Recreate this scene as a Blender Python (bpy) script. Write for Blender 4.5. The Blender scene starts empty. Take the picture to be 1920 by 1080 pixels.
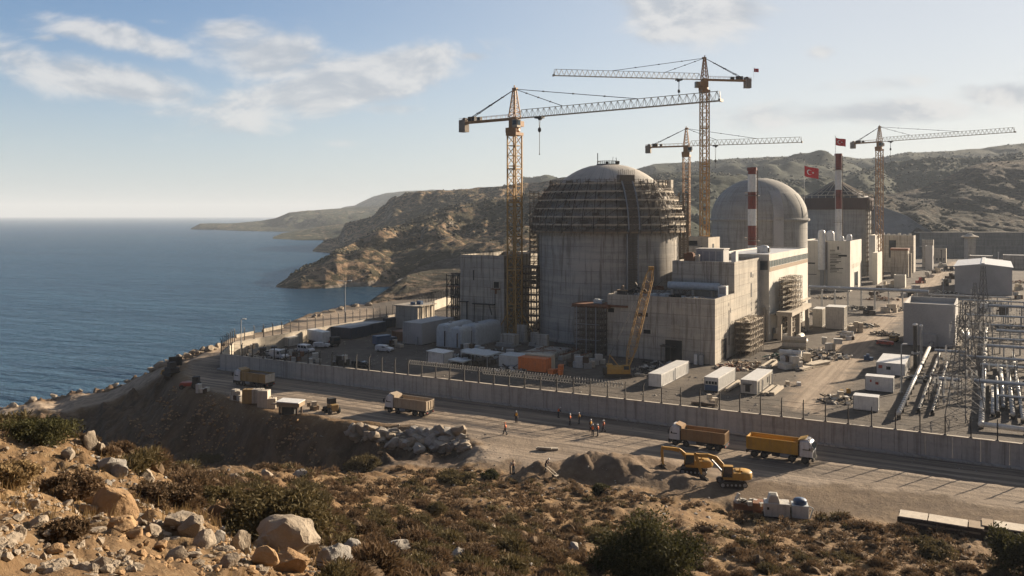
import bpy, bmesh, math, random
import numpy as np
from mathutils import Vector, Matrix
R = random.Random(11)
RS = np.random.RandomState(5)
scene = bpy.context.scene
COL = scene.collection
F, CX, HY, CZ = 1600.0, 960.0, 403.0, 36.0      # lens and eye height worked out from the photograph (metres)
SEA = -12.0
def G(px, py, z=0.0):
    Y = (CZ - z) * F / (py - HY)
    return Vector(((px - CX) / F * Y, Y, z))
def P(px, py, Y):
    return Vector(((px - CX) / F * Y, Y, CZ - (py - HY) / F * Y))
U2 = Vector((0.49, 0.8717, 0)); V2 = Vector((0.8717, -0.49, 0))   # the plant's own axes: U away, V to the right
RZ = math.atan2(V2.y, V2.x)                       # local x = V, local y = U
C0 = Vector((48.6, 204.3, 0))
def PL(b, a, z=0.0):
    return C0 + V2 * b + U2 * a + Vector((0, 0, z))
# ------------------------------------------------------------------ mesh builder
class MB:
    def __init__(s): s.v = []; s.f = []; s.m = []; s.mi = 0
    def add(s, vs, fs):
        o = len(s.v); s.v += [tuple(v) for v in vs]
        s.f += [tuple(i + o for i in f) for f in fs]; s.m += [s.mi] * len(fs); return s
    def box(s, x0, x1, y0, y1, z0, z1):
        return s.add([(x0,y0,z0),(x1,y0,z0),(x1,y1,z0),(x0,y1,z0),(x0,y0,z1),(x1,y0,z1),(x1,y1,z1),(x0,y1,z1)],
            [(0,3,2,1),(4,5,6,7),(0,1,5,4),(1,2,6,5),(2,3,7,6),(3,0,4,7)])
    def cbox(s, cx, cy, cz, sx, sy, sz, rz=0.0, tilt=0.0):
        M = Matrix.Translation((cx,cy,cz)) @ Matrix.Rotation(rz,4,'Z') @ Matrix.Rotation(tilt,4,'Y')
        c = [(-1,-1,-1),(1,-1,-1),(1,1,-1),(-1,1,-1),(-1,-1,1),(1,-1,1),(1,1,1),(-1,1,1)]
        return s.add([M @ Vector((a*sx/2,b*sy/2,d*sz/2)) for a,b,d in c],
            [(0,3,2,1),(4,5,6,7),(0,1,5,4),(1,2,6,5),(2,3,7,6),(3,0,4,7)])
    def bar(s, p, q, w, h=None):
        h = h or w; p = Vector(p); q = Vector(q); d = q - p
        if d.length < 1e-6: return s
        d.normalize(); u = Vector((0,0,1)) if abs(d.z) < .95 else Vector((1,0,0))
        a = d.cross(u).normalized(); b = a.cross(d)
        a *= w/2; b *= h/2
        return s.add([p-a-b,p+a-b,p+a+b,p-a+b,q-a-b,q+a-b,q+a+b,q-a+b],
            [(0,1,2,3),(7,6,5,4),(0,4,5,1),(1,5,6,2),(2,6,7,3),(3,7,4,0)])
    def tube(s, p, q, r, n=8, r2=None, cap=True):
        r2 = r if r2 is None else r2; p = Vector(p); q = Vector(q); d = (q-p)
        if d.length < 1e-6: return s
        d.normalize(); u = Vector((0,0,1)) if abs(d.z) < .95 else Vector((1,0,0))
        a = d.cross(u).normalized(); b = a.cross(d); vs = []
        for c, rr in ((p,r),(q,r2)):
            vs += [c + a*(rr*math.cos(2*math.pi*i/n)) + b*(rr*math.sin(2*math.pi*i/n)) for i in range(n)]
        fs = [(i, i+n, (i+1)%n+n, (i+1)%n) for i in range(n)]
        if cap: fs += [tuple(range(n)), tuple(range(2*n-1,n-1,-1))]
        return s.add(vs, fs)
    def path(s, pts, r, n=6):
        for a, b in zip(pts[:-1], pts[1:]): s.tube(a, b, r, n)
        return s
    def prism(s, poly, z0, z1):
        n = len(poly)
        return s.add([(x,y,z0) for x,y in poly]+[(x,y,z1) for x,y in poly],
            [tuple(range(n-1,-1,-1)), tuple(range(n,2*n))]+[(i,(i+1)%n,(i+1)%n+n,i+n) for i in range(n)])
    def xprism(s, poly, x0, x1):        # poly in (y,z)
        n = len(poly)
        return s.add([(x0,y,z) for y,z in poly]+[(x1,y,z) for y,z in poly],
            [tuple(range(n-1,-1,-1)), tuple(range(n,2*n))]+[(i,(i+1)%n,(i+1)%n+n,i+n) for i in range(n)])
    def yprism(s, poly, y0, y1):        # poly in (x,z)
        n = len(poly)
        return s.add([(x,y0,z) for x,z in poly]+[(x,y1,z) for x,z in poly],
            [tuple(range(n)), tuple(range(2*n-1,n-1,-1))]+[(i,i+n,(i+1)%n+n,(i+1)%n) for i in range(n)])
    def lathe(s, prof, n=48, c=(0,0,0), a0=0.0, a1=2*math.pi):
        full = abs(a1-a0-2*math.pi) < 1e-6; k = n if full else n+1; vs = []
        for r, z in prof:
            for i in range(k):
                t = a0+(a1-a0)*i/n
                vs.append((c[0]+r*math.cos(t), c[1]+r*math.sin(t), c[2]+z))
        fs = []
        for j in range(len(prof)-1):
            for i in range(n):
                i2 = (i+1) % k
                fs.append((j*k+i, j*k+i2, (j+1)*k+i2, (j+1)*k+i))
        return s.add(vs, fs)
    def sphere(s, c, rx, ry=None, rz=None, n=10, m=6):
        ry = ry or rx; rz = rz or rx
        pr = [(max(1e-3, math.cos(-math.pi/2+math.pi*j/m)), math.sin(-math.pi/2+math.pi*j/m)) for j in range(m+1)]
        o = len(s.v); s.lathe(pr, n)
        for i in range(o, len(s.v)):
            x,y,z = s.v[i]; s.v[i] = (c[0]+x*rx, c[1]+y*ry, c[2]+z*rz)
        return s
    def build(s, name, mat, parent=None, smooth=False, bevel=0.0):
        me = bpy.data.meshes.new(name); me.from_pydata(s.v, [], s.f)
        mats = mat if isinstance(mat, (list, tuple)) else [mat]
        for m in mats: me.materials.append(m)
        if len(mats) > 1: me.polygons.foreach_set('material_index', s.m)
        if smooth: me.polygons.foreach_set('use_smooth', [True]*len(me.polygons))
        me.update()
        o = bpy.data.objects.new(name, me); COL.objects.link(o)
        if parent is not None: o.parent = parent
        if bevel:
            b = o.modifiers.new('b', 'BEVEL'); b.width = bevel; b.segments = 2; b.limit_method = 'ANGLE'
        return o
def np_mesh(name, verts, faces, mat, parent=None, smooth=True):
    me = bpy.data.meshes.new(name); nv, nf = len(verts), len(faces); k = faces.shape[1]
    me.vertices.add(nv); me.vertices.foreach_set('co', np.asarray(verts, np.float32).ravel())
    me.loops.add(nf*k); me.loops.foreach_set('vertex_index', np.asarray(faces, np.int32).ravel())
    me.polygons.add(nf); me.polygons.foreach_set('loop_start', np.arange(0, nf*k, k, dtype=np.int32))
    me.polygons.foreach_set('loop_total', np.full(nf, k, np.int32))
    me.polygons.foreach_set('use_smooth', np.full(nf, smooth))
    me.materials.append(mat); me.update(calc_edges=True)
    o = bpy.data.objects.new(name, me); COL.objects.link(o)
    if parent is not None: o.parent = parent
    return o
def tag(o, label=None, cat=None, group=None, kind=None):
    if label: o['label'] = label
    if cat: o['category'] = cat
    if group: o['group'] = group
    if kind: o['kind'] = kind
    return o
def thing(name, label, cat, loc=(0,0,0), rz=0.0, group=None):
    o = bpy.data.objects.new(name, None); COL.objects.link(o)
    o.location = loc; o.rotation_euler = (0,0,rz); o.empty_display_size = .3
    return tag(o, label, cat, group)
def copy_tree(o, parent=None):
    kids = [c for c in bpy.data.objects if c.parent == o]
    c = o.copy(); COL.objects.link(c)
    if parent is not None: c.parent = parent
    for k in kids: copy_tree(k, c)
    return c
def again(o, label, loc, rz=0.0, group=None, scale=None):
    c = copy_tree(o); c.location = loc; c.rotation_euler = (0,0,rz)
    if scale: c.scale = (scale,)*3 if not isinstance(scale, tuple) else scale
    c['label'] = label
    if group: c['group'] = group
    return c
# ------------------------------------------------------------------ numpy noise
def _h(ix, iy, seed):
    n = (ix.astype(np.int64)*374761393 + iy.astype(np.int64)*668265263 + seed*974634777) & 0x7fffffff
    n = ((n ^ (n >> 13)) * 1274126177) & 0x7fffffff
    return ((n ^ (n >> 16)) & 0xffff) / 65535.0
def vn(x, y, seed=0):
    x = np.asarray(x, float); y = np.asarray(y, float)
    ix = np.floor(x); iy = np.floor(y); fx = x-ix; fy = y-iy
    fx = fx*fx*fx*(fx*(fx*6-15)+10); fy = fy*fy*fy*(fy*(fy*6-15)+10)
    a = _h(ix,iy,seed); b = _h(ix+1,iy,seed); c = _h(ix,iy+1,seed); d = _h(ix+1,iy+1,seed)
    return (a+(b-a)*fx+(c-a)*fy+(a-b-c+d)*fx*fy)*2-1
def fbm(x, y, seed=0, o=4, gain=.5):
    s = 0; a = 1.0; f = 1.0
    for k in range(o):
        ca, sa = math.cos(k*.9), math.sin(k*.9)
        s = s + a*vn((x*ca-y*sa)*f+17.3*k, (x*sa+y*ca)*f-9.1*k, seed+k); a *= gain; f *= 2.03
    return s
def ridged(x, y, seed=0, o=4):
    s = 0; a = 1.0; f = 1.0
    for k in range(o):
        s = s + a*(1-np.abs(vn(x*f+5.2*k, y*f+3.7*k, seed+k))*2); a *= .5; f *= 2.1
    return s
def sstep(a, b, x):
    t = np.clip((x-a)/(b-a), 0, 1); return t*t*(3-2*t)
def poly_sd(x, y, poly):          # signed distance, positive inside
    x = np.asarray(x, float); y = np.asarray(y, float)
    d = np.full(x.shape, 1e18); ins = np.zeros(x.shape, bool); n = len(poly)
    for i in range(n):
        ax, ay = poly[i][0], poly[i][1]; bx, by = poly[(i+1)%n][0], poly[(i+1)%n][1]
        ex, ey = bx-ax, by-ay; wx, wy = x-ax, y-ay
        t = np.clip((wx*ex+wy*ey)/(ex*ex+ey*ey+1e-12), 0, 1)
        d = np.minimum(d, (wx-ex*t)**2+(wy-ey*t)**2)
        c = ((ay > y) != (by > y))
        xx = ax+(y-ay)*ex/(ey if abs(ey) > 1e-9 else 1e-9)
        ins ^= (c & (x < xx))
    d = np.sqrt(d); return np.where(ins, d, -d)
# ------------------------------------------------------------------ node helpers
class NT:
    def __init__(s, tree): s.t = tree; s.L = tree.links
    def n(s, typ, **kw):
        nd = s.t.nodes.new(typ)
        for k, v in kw.items(): setattr(nd, k, v)
        return nd
    def put(s, sock, v):
        if v is None: return
        if hasattr(v, 'is_linked') or isinstance(v, bpy.types.NodeSocket): s.L.new(v, sock)
        elif isinstance(v, (tuple, list)):
            sock.default_value = tuple(v)+((1.0,) if len(v) == 3 and len(sock.default_value) == 4 else ())
        else: sock.default_value = v
    def m(s, op, a, b=None, c=None):
        nd = s.n('ShaderNodeMath', operation=op)
        for i, v in enumerate((a, b, c)):
            if v is not None: s.put(nd.inputs[i], v)
        return nd.outputs[0]
    def mix(s, f, a, b, blend='MIX'):
        nd = s.n('ShaderNodeMix', data_type='RGBA', blend_type=blend)
        s.put(nd.inputs[0], f); s.put(nd.inputs[6], a); s.put(nd.inputs[7], b); return nd.outputs[2]
    def noise(s, vec, scale, detail=4, rough=.55, dist=0.0):
        nd = s.n('ShaderNodeTexNoise'); s.put(nd.inputs['Vector'], vec)
        nd.inputs['Scale'].default_value = scale; nd.inputs['Detail'].default_value = detail
        nd.inputs['Roughness'].default_value = rough; nd.inputs['Distortion'].default_value = dist
        return nd.outputs['Fac']
    def ramp(s, f, lo, hi, a=0.0, b=1.0):
        nd = s.n('ShaderNodeMapRange', interpolation_type='SMOOTHSTEP'); s.put(nd.inputs[0], f)
        for i, v in ((1,lo),(2,hi),(3,a),(4,b)): s.put(nd.inputs[i], v)
        return nd.outputs[0]
    def xyz(s, v):
        nd = s.n('ShaderNodeSeparateXYZ'); s.put(nd.inputs[0], v); return nd.outputs
    def comb(s, x, y, z):
        nd = s.n('ShaderNodeCombineXYZ')
        for i, v in enumerate((x,y,z)): s.put(nd.inputs[i], v)
        return nd.outputs[0]
    def mapv(s, v, scale=(1,1,1), rot=(0,0,0), loc=(0,0,0)):
        nd = s.n('ShaderNodeMapping'); s.put(nd.inputs[0], v)
        nd.inputs['Scale'].default_value = scale; nd.inputs['Rotation'].default_value = rot; nd.inputs['Location'].default_value = loc
        return nd.outputs[0]
    def pos(s): return s.n('ShaderNodeNewGeometry').outputs['Position']
    def obj(s): return s.n('ShaderNodeTexCoord').outputs['Object']
    def attr(s, name): return s.n('ShaderNodeAttribute', attribute_name=name).outputs
    def bump(s, h, strength=.3, dist=.1):
        nd = s.n('ShaderNodeBump'); s.put(nd.inputs['Height'], h)
        nd.inputs['Strength'].default_value = strength; nd.inputs['Distance'].default_value = dist
        return nd.outputs[0]
def new_mat(name):
    m = bpy.data.materials.new(name); m.use_nodes = True
    t = NT(m.node_tree); b = m.node_tree.nodes['Principled BSDF']
    return m, t, b
def paint(name, col, rough=.5, metal=0.0, wear=.35, dirt=(.12,.10,.08), scale=1.2, spec=.4):
    """painted or bare surface, unevenly faded and dusty"""
    m, t, b = new_mat(name); o = t.obj()
    n1 = t.noise(o, scale, 5, .6); n2 = t.noise(o, scale*9, 3, .6)
    streak = t.noise(t.mapv(o, (scale*3, scale*3, scale*.25)), 1.0, 4, .6)
    c = t.mix(t.ramp(n1, .35, .7), col, tuple(min(1, k*.82) for k in col))
    f = t.m('MULTIPLY', t.ramp(t.m('ADD', t.m('MULTIPLY', streak, .7), t.m('MULTIPLY', n2, .3)), .45, .75), wear)
    c = t.mix(f, c, dirt)
    t.put(b.inputs['Base Color'], c); b.inputs['Metallic'].default_value = metal
    b.inputs['Specular IOR Level'].default_value = spec
    t.put(b.inputs['Roughness'], t.ramp(n2, .2, .8, max(.05, rough-.12), min(1, rough+.15)))
    return m
def concrete(name, col, panel=(3.2, 2.4), line=.035, stain=.55, cyl=0.0, dark=.35):
    """cast concrete: formwork joints, tone that differs from pour to pour, runs of water stain"""
    m, t, b = new_mat(name); o = t.obj(); x, y, z = t.xyz(o)
    if cyl: h = t.m('MULTIPLY', t.m('ARCTAN2', y, x), cyl)
    else: h = t.m('ADD', x, y)
    uv = t.comb(h, z, 0.0)
    br = t.n('ShaderNodeTexBrick'); t.put(br.inputs['Vector'], uv); br.offset = 0.0; br.inputs['Scale'].default_value = 1.0
    br.inputs['Brick Width'].default_value = panel[0]; br.inputs['Row Height'].default_value = panel[1]
    br.inputs['Mortar Size'].default_value = line; br.inputs['Mortar Smooth'].default_value = .3
    br.inputs['Color1'].default_value = (.0,.0,.0,1); br.inputs['Color2'].default_value = (1,1,1,1); br.inputs['Mortar'].default_value = (.5,.5,.5,1)
    big = t.noise(t.comb(h, t.m('MULTIPLY', z, .8), t.m('MULTIPLY', y, .13)), .09, 5, .6)
    band = t.noise(t.comb(t.m('MULTIPLY', h, .035), t.m('MULTIPLY', z, .55), 0.0), 1.0, 4, .6)
    streak = t.noise(t.comb(t.m('MULTIPLY', h, .9), t.m('MULTIPLY', z, .06), 0.0), 1.0, 5, .7)
    blot = t.noise(t.comb(h, z, 0.0), .42, 6, .72); fine = t.noise(o, 2.6, 5, .65)
    c = t.mix(t.m('MULTIPLY', br.outputs['Color'], min(1, stain*1.3)), col, tuple(k*.74 for k in col))
    c = t.mix(t.ramp(big, .38, .64, 0, .8), c, tuple(k*.68 for k in col))
    c = t.mix(t.ramp(band, .42, .62, 0, stain*1.1), c, (col[0]*1.18, col[1]*1.15, col[2]*1.10))
    c = t.mix(t.ramp(fine, .4, .75, 0, .4), c, tuple(min(1,k*1.25) for k in col))
    c = t.mix(t.m('MULTIPLY', t.ramp(streak, .47, .66), stain*1.35), c, (col[0]*dark*1.05, col[1]*dark*.96, col[2]*dark*.88))
    c = t.mix(t.ramp(blot, .56, .72, 0, stain*1.1), c, (col[0]*.48, col[1]*.46, col[2]*.43))
    c = t.mix(t.m('MULTIPLY', t.ramp(br.outputs['Fac'], .0, .6), t.ramp(blot, .34, .58, .12, .8)), c, tuple(k*.42 for k in col))
    t.put(b.inputs['Base Color'], c); b.inputs['Roughness'].default_value = .88; b.inputs['Specular IOR Level'].default_value = .25
    t.put(b.inputs['Normal'], t.bump(t.m('SUBTRACT', t.m('MULTIPLY', fine, .5), t.m('MULTIPLY', br.outputs['Fac'], .5)), .5, .06))
    return m
def plain(name, col, rough=.6, metal=0.0):
    m, t, b = new_mat(name); o = t.obj()
    n = t.noise(o, 3.0, 4, .6)
    t.put(b.inputs['Base Color'], t.mix(t.ramp(n, .3, .7), col, tuple(k*.75 for k in col)))
    b.inputs['Roughness'].default_value = rough; b.inputs['Metallic'].default_value = metal
    return m
# ------------------------------------------------------------------ camera, sun, sky
cam_d = bpy.data.cameras.new('camera'); cam = bpy.data.objects.new('camera', cam_d); COL.objects.link(cam)
cam.location = (0, 0, CZ); cam.rotation_euler = (math.pi/2, 0, 0)
cam_d.sensor_width = 36; cam_d.lens = 36*F/1920; cam_d.shift_y = -(540-HY)/1920
cam_d.clip_start = .5; cam_d.clip_end = 60000; scene.camera = cam
SUN_EL = math.radians(18.5); SUN_AZ = math.radians(54)          # right of straight ahead
sun_dir = Vector((math.sin(SUN_AZ)*math.cos(SUN_EL), math.cos(SUN_AZ)*math.cos(SUN_EL), math.sin(SUN_EL)))
sl = bpy.data.lights.new('sun', 'SUN'); sl.energy = 5.0; sl.angle = math.radians(.5); sl.color = (1, .83, .63)
so = bpy.data.objects.new('sun', sl); COL.objects.link(so)
so.rotation_euler = (-sun_dir).to_track_quat('-Z', 'Y').to_euler(); so.location = (60, 60, 120)
w = bpy.data.worlds.new('World'); scene.world = w; w.use_nodes = True
t = NT(w.node_tree); bg = w.node_tree.nodes['Background']
sky = t.n('ShaderNodeTexSky', sky_type='NISHITA'); sky.sun_disc = False
sky.sun_elevation = SUN_EL; sky.sun_rotation = SUN_AZ
sky.altitude = 40; sky.air_density = 1.0; sky.dust_density = 0.7; sky.ozone_density = 1.5
d = t.n('ShaderNodeTexCoord').outputs['Generated']; dx, dy, dz = t.xyz(d)
yy = t.m('MAXIMUM', dy, .05); u = t.m('DIVIDE', dx, yy); v = t.m('DIVIDE', dz, yy)
def blob(px, py, rx, ry, rot, amp):
    cx, cy = (px-CX)/F, (HY-py)/F; rx *= 1.15/F; ry *= 1.35/F; r = math.radians(rot)
    a = t.m('SUBTRACT', u, cx); b = t.m('SUBTRACT', v, cy)
    p = t.m('DIVIDE', t.m('ADD', t.m('MULTIPLY', a, math.cos(r)), t.m('MULTIPLY', b, math.sin(r))), rx)
    q = t.m('DIVIDE', t.m('SUBTRACT', t.m('MULTIPLY', b, math.cos(r)), t.m('MULTIPLY', a, math.sin(r))), ry)
    e = t.m('ADD', t.m('MULTIPLY', p, p), t.m('MULTIPLY', q, q))
    return t.m('MULTIPLY', t.m('EXPONENT', t.m('MULTIPLY', e, -1.0)), amp)
blobs = [(640,160,230,42,12,1),(500,110,150,46,-12,.85),(790,110,95,24,10,.8),(235,72,130,24,-11,.9),(190,150,180,34,-10,.95),(440,60,90,26,0,.75),
         (350,205,140,16,3,.5),(720,205,90,12,0,.6),(1310,22,150,40,-4,1.15),(1230,60,60,18,0,.6),(1535,97,40,14,0,.7),(1650,212,280,20,3,.8),
         (1890,178,110,22,0,1),(1820,165,50,12,0,.7),(1480,215,220,24,0,.55),(650,268,60,9,0,.5),(880,106,40,10,0,.7),(90,72,30,8,0,.5),
         (300,42,40,9,0,.5),(1750,150,250,14,4,.45)]
dens = None
for bl in blobs:
    e = blob(*bl); dens = e if dens is None else t.m('MAXIMUM', dens, e)
sv = t.comb(u, t.m('MULTIPLY', v, 2.1), 0.0)
n1 = t.noise(sv, 7.5, 9, .60, .35); n1b = t.noise(t.mapv(sv, loc=(.012, .022, 0)), 7.5, 9, .60, .35)
n2 = t.noise(sv, 22, 6, .6, .2)
field = t.m('ADD', t.m('MULTIPLY', dens, .80), t.m('ADD', t.m('MULTIPLY', n1, 1.25), t.m('MULTIPLY', n2, .22)))
cov = t.ramp(field, .93, 1.32)
upper = t.ramp(t.m('SUBTRACT', n1, n1b), -.10, .10)             # sunlit edges against greyer bellies
gray = t.ramp(u, .1, .6, 1.0, .78)
ccol = t.mix(upper, (4.6, 4.9, 5.3), (7.1, 7.0, 6.9))
haze_band = t.ramp(v, .0, .16, .5, 0.0)
hs = t.n('ShaderNodeHueSaturation'); hs.inputs['Saturation'].default_value = .86; t.put(hs.inputs['Color'], sky.outputs[0])
graded = t.mix(1.0, hs.outputs[0], t.mix(t.ramp(u, -.5, .45), (.66,.92,1.22), (.90,.96,1.06)), 'MULTIPLY')
graded = t.mix(t.ramp(u, .05, .7), graded, t.mix(1.0, graded, (.72,.74,.78), 'MULTIPLY'))
veil = t.mix(t.ramp(u, -.5, .4), (5.9, 6.3, 6.5), (7.9, 7.7, 7.3))
base = t.mix(t.ramp(v, -.01, .25, .72, t.ramp(u, -.6, .5, .04, .5)), graded, veil)      # thin high veil, thicker low down
final = t.mix(t.m('MULTIPLY', cov, .80), base, ccol)
final = t.mix(t.ramp(dy, -.25, .45, 1.0, 0.0), final, t.mix(1.0, final, (.24,.28,.36), 'MULTIPLY'))      # unseen sky behind the view, dimmed to weaken fill on shaded faces
final = t.mix(1.0, final, (.85,.85,.85), 'MULTIPLY')
w.node_tree.links.new(final, bg.inputs['Color']); bg.inputs['Strength'].default_value = .05
scene.view_settings.view_transform = 'Standard'; scene.view_settings.look = 'None'
scene.view_settings.exposure = 1.35; scene.view_settings.gamma = 1
scene.render.engine = 'CYCLES'; scene.cycles.use_denoising = True
scene.cycles.max_bounces = 5; scene.cycles.diffuse_bounces = 2; scene.cycles.glossy_bounces = 2; scene.cycles.volume_bounces = 0
scene.cycles.transparent_max_bounces = 8; scene.cycles.sample_clamp_indirect = 4
# ------------------------------------------------------------------ land
def g2(px, py, z=0): p = G(px, py, z); return (p.x, p.y)
PLAT = [g2(345,684),g2(338,705),g2(352,727),g2(420,748),g2(462,768),g2(535,783),g2(615,795),g2(690,799),g2(760,801),g2(830,812),g2(872,821),g2(893,846),
        g2(880,880),g2(960,889),g2(1000,894),g2(1040,905),g2(1130,918),g2(1250,928),g2(1380,952),g2(1560,970),g2(1680,992),g2(1925,1012),(130,94),(260,80),(500,60),(900,60),(900,900),
        (60,900),(20,600),(-8,430),(-38,385),(-57,350),(-65,341),(-74,311),(-75,270),(-82,248),(-81,233)]
CPX = [(-150,775,42),(0,795,44),(80,808,45),(150,850,47),(230,868,52),(290,885,58),(360,882,68),(430,886,80),(520,888,93),(600,886,106),(680,889,114),(740,892,120),
    (0,1080,11),(0,950,20),(0,870,32),(150,1080,11.5),(150,950,22),(300,1080,13),(300,980,22),(300,930,34),(450,1080,16),(450,1000,26),(450,930,52),
    (600,1080,22),(600,1000,42),(600,930,74),(750,1080,36),(750,1000,58),(750,930,90),(900,1080,44),(900,1000,66),(900,930,98),(900,897,113),
    (1050,1080,50),(1050,1000,75),(1050,940,100),(1200,1080,55),(1200,1000,82),(1200,950,100),(1400,1080,62),(1400,1010,84),(1400,968,100),
    (1600,1080,68),(1600,1020,84),(1600,985,97),(1800,1080,75),(1800,1030,88),(1920,1080,79),(1920,1035,90),(2100,1080,82),(2300,1050,90),
    (1000,900,114),(970,880,121)]
CPW = [(0,2,33.9),(8,12,28.5),(20,25,23),(40,40,14.5),(60,50,8),(-20,10,33),(-40,15,34),(-60,40,28),(-80,70,20),(-110,100,2),(100,60,3),(150,60,1),(300,40,0),
    (-99,222.6,-7),(-108.6,214.5,-8.5),(-116,207,-9.5),(-121,201.6,-10),(-90,219,-3),(-100,210.5,-9),(-105,200.5,-10),(-116.5,194,-11),
    (-85.5,192.7,-7),(-74.7,168,-10.2),(-66.6,169,-6),(-57,163,-4.5),(-55,157.5,-9.1),(-40,146,-3),(-39,142.4,-6),(-30,141.8,-3.6),(-22.7,139.6,-3),
    (-10.5,137.8,-1.7),(-13.3,133.3,-1.7),(-16.7,127.6,-1.6),(-70,140,-9),(-60,125,-8.5),(-45,128,-8),(-80,110,-8),(-30,128,-6.5),(-100,150,-10),
    (-95,180,-10.4),(-130,170,-11),(-120,235,-14.5),(-128,222,-15),(-140,212,-15),(-112,248,-15),(-104,264,-15),(-96,292,-15),(-92,322,-15),(-82,354,-15),(-70,372,-15),(-50,400,-15),(-35,450,-15),
    (-160,190,-15),(-180,150,-16),(-190,100,-14),(-10,620,-15),(30,920,-15)]
cp = [tuple(P(*c)) for c in CPX] + CPW
for i in range(len(PLAT)):
    a, b = PLAT[i], PLAT[(i+1) % len(PLAT)]; L = math.dist(a, b); k = max(1, int(L/9)) if L < 60 else 8
    for j in range(k): cp.append((a[0]+(b[0]-a[0])*j/k, a[1]+(b[1]-a[1])*j/k, 0.0))
cp = np.array(cp)
def _q(x, y):
    y = np.maximum(y, 1.0); return np.stack([3.0*x/np.maximum(y, 12), np.log(y)*1.5], -1)
_c = _q(cp[:,0], cp[:,1])
def _phi(a, b): return np.sqrt(((a[:,None,:]-b[None,:,:])**2).sum(-1)+.0004)
_A = _phi(_c, _c); _n = len(_c)
_K = np.block([[_A+np.eye(_n)*1e-4, np.ones((_n,1))],[np.ones((1,_n)), np.zeros((1,1))]])
_w = np.linalg.solve(_K, np.append(cp[:,2], 0))
def rbf(x, y):
    q = _q(x, y); out = np.empty(len(x))
    for i in range(0, len(x), 20000): out[i:i+20000] = _phi(q[i:i+20000], _c) @ _w[:-1] + _w[-1]
    return out
MOUNDS = [(1095,884,7.0,4.5,1.9,0),(1150,896,6,3.5,1.3,0),(1200,878,8,4.5,1.2,0),(1010,897,4.6,3.0,1.9,0),(1235,905,6,3,1.0,0),(1290,912,4.0,2.4,.8,0),(700,800,9,2,.5,0),(480,764,6,2,.9,0),(620,796,8,2,.6,0),(560,786,8,2,.7,0)]
MW = [(G(a,b).x, G(a,b).y, rx, ry, h) for a,b,rx,ry,h,_ in MOUNDS]
def height(x, y, fine=True):
    x = np.asarray(x, float); y = np.asarray(y, float)
    sd = poly_sd(x, y, PLAT)
    z = rbf(x, y); k = sstep(-.5, 2.5, sd); z = z*(1-k)
    out = 1-k; near = sstep(150, 60, y)
    dist = np.sqrt(x*x+y*y)
    steep = out*sstep(125, 140, y)*sstep(0, -20, x); coast = sstep(-5, 1, poly_sd(x, y, COAST)); steep = steep*(1-coast)
    z = z + out*(1-steep)*(fbm(x*.11, y*.11, 3, 3)*.55*sstep(8,40,dist) + fbm(x*.6, y*.6, 9, 4)*.22*sstep(4,16,dist))
    z = z + steep*(ridged(x*.13+y*.06, y*.04-x*.02, 21, 5)*1.25-.9 + fbm(x*.30, y*.30, 8, 5)*1.1)*sstep(-.3,-5,sd)
    z = z + k*(fbm(x*.05, y*.05, 5, 3)*.10 + fbm(x*.5, y*.5, 6, 3)*.035)
    for mx, my, rx, ry, h in MW:
        e = ((x-mx)/rx)**2+((y-my)/ry)**2
        z = z + h*np.exp(-e*1.6)*(1+.34*fbm(x*.42, y*.42, 31, 4)*sstep(3,.2,e))
    if fine: z = z + fbm(x*1.9, y*1.9, 14, 3)*.05*np.clip(1+out*1.2, 0, 3)*sstep(160, 90, dist)
    return z
def hz(x, y): return float(height(np.array([x]), np.array([y]))[0])
def onto(px, py):                   # where a sight line meets the land
    ys = np.geomspace(6, 420, 900); xs = (px-CX)/F*ys; zl = CZ-(py-HY)/F*ys
    zt = height(xs, ys); hit = (zt >= zl)&(zt > SEA+.3)
    if not hit.any(): return onto(px, py+1.5)
    i = int(np.argmax(hit)); return Vector((xs[i], ys[i], zt[i]))
# regions of ground cover
WALL_L = Vector((-68.1, 199.3, 0)); WALL_R = Vector((150.0, 77.6, 0)); WD = (WALL_R-WALL_L).normalized(); WN = Vector((-WD.y*-1, -WD.x, 0))
ROAD = [g2(420,652),g2(413,693),(90,111.5),(150,78),(200,60),(200,40),(140,88),g2(1900,955),g2(1650,915),g2(1420,905),g2(1230,880),g2(1120,862),g2(1010,880),g2(960,868),g2(900,885,-2),g2(700,884,-2.2),g2(700,872,-2.5),
        g2(870,850,-1),g2(893,835),g2(830,812),g2(700,795),g2(560,775),g2(430,742),g2(355,722),g2(345,690)]
TRACK = [g2(1465,760),g2(1530,775),g2(1600,700),g2(1650,640),g2(1700,585),g2(1745,545),g2(1800,492),g2(1785,490),g2(1720,530),g2(1640,590),g2(1560,640),g2(1510,690),g2(1490,725)]
TRACK2 = [(-85,238),(-72,264),(-72,300),(-60,330),(-52,330),(-50,300),(-62,262),(-74,225),(-79,205),(-84,215)]
COAST = [(-79,206),(-90,219),(-99,222),(-116,207),(-125,200),(-122,194),(-104,199),(-92,206)]
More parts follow.
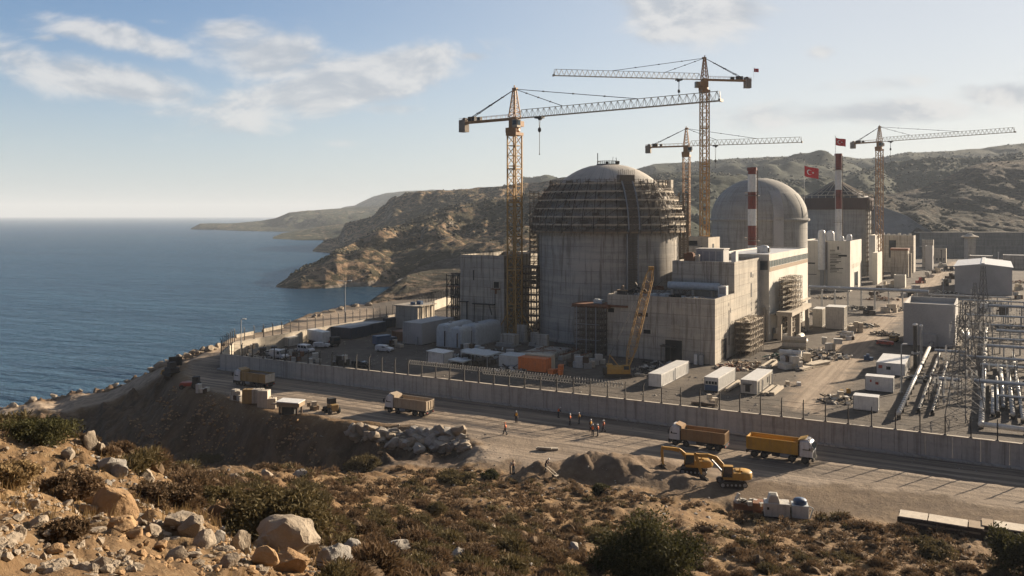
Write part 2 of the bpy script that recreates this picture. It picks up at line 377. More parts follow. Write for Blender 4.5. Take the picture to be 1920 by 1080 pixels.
def build_land():
    tc = np.concatenate([np.linspace(-1.6,-.66,40)[:-1], np.linspace(-.66,.66,760), np.linspace(.66,2.2,60)[1:]])
    yc = np.concatenate([np.geomspace(2.5,18,60)[:-1], np.geomspace(18,300,520)[:-1], np.geomspace(300,950,70)])
    T, Y = np.meshgrid(tc, yc); X = T*np.maximum(Y, 14); x = X.ravel(); y = Y.ravel()
    z = height(x, y); nx, ny = len(tc), len(yc)
    sd = poly_sd(x, y, PLAT)
    jit = fbm(x*.35, y*.35, 40, 3)*1.6
    road = sstep(-1.5, 1.5, poly_sd(x, y, ROAD)+jit)
    tr = np.maximum(np.maximum(sstep(-2, 2, poly_sd(x, y, TRACK)+jit), sstep(-1.5, 1.5, poly_sd(x, y, TRACK2)+jit)), sstep(-2,2,poly_sd(x,y,COAST)+jit))
    wallside = (x-WALL_L.x)*WN.x+(y-WALL_L.y)*WN.y           # >0 on the camera side of the wall
    yard = sstep(0, 3, sd)*sstep(1, -1, wallside)
    yard = np.maximum(yard, .49*sstep(-1, 3, sd+jit*.6)*sstep(-1, 1, wallside))
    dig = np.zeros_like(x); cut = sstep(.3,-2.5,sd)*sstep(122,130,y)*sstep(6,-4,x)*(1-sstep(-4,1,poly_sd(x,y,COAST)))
    for mx, my, rx, ry, h in MW[:6]: dig = np.maximum(dig, np.exp(-(((x-mx)/rx)**2+((y-my)/ry)**2)*.9))
    idx = np.arange(nx*ny).reshape(ny, nx)
    q = np.stack([idx[:-1,:-1], idx[:-1,1:], idx[1:,1:], idx[1:,:-1]], -1).reshape(-1, 4)
    fx, fy = x[q].mean(1), y[q].mean(1); f_road = road[q].mean(1) > .5; f_tr = tr[q].mean(1) > .5; f_yard = yard[q].mean(1) > .5
    f_track = (~f_road) & f_tr; f_y = f_yard & ~f_road & ~f_track
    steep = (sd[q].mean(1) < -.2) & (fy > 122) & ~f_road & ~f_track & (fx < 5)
    rest = ~(f_road | f_track | f_y | steep)
    V = np.stack([x,y,z], -1)
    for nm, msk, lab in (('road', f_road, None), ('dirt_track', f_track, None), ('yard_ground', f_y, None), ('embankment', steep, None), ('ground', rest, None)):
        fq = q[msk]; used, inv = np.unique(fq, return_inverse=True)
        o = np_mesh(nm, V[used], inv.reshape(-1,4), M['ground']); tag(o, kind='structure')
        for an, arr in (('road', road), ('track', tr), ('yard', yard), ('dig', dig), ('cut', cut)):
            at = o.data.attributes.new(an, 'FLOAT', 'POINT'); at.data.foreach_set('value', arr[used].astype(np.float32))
def mat_ground():
    m, t, b = new_mat('earth'); p = t.pos()
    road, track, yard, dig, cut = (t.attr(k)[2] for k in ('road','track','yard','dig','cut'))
    a1 = t.noise(p, .07, 5, .6); a2 = t.noise(p, .45, 5, .65); a3 = t.noise(p, 2.3, 6, .7)
    ang = math.atan2(WD.y, WD.x)
    al = t.mapv(t.mapv(p, rot=(0,0,-ang)), (.022,.75,1)); ruts = t.noise(al, 1.0, 5, .6, .3)
    al2 = t.mapv(t.mapv(p, rot=(0,0,-math.atan2(.872,.49))), (.022,.7,1)); ruts2 = t.noise(al2, 1.0, 5, .6, .3)
    earth = t.mix(t.ramp(a2, .35, .68), (0.142,0.085,0.042), (0.233,0.154,0.079))
    earth = t.mix(t.ramp(a1, .4, .68, 0, .7), earth, (0.108,0.069,0.037))
    earth = t.mix(t.ramp(a3, .52, .78, 0, .75), earth, (0.343,0.262,0.158))
    gravel = t.mix(t.ramp(a2, .35, .7), (0.089,0.075,0.062), (0.139,0.118,0.094))
    gravel = t.mix(t.ramp(a3, .5, .75, 0, .55), gravel, (0.189,0.167,0.137)); gravel = t.mix(t.ramp(a1, .42, .62, 0, .6), gravel, (0.068,0.057,0.048))
    rd = t.mix(t.ramp(ruts, .40, .60), (.130,.105,.083), (.31,.25,.19)); rd = t.mix(t.ramp(a2, .5, .75, 0, .4), rd, (.12,.10,.08))
    rd = t.mix(t.ramp(a1, .38, .64, 0, .6), rd, (.25,.195,.140))
    tk = t.mix(t.ramp(ruts2, .35, .66), (0.213,0.164,0.119), (0.344,0.275,0.205))
    c = t.mix(yard, earth, gravel); c = t.mix(road, c, rd); c = t.mix(track, c, tk)
    c = t.mix(t.m('MULTIPLY', dig, .8), c, t.mix(t.ramp(a2,.35,.65), (0.131,0.094,0.064), (0.205,0.152,0.107)))
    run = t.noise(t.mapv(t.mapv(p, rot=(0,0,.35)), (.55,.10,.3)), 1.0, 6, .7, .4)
    c = t.mix(t.m('MULTIPLY', cut, .85), c, t.mix(t.ramp(a3,.58,.78), t.mix(t.ramp(run,.36,.64), (.045,.030,.020), (.125,.085,.055)), (.24,.20,.16)))  # steep slope's shade put into its earth colour, with runs and pale bits
    vor = t.n('ShaderNodeTexVoronoi'); t.put(vor.inputs['Vector'], p); vor.inputs['Scale'].default_value = 3.2
    peb = t.ramp(vor.outputs['Distance'], .05, .30, 1.0, 0.0)
    t.put(b.inputs['Base Color'], c); b.inputs['Roughness'].default_value = .95; b.inputs['Specular IOR Level'].default_value = .15
    hh = t.m('ADD', t.m('MULTIPLY', a3, .7), t.m('ADD', t.m('MULTIPLY', a2, .8), t.m('MULTIPLY', peb, .16)))
    hh = t.m('ADD', hh, t.m('MULTIPLY', t.m('MULTIPLY', road, ruts), .5))
    t.put(b.inputs['Normal'], t.bump(hh, .9, .22))
    return m
def mat_hill(name, soil, soil2, bush, cover, rock=(.26,.22,.18), sc=1.0):
    m, t, b = new_mat(name); p = t.pos(); nz = t.xyz(t.n('ShaderNodeNewGeometry').outputs['Normal'])[2]
    n0 = t.noise(p, .006*sc, 4, .6); n1 = t.noise(p, .022*sc, 6, .65); n2 = t.noise(p, .13*sc, 6, .7); n3 = t.noise(t.mapv(p, (1,1,2.6)), .05*sc, 6, .75)
    c = t.mix(t.ramp(n1, .35, .65), soil, soil2)
    c = t.mix(t.ramp(nz, .62, .80, 1.0, 0.0), c, t.mix(t.ramp(n3, .35, .65), rock, tuple(k*.55 for k in rock)))
    veg = t.ramp(t.m('ADD', t.m('MULTIPLY', n2, .75), t.m('ADD', t.m('MULTIPLY', n1, .30), t.m('MULTIPLY', n0, .25))), cover+.06, cover-.03)
    veg = t.m('SUBTRACT', 1.0, veg)
    veg = t.m('MULTIPLY', veg, t.ramp(nz, .5, .7, .35, 1.0))
    c = t.mix(veg, c, t.mix(n2, tuple(k*.7 for k in bush), bush))
    t.put(b.inputs['Base Color'], c); b.inputs['Roughness'].default_value = .95; b.inputs['Specular IOR Level'].default_value = .1
    h = t.m('ADD', t.m('MULTIPLY', veg, .6), t.m('ADD', t.m('MULTIPLY', n2, 1.2), t.m('MULTIPLY', n3, 1.4)))
    t.put(b.inputs['Normal'], t.bump(h, .7, 2.4/sc)); return m
def resample(pts, n):
    pts = np.array(pts, float); d = np.abs(np.diff(pts[:,0])); s = np.concatenate([[0], np.cumsum(np.maximum(d, 1e-3))]); s /= s[-1]
    q = np.linspace(0, 1, n); return np.stack([np.interp(q, s, pts[:,k]) for k in range(pts.shape[1])], -1)
def hill(name, crest, base, mat, amp=10, wl=90, n=260, rows=70, prof=1.0, zback=None, seed=1, fold=1.0, rough=.05, back=.6):
    """a real slope between a foot line and a crest line, with gullies, and a back slope falling away behind"""
    C = np.array([tuple(P(*c)) for c in resample(crest, n)]); B = np.array([tuple(P(*c)) for c in resample(base, n)])
    ampc = np.minimum(amp, .55*np.maximum(C[:,2]-B[:,2], 2)); vs = []; tt = np.concatenate([np.linspace(0, 1, rows), 1+np.linspace(0, 1, rows//3)[1:]])
    for tv in tt:
        if tv <= 1:
            xy = B[:,:2]*(1-tv)+C[:,:2]*tv; z = B[:,2]+(C[:,2]-B[:,2])*(tv**prof); k = math.sin(math.pi*min(1,tv))**.7
        else:
            s = tv-1; xy = C[:,:2]+(C[:,:2]-B[:,:2])*s*back; zb = B[:,2]-5 if zback is None else zback
            z = C[:,2]+(zb-C[:,2])*(s**1.5); k = math.sin(math.pi*min(1, s))
        x, y = xy[:,0], xy[:,1]
        g = -ridged(x/wl*fold+.25*vn(x/wl, y/wl, seed+3), y/wl*.55, seed, 4)*.6+.25
        z = z + ampc*k*(g if tv <= 1 else np.minimum(g, 0)-.1) + ampc*rough*fbm(x/wl*9, y/wl*9, seed+9, 4)*(.35+.65*k if 0 < tv else 0)
        vs.append(np.stack([x, y, z], -1))
    vs.insert(0, np.stack([vs[0][:,0], vs[0][:,1], np.minimum(vs[0][:,2]-1, -16)], -1))
    V = np.concatenate(vs); nr = len(vs); idx = np.arange(n*nr).reshape(nr, n)
    q = np.stack([idx[:-1,:-1], idx[:-1,1:], idx[1:,1:], idx[1:,:-1]], -1).reshape(-1,4)
    return tag(np_mesh(name, V, q, mat), kind='structure')
M = {}
M['ground'] = mat_ground(); build_land()
M['hill_near'] = mat_hill('hill_scrub', (.235,.160,.10), (.38,.27,.165), (.060,.052,.030), .60)
M['hill_far'] = mat_hill('hill_far', (.19,.15,.10), (.27,.215,.15), (.055,.062,.040), .57, sc=.6)
M['hill_wood'] = mat_hill('hill_wood', (.15,.130,.082), (.215,.18,.112), (.050,.058,.036), .47, sc=.9)
M['hill_bare'] = mat_hill('hill_bare', (.135,.105,.078), (.20,.152,.108), (.05,.046,.034), .60)
M['quarry'] = mat_hill('quarry_gravel', (.20,.19,.17), (.26,.245,.225), (.09,.085,.07), .78, rock=(.22,.21,.19))
# capes to the left
hill('hills', [(640,392,5200),(666,388,5000),(700,369,4800),(726,362,4700),(760,358.6,4600),(854,357,4500),(950,352,4400),(1100,345,4200)],
     [(640,409,3600),(700,409,3600),(854,410,3500),(1100,412,3400)], M['hill_far'], 40, 420, 200, 50, .8, seed=3)
hill('headland', [(357,429,2950),(374,419.5,3000),(434,419,3000),(490,414,3000),(516,409,3000),(542,399,3000),(602,393,3050),(666,389,3100),(760,384,3100),(900,380,3100)],
     [(357,430,2830),(400,431,2760),(445,432.8,2577),(520,434.5,2438),(640,436,2327),(760,437,2300),(900,438,2250)], M['hill_far'], 26, 240, 240, 50, .75, seed=5)
hill('headland', [(512,444,1800),(530,437,1860),(560,433,1900),(600,425,1960),(640,420,2000),(700,412,2050),(800,405,2100)],
     [(512,446,1730),(516,449,1690),(560,450.5,1617),(602,450.5,1617),(700,451,1600),(800,452,1590)], M['hill_far'], 16, 170, 200, 46, .9, seed=7)
hill('headland', [(586,469,1170),(610,450,1240),(636,444,1260),(647,418,1300),(700,408,1340),(722,391,1380),(737,377,1400),(756,372.5,1410),(790,369,1400),(857,355.6,1350),(884,353,1340),(940,349,1300),(977,343,1280),(1010,343,1260),(1060,331,1240),(1120,330,1230),(1200,326,1230)],
     [(586,471.5,1121),(613,474,1082),(660,476,1052),(720,476,1050),(857,470,1000),(960,460,950),(1060,455,920),(1200,450,900)], M['hill_near'], 30, 150, 420, 100, .72, seed=11, rough=.07)
hill('headland', [(516,536,590),(542,519,600),(565,504,612),(602,489,640),(632,468,665),(651,462,690),(689,440,740),(720,428,780),(752,421,820),(790,405,860),(846,387,900),(900,377,905),(960,368,900),(1040,358,890),(1120,352,880)],
     [(516,538.5,567),(540,540.5,559),(565,542,553),(610,541,557),(651,538,569),(690,537,573),(734,534,586),(780,506,600),(830,487,600),(900,478,590),(1000,474,580),(1120,470,570)], M['hill_near'], 20, 105, 440, 110, .72, seed=17, rough=.07)
hill('beach', [(660,531,612),(700,527,618),(740,522,622),(775,515,625)], [(655,539.5,562),(690,538.5,567),(735,537,573),(775,534,580)], M['ground'], .6, 40, 60, 16, .6, seed=2)
hill('mound', [(697,562,368),(737,534,388),(764,516,402),(790,509,420),(809,506,432),(861,503,442),(930,500,452),(1000,498,460)],
     [(690,566,353),(735,561,360),(800,549,368),(861,541,374),(930,536,378),(1000,532,384)], M['hill_bare'], 1.6, 26, 160, 50, .8, seed=23, rough=.12)
hill('mound', [(750,523,470),(800,512,480),(861,511,490),(930,508,500)], [(740,528,450),(800,519,452),(861,514,455),(930,512,460)], M['quarry'], 1.2, 20, 80, 20, .8, seed=24)
# ridges to the right
hill('hills', [(980,345,2500),(1060,338,2400),(1150,328,2300),(1192,317,2200),(1227,307,2200),(1266,306,2200),(1320,303,2200),(1374,297,2200),(1437,294,2200),(1499,294,2200),(1545,291.5,2200),(1580,293.5,2200),(1608,297,2200),(1646,297,2200),(1705,286,2200),(1763,284,2200),(1841,278,2200),(1920,268,2200),(2050,258,2200),(2300,250,2100),(2700,240,2000)],
     [(980,400,1500),(1200,400,1450),(1600,400,1450),(2000,396,1400),(2700,390,1300)], M['hill_wood'], 50, 300, 460, 80, .72, seed=31, rough=.05)
hill('hills', [(1060,352,1350),(1140,342,1350),(1192,332,1350),(1240,324,1350),(1320,322,1350),(1400,334,1330),(1480,342,1300),(1560,338,1300),(1620,318,1350),(1660,305,1400),(1712,299,1400),(1760,294,1400),(1800,297,1400),(1845,296,1400),(1920,285,1400),(2100,278,1400),(2600,270,1300)],
     [(1060,475,820),(1300,475,820),(1500,470,850),(1640,462,960),(1760,455,1040),(1920,455,1040),(2600,455,1000)], M['hill_wood'], 30, 170, 460, 100, .9, seed=37, rough=.06)
hill('hills', [(1600,372,1040),(1680,362,1040),(1730,352,1050),(1765,336,1060),(1794,323.5,1070),(1813,313,1080),(1845,305.5,1080),(1881,302,1080),(1920,299,1080),(2050,292,1060),(2300,285,1000),(2600,300,950)],
     [(1600,455,860),(1700,450,860),(1800,440,850),(1920,440,840),(2300,440,800),(2600,440,760)], M['hill_bare'], 14, 110, 300, 80, .8, seed=41, rough=.06)
hill('hills', [(1480,372,880),(1560,362,880),(1610,357,875),(1654,363,865),(1690,377,860),(1730,379,850),(1780,394,830),(1850,399,815),(1920,406,805),(2100,408,800),(2500,410,760)],
     [(1480,482,735),(1640,482,735),(1690,470,738),(1720,437,740),(1920,437,738),(2100,437,738),(2500,437,738)], M['hill_bare'], 7, 60, 300, 60, .9, seed=43, rough=.08)
hill('slope', [(1560,372,815),(1610,376,812),(1655,388,795),(1700,404,770),(1720,418,752),(1750,436,732)], [(1560,482,728),(1640,482,728),(1700,482,728),(1752,482,728)], M['quarry'], 2.5, 30, 90, 40, 1, seed=47)
# sea
def mat_sea():
    m, t, b = new_mat('sea_water'); p = t.pos(); r = math.radians(24)
    a = t.noise(t.mapv(t.mapv(p, rot=(0,0,r)), (.03,.13,1)), 1.0, 5, .6, .4); c = t.noise(t.mapv(t.mapv(p, rot=(0,0,r+.5)), (.15,.4,1)), 1.0, 5, .65, .3)
    far = t.noise(t.mapv(t.mapv(p, rot=(0,0,r)), (.0022,.009,1)), 1.0, 6, .65, .6)
    col = t.mix(t.ramp(far, .35, .7), (.005,.024,.044), (.011,.042,.068)); col = t.mix(t.ramp(a, .42, .68, 0, .6), col, (.004,.018,.034))
    h = t.m('ADD', t.m('MULTIPLY', a, 2.6), t.m('ADD', t.m('MULTIPLY', c, 1.0), t.m('MULTIPLY', far, 6.0))); nb = t.bump(h, 1.0, 1.6)
    df = t.n('ShaderNodeBsdfDiffuse'); t.put(df.inputs['Color'], col); t.put(df.inputs['Normal'], nb)
    gl = t.n('ShaderNodeBsdfGlossy'); gl.inputs['Roughness'].default_value = .18; gl.inputs['Color'].default_value = (.62,.80,.95,1); t.put(gl.inputs['Normal'], nb)
    lw = t.n('ShaderNodeLayerWeight'); lw.inputs['Blend'].default_value = .25; t.put(lw.inputs['Normal'], nb)
    mx = t.n('ShaderNodeMixShader'); t.put(mx.inputs[0], t.m('ADD', t.m('MULTIPLY', lw.outputs['Fresnel'], .62), .05)); t.L.new(df.outputs[0], mx.inputs[1]); t.L.new(gl.outputs[0], mx.inputs[2])
    t.L.new(mx.outputs[0], m.node_tree.nodes['Material Output'].inputs[0]); return m
M['sea'] = mat_sea()
sb = MB(); sb.add([(-14000,60,SEA),(1200,60,SEA),(1200,18000,SEA),(-14000,18000,SEA)], [(0,1,2,3)])
tag(sb.build('sea', M['sea']), kind='structure')

M['far_tree'] = plain('far_tree_foliage', (.082,.084,.060), .95); M['far_bush'] = plain('far_bush_foliage', (.060,.054,.030), .95)
def tree_blob(seed):
    bm = bmesh.new(); bmesh.ops.create_icosphere(bm, subdivisions=1, radius=1); v = np.array([p.co[:] for p in bm.verts]); f = np.array([[q.index for q in p.verts] for p in bm.faces]); bm.free()
    q = np.random.RandomState(seed); return v*(1+q.uniform(-.3,.3,len(v)))[:,None], f
TB = [tree_blob(i) for i in range(8)]
def wood(name, label, hills_, n, smin, smax, mat, seed, thr, sc, tmax=1.02):
    q = np.random.RandomState(seed); V=[];Fc=[];off=0
    for hname, share in hills_:
        me = hname.data; co = np.empty(len(me.vertices)*3); me.vertices.foreach_get('co', co); co = co.reshape(-1,3); idx = q.randint(0, len(me.polygons), int(n*share*5))
        vi = np.empty(len(me.polygons)*4, int); me.polygons.foreach_get('vertices', vi) if False else me.loops.foreach_get('vertex_index', vi); vi = vi.reshape(-1,4)[idx]; w = q.rand(len(idx),2)
        p = (co[vi[:,0]]*(1-w[:,:1])+co[vi[:,1]]*w[:,:1])*(1-w[:,1:])+(co[vi[:,3]]*(1-w[:,:1])+co[vi[:,2]]*w[:,:1])*w[:,1:]
        ok = (fbm(p[:,0]*sc, p[:,1]*sc, seed, 4)+q.normal(size=len(p))*.25 > thr)&(p[:,2] > -8)&(np.abs(p[:,0]/np.maximum(p[:,1],1)) < .75); p = p[ok][:int(n*share)]
        for i in range(len(p)):
            v,f = TB[i%8]; s_ = smin+(smax-smin)*q.rand()**2; V.append(v*np.array([s_*q.uniform(.8,1.3),s_*q.uniform(.8,1.3),s_*q.uniform(.6,1.0)])+p[i]+np.array([0,0,s_*.35])); Fc.append(f+off); off += len(v)
    tag(np_mesh(name,np.concatenate(V),np.concatenate(Fc),M[mat],None,False),label,'trees',None,'stuff')
HO = [o for o in bpy.data.objects if o.name.split('.')[0] in ('hills','headland')]
HN = {o.name:o for o in HO}
wood('woodland','dark scrub woodland covering the high right-hand ridges',[(HN['hills.001'],.45),(HN['hills.002'],.55)],10000,1.4,3.2,'far_tree',3,-.3,.006)
wood('scrubland','dark bushes dotted over the lower right-hand slopes',[(HN['hills.003'],.5),(HN['hills.004'],.5)],1300,.6,1.6,'far_tree',4,.2,.014)
wood('scrubland','dark bushes dotted over the near headlands',[(HN['headland.002'],.5),(HN['headland.003'],.5)],3600,.6,1.8,'far_bush',5,.2,.012)
# ------------------------------------------------------------------ materials of the plant
M['conc'] = concrete('cast_concrete', (0.438,0.402,0.342), (3.6,2.9), .075); M['conc_cyl'] = concrete('reactor_concrete', (0.424,0.394,0.348), (4.6,3.4), .085, .62, cyl=20.8)
M['conc_dome'] = concrete('dome_concrete', (0.469,0.442,0.397), (5.2,60), .12, .35, cyl=20)
M['conc_smooth'] = concrete('smooth_concrete', (0.373,0.362,0.332), (7.5,6.0), .09, .32, cyl=21)
M['conc_wall'] = concrete('wall_concrete', (0.463,0.434,0.386), (1.8,9.0), .05, .38)
M['conc_pale'] = concrete('pale_concrete', (0.472,0.419,0.341), (5.0,4.0), .03, .25)
M['clad_white'] = concrete('white_cladding', (.62,.59,.52), (2.0,40), .03, .12, dark=.6)
M['clad_gray'] = concrete('gray_cladding', (.43,.42,.405), (30,40), .02, .06, dark=.7)
M['dam'] = concrete('dam_concrete', (.22,.21,.19), (26,7), .12, .5); M['scaf_dark'] = plain('dark_scaffold_post', (.085,.068,.052), .7, .1); M['pylon'] = plain('pylon_steel', (.13,.125,.12), .5, .3); M['roof_gray'] = plain('roof_felt', (.26,.25,.235), .9)
M['roof_pale'] = paint('roof_sheet', (.55,.56,.57), .45, wear=.2)
M['black'] = plain('dark_void', (.012,.012,.013), .9)
M['glass'] = plain('window_glass', (.03,.045,.055), .12); M['glass_band'] = plain('window_band_glass', (.16,.20,.20), .2)
M['steel_dark'] = plain('dark_steel', (.045,.040,.036), .6, .3); M['steel_gray'] = paint('gray_steel', (.30,.31,.32), .45, .3, wear=.3)
M['rust'] = paint('rusty_steel', (.20,.085,.04), .8, wear=.6, dirt=(.06,.035,.02)); M['scaf'] = plain('scaffold_tube', (.19,.15,.11), .6, .3)
M['rust_dark'] = paint('dark_rusty_formwork', (.075,.040,.032), .85, wear=.5, dirt=(.03,.025,.02)); M['timber'] = paint('weathered_timber', (.30,.22,.14), .85, wear=.5); M['plank_pale'] = paint('pale_planks', (.52,.45,.35), .8, wear=.4)
M['crane_yellow'] = paint('crane_yellow', (.44,.25,.065), .5, wear=.5, dirt=(.18,.10,.04)); M['crane_gray'] = paint('crane_gray', (.34,.28,.20), .5, wear=.4)
M['crane_orange'] = paint('crane_ochre', (.36,.18,.06), .55, wear=.5); M['ballast'] = paint('ballast_concrete', (.30,.25,.20), .9, wear=.4)
M['white'] = paint('white_paint', (.66,.65,.62), .45, wear=.3); M['white_dirty'] = paint('dirty_white_paint', (.55,.52,.46), .55, wear=.55)
M['red'] = paint('red_paint', (.36,.055,.03), .5, wear=.4); M['stack_red'] = paint('stack_red', (.19,.035,.022), .6, wear=.4); M['orange'] = paint('orange_paint', (.60,.16,.03), .5, wear=.4)
M['blue'] = paint('blue_paint', (.03,.075,.16), .5, wear=.3); M['navy'] = paint('navy_paint', (.020,.040,.075), .5, wear=.3)
M['green'] = paint('green_paint', (.02,.10,.075), .6, wear=.3); M['yellow'] = paint('machine_yellow', (.43,.24,.035), .5, wear=.65, dirt=(.20,.13,.07))
M['tarp_pale'] = paint('pale_tarpaulin', (.50,.54,.55), .5, wear=.3); M['pipe_white'] = paint('pipe_jacket', (.60,.58,.53), .4, wear=.4)
M['pipe_gray'] = paint('pipe_gray', (.34,.36,.38), .35, .4, wear=.3); M['wood_dark'] = paint('dark_timber', (.07,.045,.03), .85, wear=.4)
# ------------------------------------------------------------------ helpers for blocks
def front_b(K, px): s = (px-CX)/F; return -(K.x-s*K.y)/(V2.x-s*V2.y)
def side_a(K, px): s = (px-CX)/F; return (s*K.y-K.x)/(U2.x-s*U2.y)
def zat(py, Y): return CZ-(py-HY)/F*Y
def K_at(px, Y): return Vector(((px-CX)/F*Y, Y, 0))
def shell(mb, x0, x1, y0, y1, z0, z1, par=.9, th=.35):
    """walls with a parapet standing above the roof"""
    mb.box(x0,x1,y0,y1,z0,z1-par)
    mb.box(x0,x1,y0,y0+th,z1-par,z1); mb.box(x0,x1,y1-th,y1,z1-par,z1)
    mb.box(x0,x0+th,y0+th,y1-th,z1-par,z1); mb.box(x1-th,x1,y0+th,y1-th,z1-par,z1)
def block(name, label, cat, cpx, Y, lpx, A, tpy, mat, rpx=None, group=None, par=.9, roof='roof_gray', z0=0.0):
    K = K_at(cpx, Y); L = -front_b(K, lpx); A = side_a(K, rpx) if rpx else A; z = zat(tpy, Y)
    r = thing(name, label, cat, (K.x, K.y, z0), RZ, group); mb = MB(); shell(mb, -L, 0, 0, A, 0, z-z0, par); mb.build('wall', mat, r)
    rf = MB(); rf.box(-L+.36, -.36, .36, A-.36, z-z0-par+.004, z-z0-par+.05); rf.build('roof', M[roof], r)
    return r, L, A, z-z0
def hole(parent, face, u0, u1, z0, z1, name='window', frame=True, mat='black', fm='conc_pale', proud=.06):
    """an opening on the front (y=0) or right (x=0) face of a block: dark pane set inside a raised surround"""
    mb = MB(); fr = MB(); w = .18
    if face == 'f':
        mb.box(u0,u1,-.03,.02,z0,z1)
        if frame:
            for a,b,c,d in ((u0-w,u0,z0,z1),(u1,u1+w,z0,z1),(u0-w,u1+w,z1,z1+w)): fr.box(a,b,-proud-.08,.01,c,d)
    else:
        mb.box(-.02,.03,u0,u1,z0,z1)
        if frame:
            for a,b,c,d in ((u0-w,u0,z0,z1),(u1,u1+w,z0,z1),(u0-w,u1+w,z1,z1+w)): fr.box(-.01,proud+.08,a,b,c,d)
    o = mb.build(name, M[mat], parent)
    if frame: fr.build('frame', M[fm], o)
    return o
def lattice_box(mb, x0, x1, y0, y1, z0, z1, nx, ny, nz, w=.1, diag=True, planks=None):
    """tube-and-fitting scaffold"""
    xs = [x0+(x1-x0)*i/nx for i in range(nx+1)]; ys = [y0+(y1-y0)*i/ny for i in range(ny+1)]; zs = [z0+(z1-z0)*i/nz for i in range(nz+1)]
    for x in xs:
        for y in ys: mb.bar((x,y,z0),(x,y,z1+.6),w)
    for z in zs[1:]:
        for y in ys: mb.bar((x0-.3,y,z),(x1+.3,y,z),w*.8)
        for x in xs: mb.bar((x,y0-.3,z),(x,y1+.3,z),w*.8)
        for y in ys: mb.bar((x0,y,z+.5),(x1,y,z+.5),w*.6)
    if diag:
        for k in range(nz):
            for i in range(nx):
                if (i+k) % 2 == 0: mb.bar((xs[i],y0,zs[k]),(xs[i+1],y0,zs[k+1]),w*.7)
            for j in range(ny):
                if (j+k) % 2 == 0: mb.bar((x1,ys[j],zs[k]),(x1,ys[j+1],zs[k+1]),w*.7)
    if planks is not None:
        for z in zs[1:]: planks.box(x0+.05,x1-.05,y0+.05,y1-.05,z+.06,z+.13)
# ------------------------------------------------------------------ reactor with the scaffolded dome
RC = Vector((28.7, 255, 0)); RR = 20.8; FACE = math.atan2(-RC.y, -RC.x)
def dome_r(z): return RR*math.sqrt(max(0.0, 1-((z-31)/20.3)**2))
r = thing('reactor_building', 'large concrete reactor cylinder with a bare dome top rising out of dense scaffolding', 'reactor', RC)
mb = MB(); mb.lathe([(RR+.5,0),(RR+.5,.8),(RR,.8),(RR,15.2),(RR+.12,15.2),(RR+.12,15.6),(RR,15.6),(RR,31)], 96); mb.build('wall', M['conc_cyl'], r, True).data.set_sharp_from_angle(angle=.5)
mb = MB(); mb.lathe([(RR+.001,31)]+[(max(.02,dome_r(z)),z) for z in np.linspace(31.4,51.28,28)], 96); mb.build('dome', M['conc_dome'], r, True)
mb = MB()
for i in range(28):
    a = 2*math.pi*i/28; x, y = 3.2*math.cos(a), 3.2*math.sin(a); mb.bar((x,y,50.6),(x,y,52.1),.1)
mb.lathe([(3.15,51.9),(3.28,51.9),(3.28,52.05),(3.15,52.05),(3.15,51.9)],28); mb.lathe([(2.6,50.95),(3.4,50.95),(3.4,51.2),(2.6,51.2)],28)
mb.bar((-3.2,-1,50.8),(-3.2,-1,54.4),.22); mb.bar((2.4,-2,50.8),(2.2,-1.6,53.0),.15); mb.bar((1,-2.5,51),(1.2,-2.5,53.2),.1); mb.cbox(2.6,-1.5,51.6,1.2,.8,.8); mb.cbox(-.6,-2.7,51.5,.8,.7,.6)
mb.build('railing', M['steel_dark'], r)
def pol(rad, a, z): return Vector((rad*math.cos(a), rad*math.sin(a), z))
aT = FACE+math.radians(17.5)           # the hoist way climbs the wall and the dome
tr = MB(); rails = MB(); rails2 = MB(); rungs = MB(); prev = None
for z in list(np.linspace(12.5,31,14))+list(np.linspace(32,45.5,14)):
    rad = (RR if z <= 31 else dome_r(z))+1.5; rad += 0 if z <= 31 else 1.3; c = pol(rad, aT, z); tv = Vector((-math.sin(aT), math.cos(aT), 0))
    L_, R_ = c-tv*1.55, c+tv*1.55
    if prev:
        rails.bar(prev[0], L_, .34); rails2.bar(prev[1], R_, .34)
        n = 3
        for k in range(n):
            a = prev[0].lerp(L_, (k+.5)/n); b = prev[1].lerp(R_, (k+.5)/n); rungs.bar(a, b, .16)
        rungs.bar(prev[0], R_, .12); rungs.bar(prev[1], L_, .12)
        inn = Vector((-math.cos(aT), -math.sin(aT), 0))*.9
        tr.add([prev[0]+inn, prev[1]+inn, R_+inn, L_+inn, prev[0]+inn*1.25, prev[1]+inn*1.25, R_+inn*1.25, L_+inn*1.25], [(0,1,2,3),(7,6,5,4),(0,4,5,1),(1,5,6,2),(2,6,7,3),(3,7,4,0)])
    prev = (L_, R_)
h = tr.build('hoist_way', M['dam'], r); rails.build('rail', M['steel_gray'], h); rails2.build('rail', M['steel_gray'], h); rungs.build('rung', M['scaf'], h)
mb = MB(); c = pol(dome_r(45)+1.2, aT, 46.2); mb.cbox(c.x,c.y,c.z,4.4,2.6,1.9,aT+math.pi/2)
for k in range(9): mb.bar((c.x-2.2+k*.55,c.y-1.2,47),(c.x-2.2+k*.55,c.y-1.2,48.2+R.random()*.8),.12)
mb.build('hoist_head', M['scaf'], r)
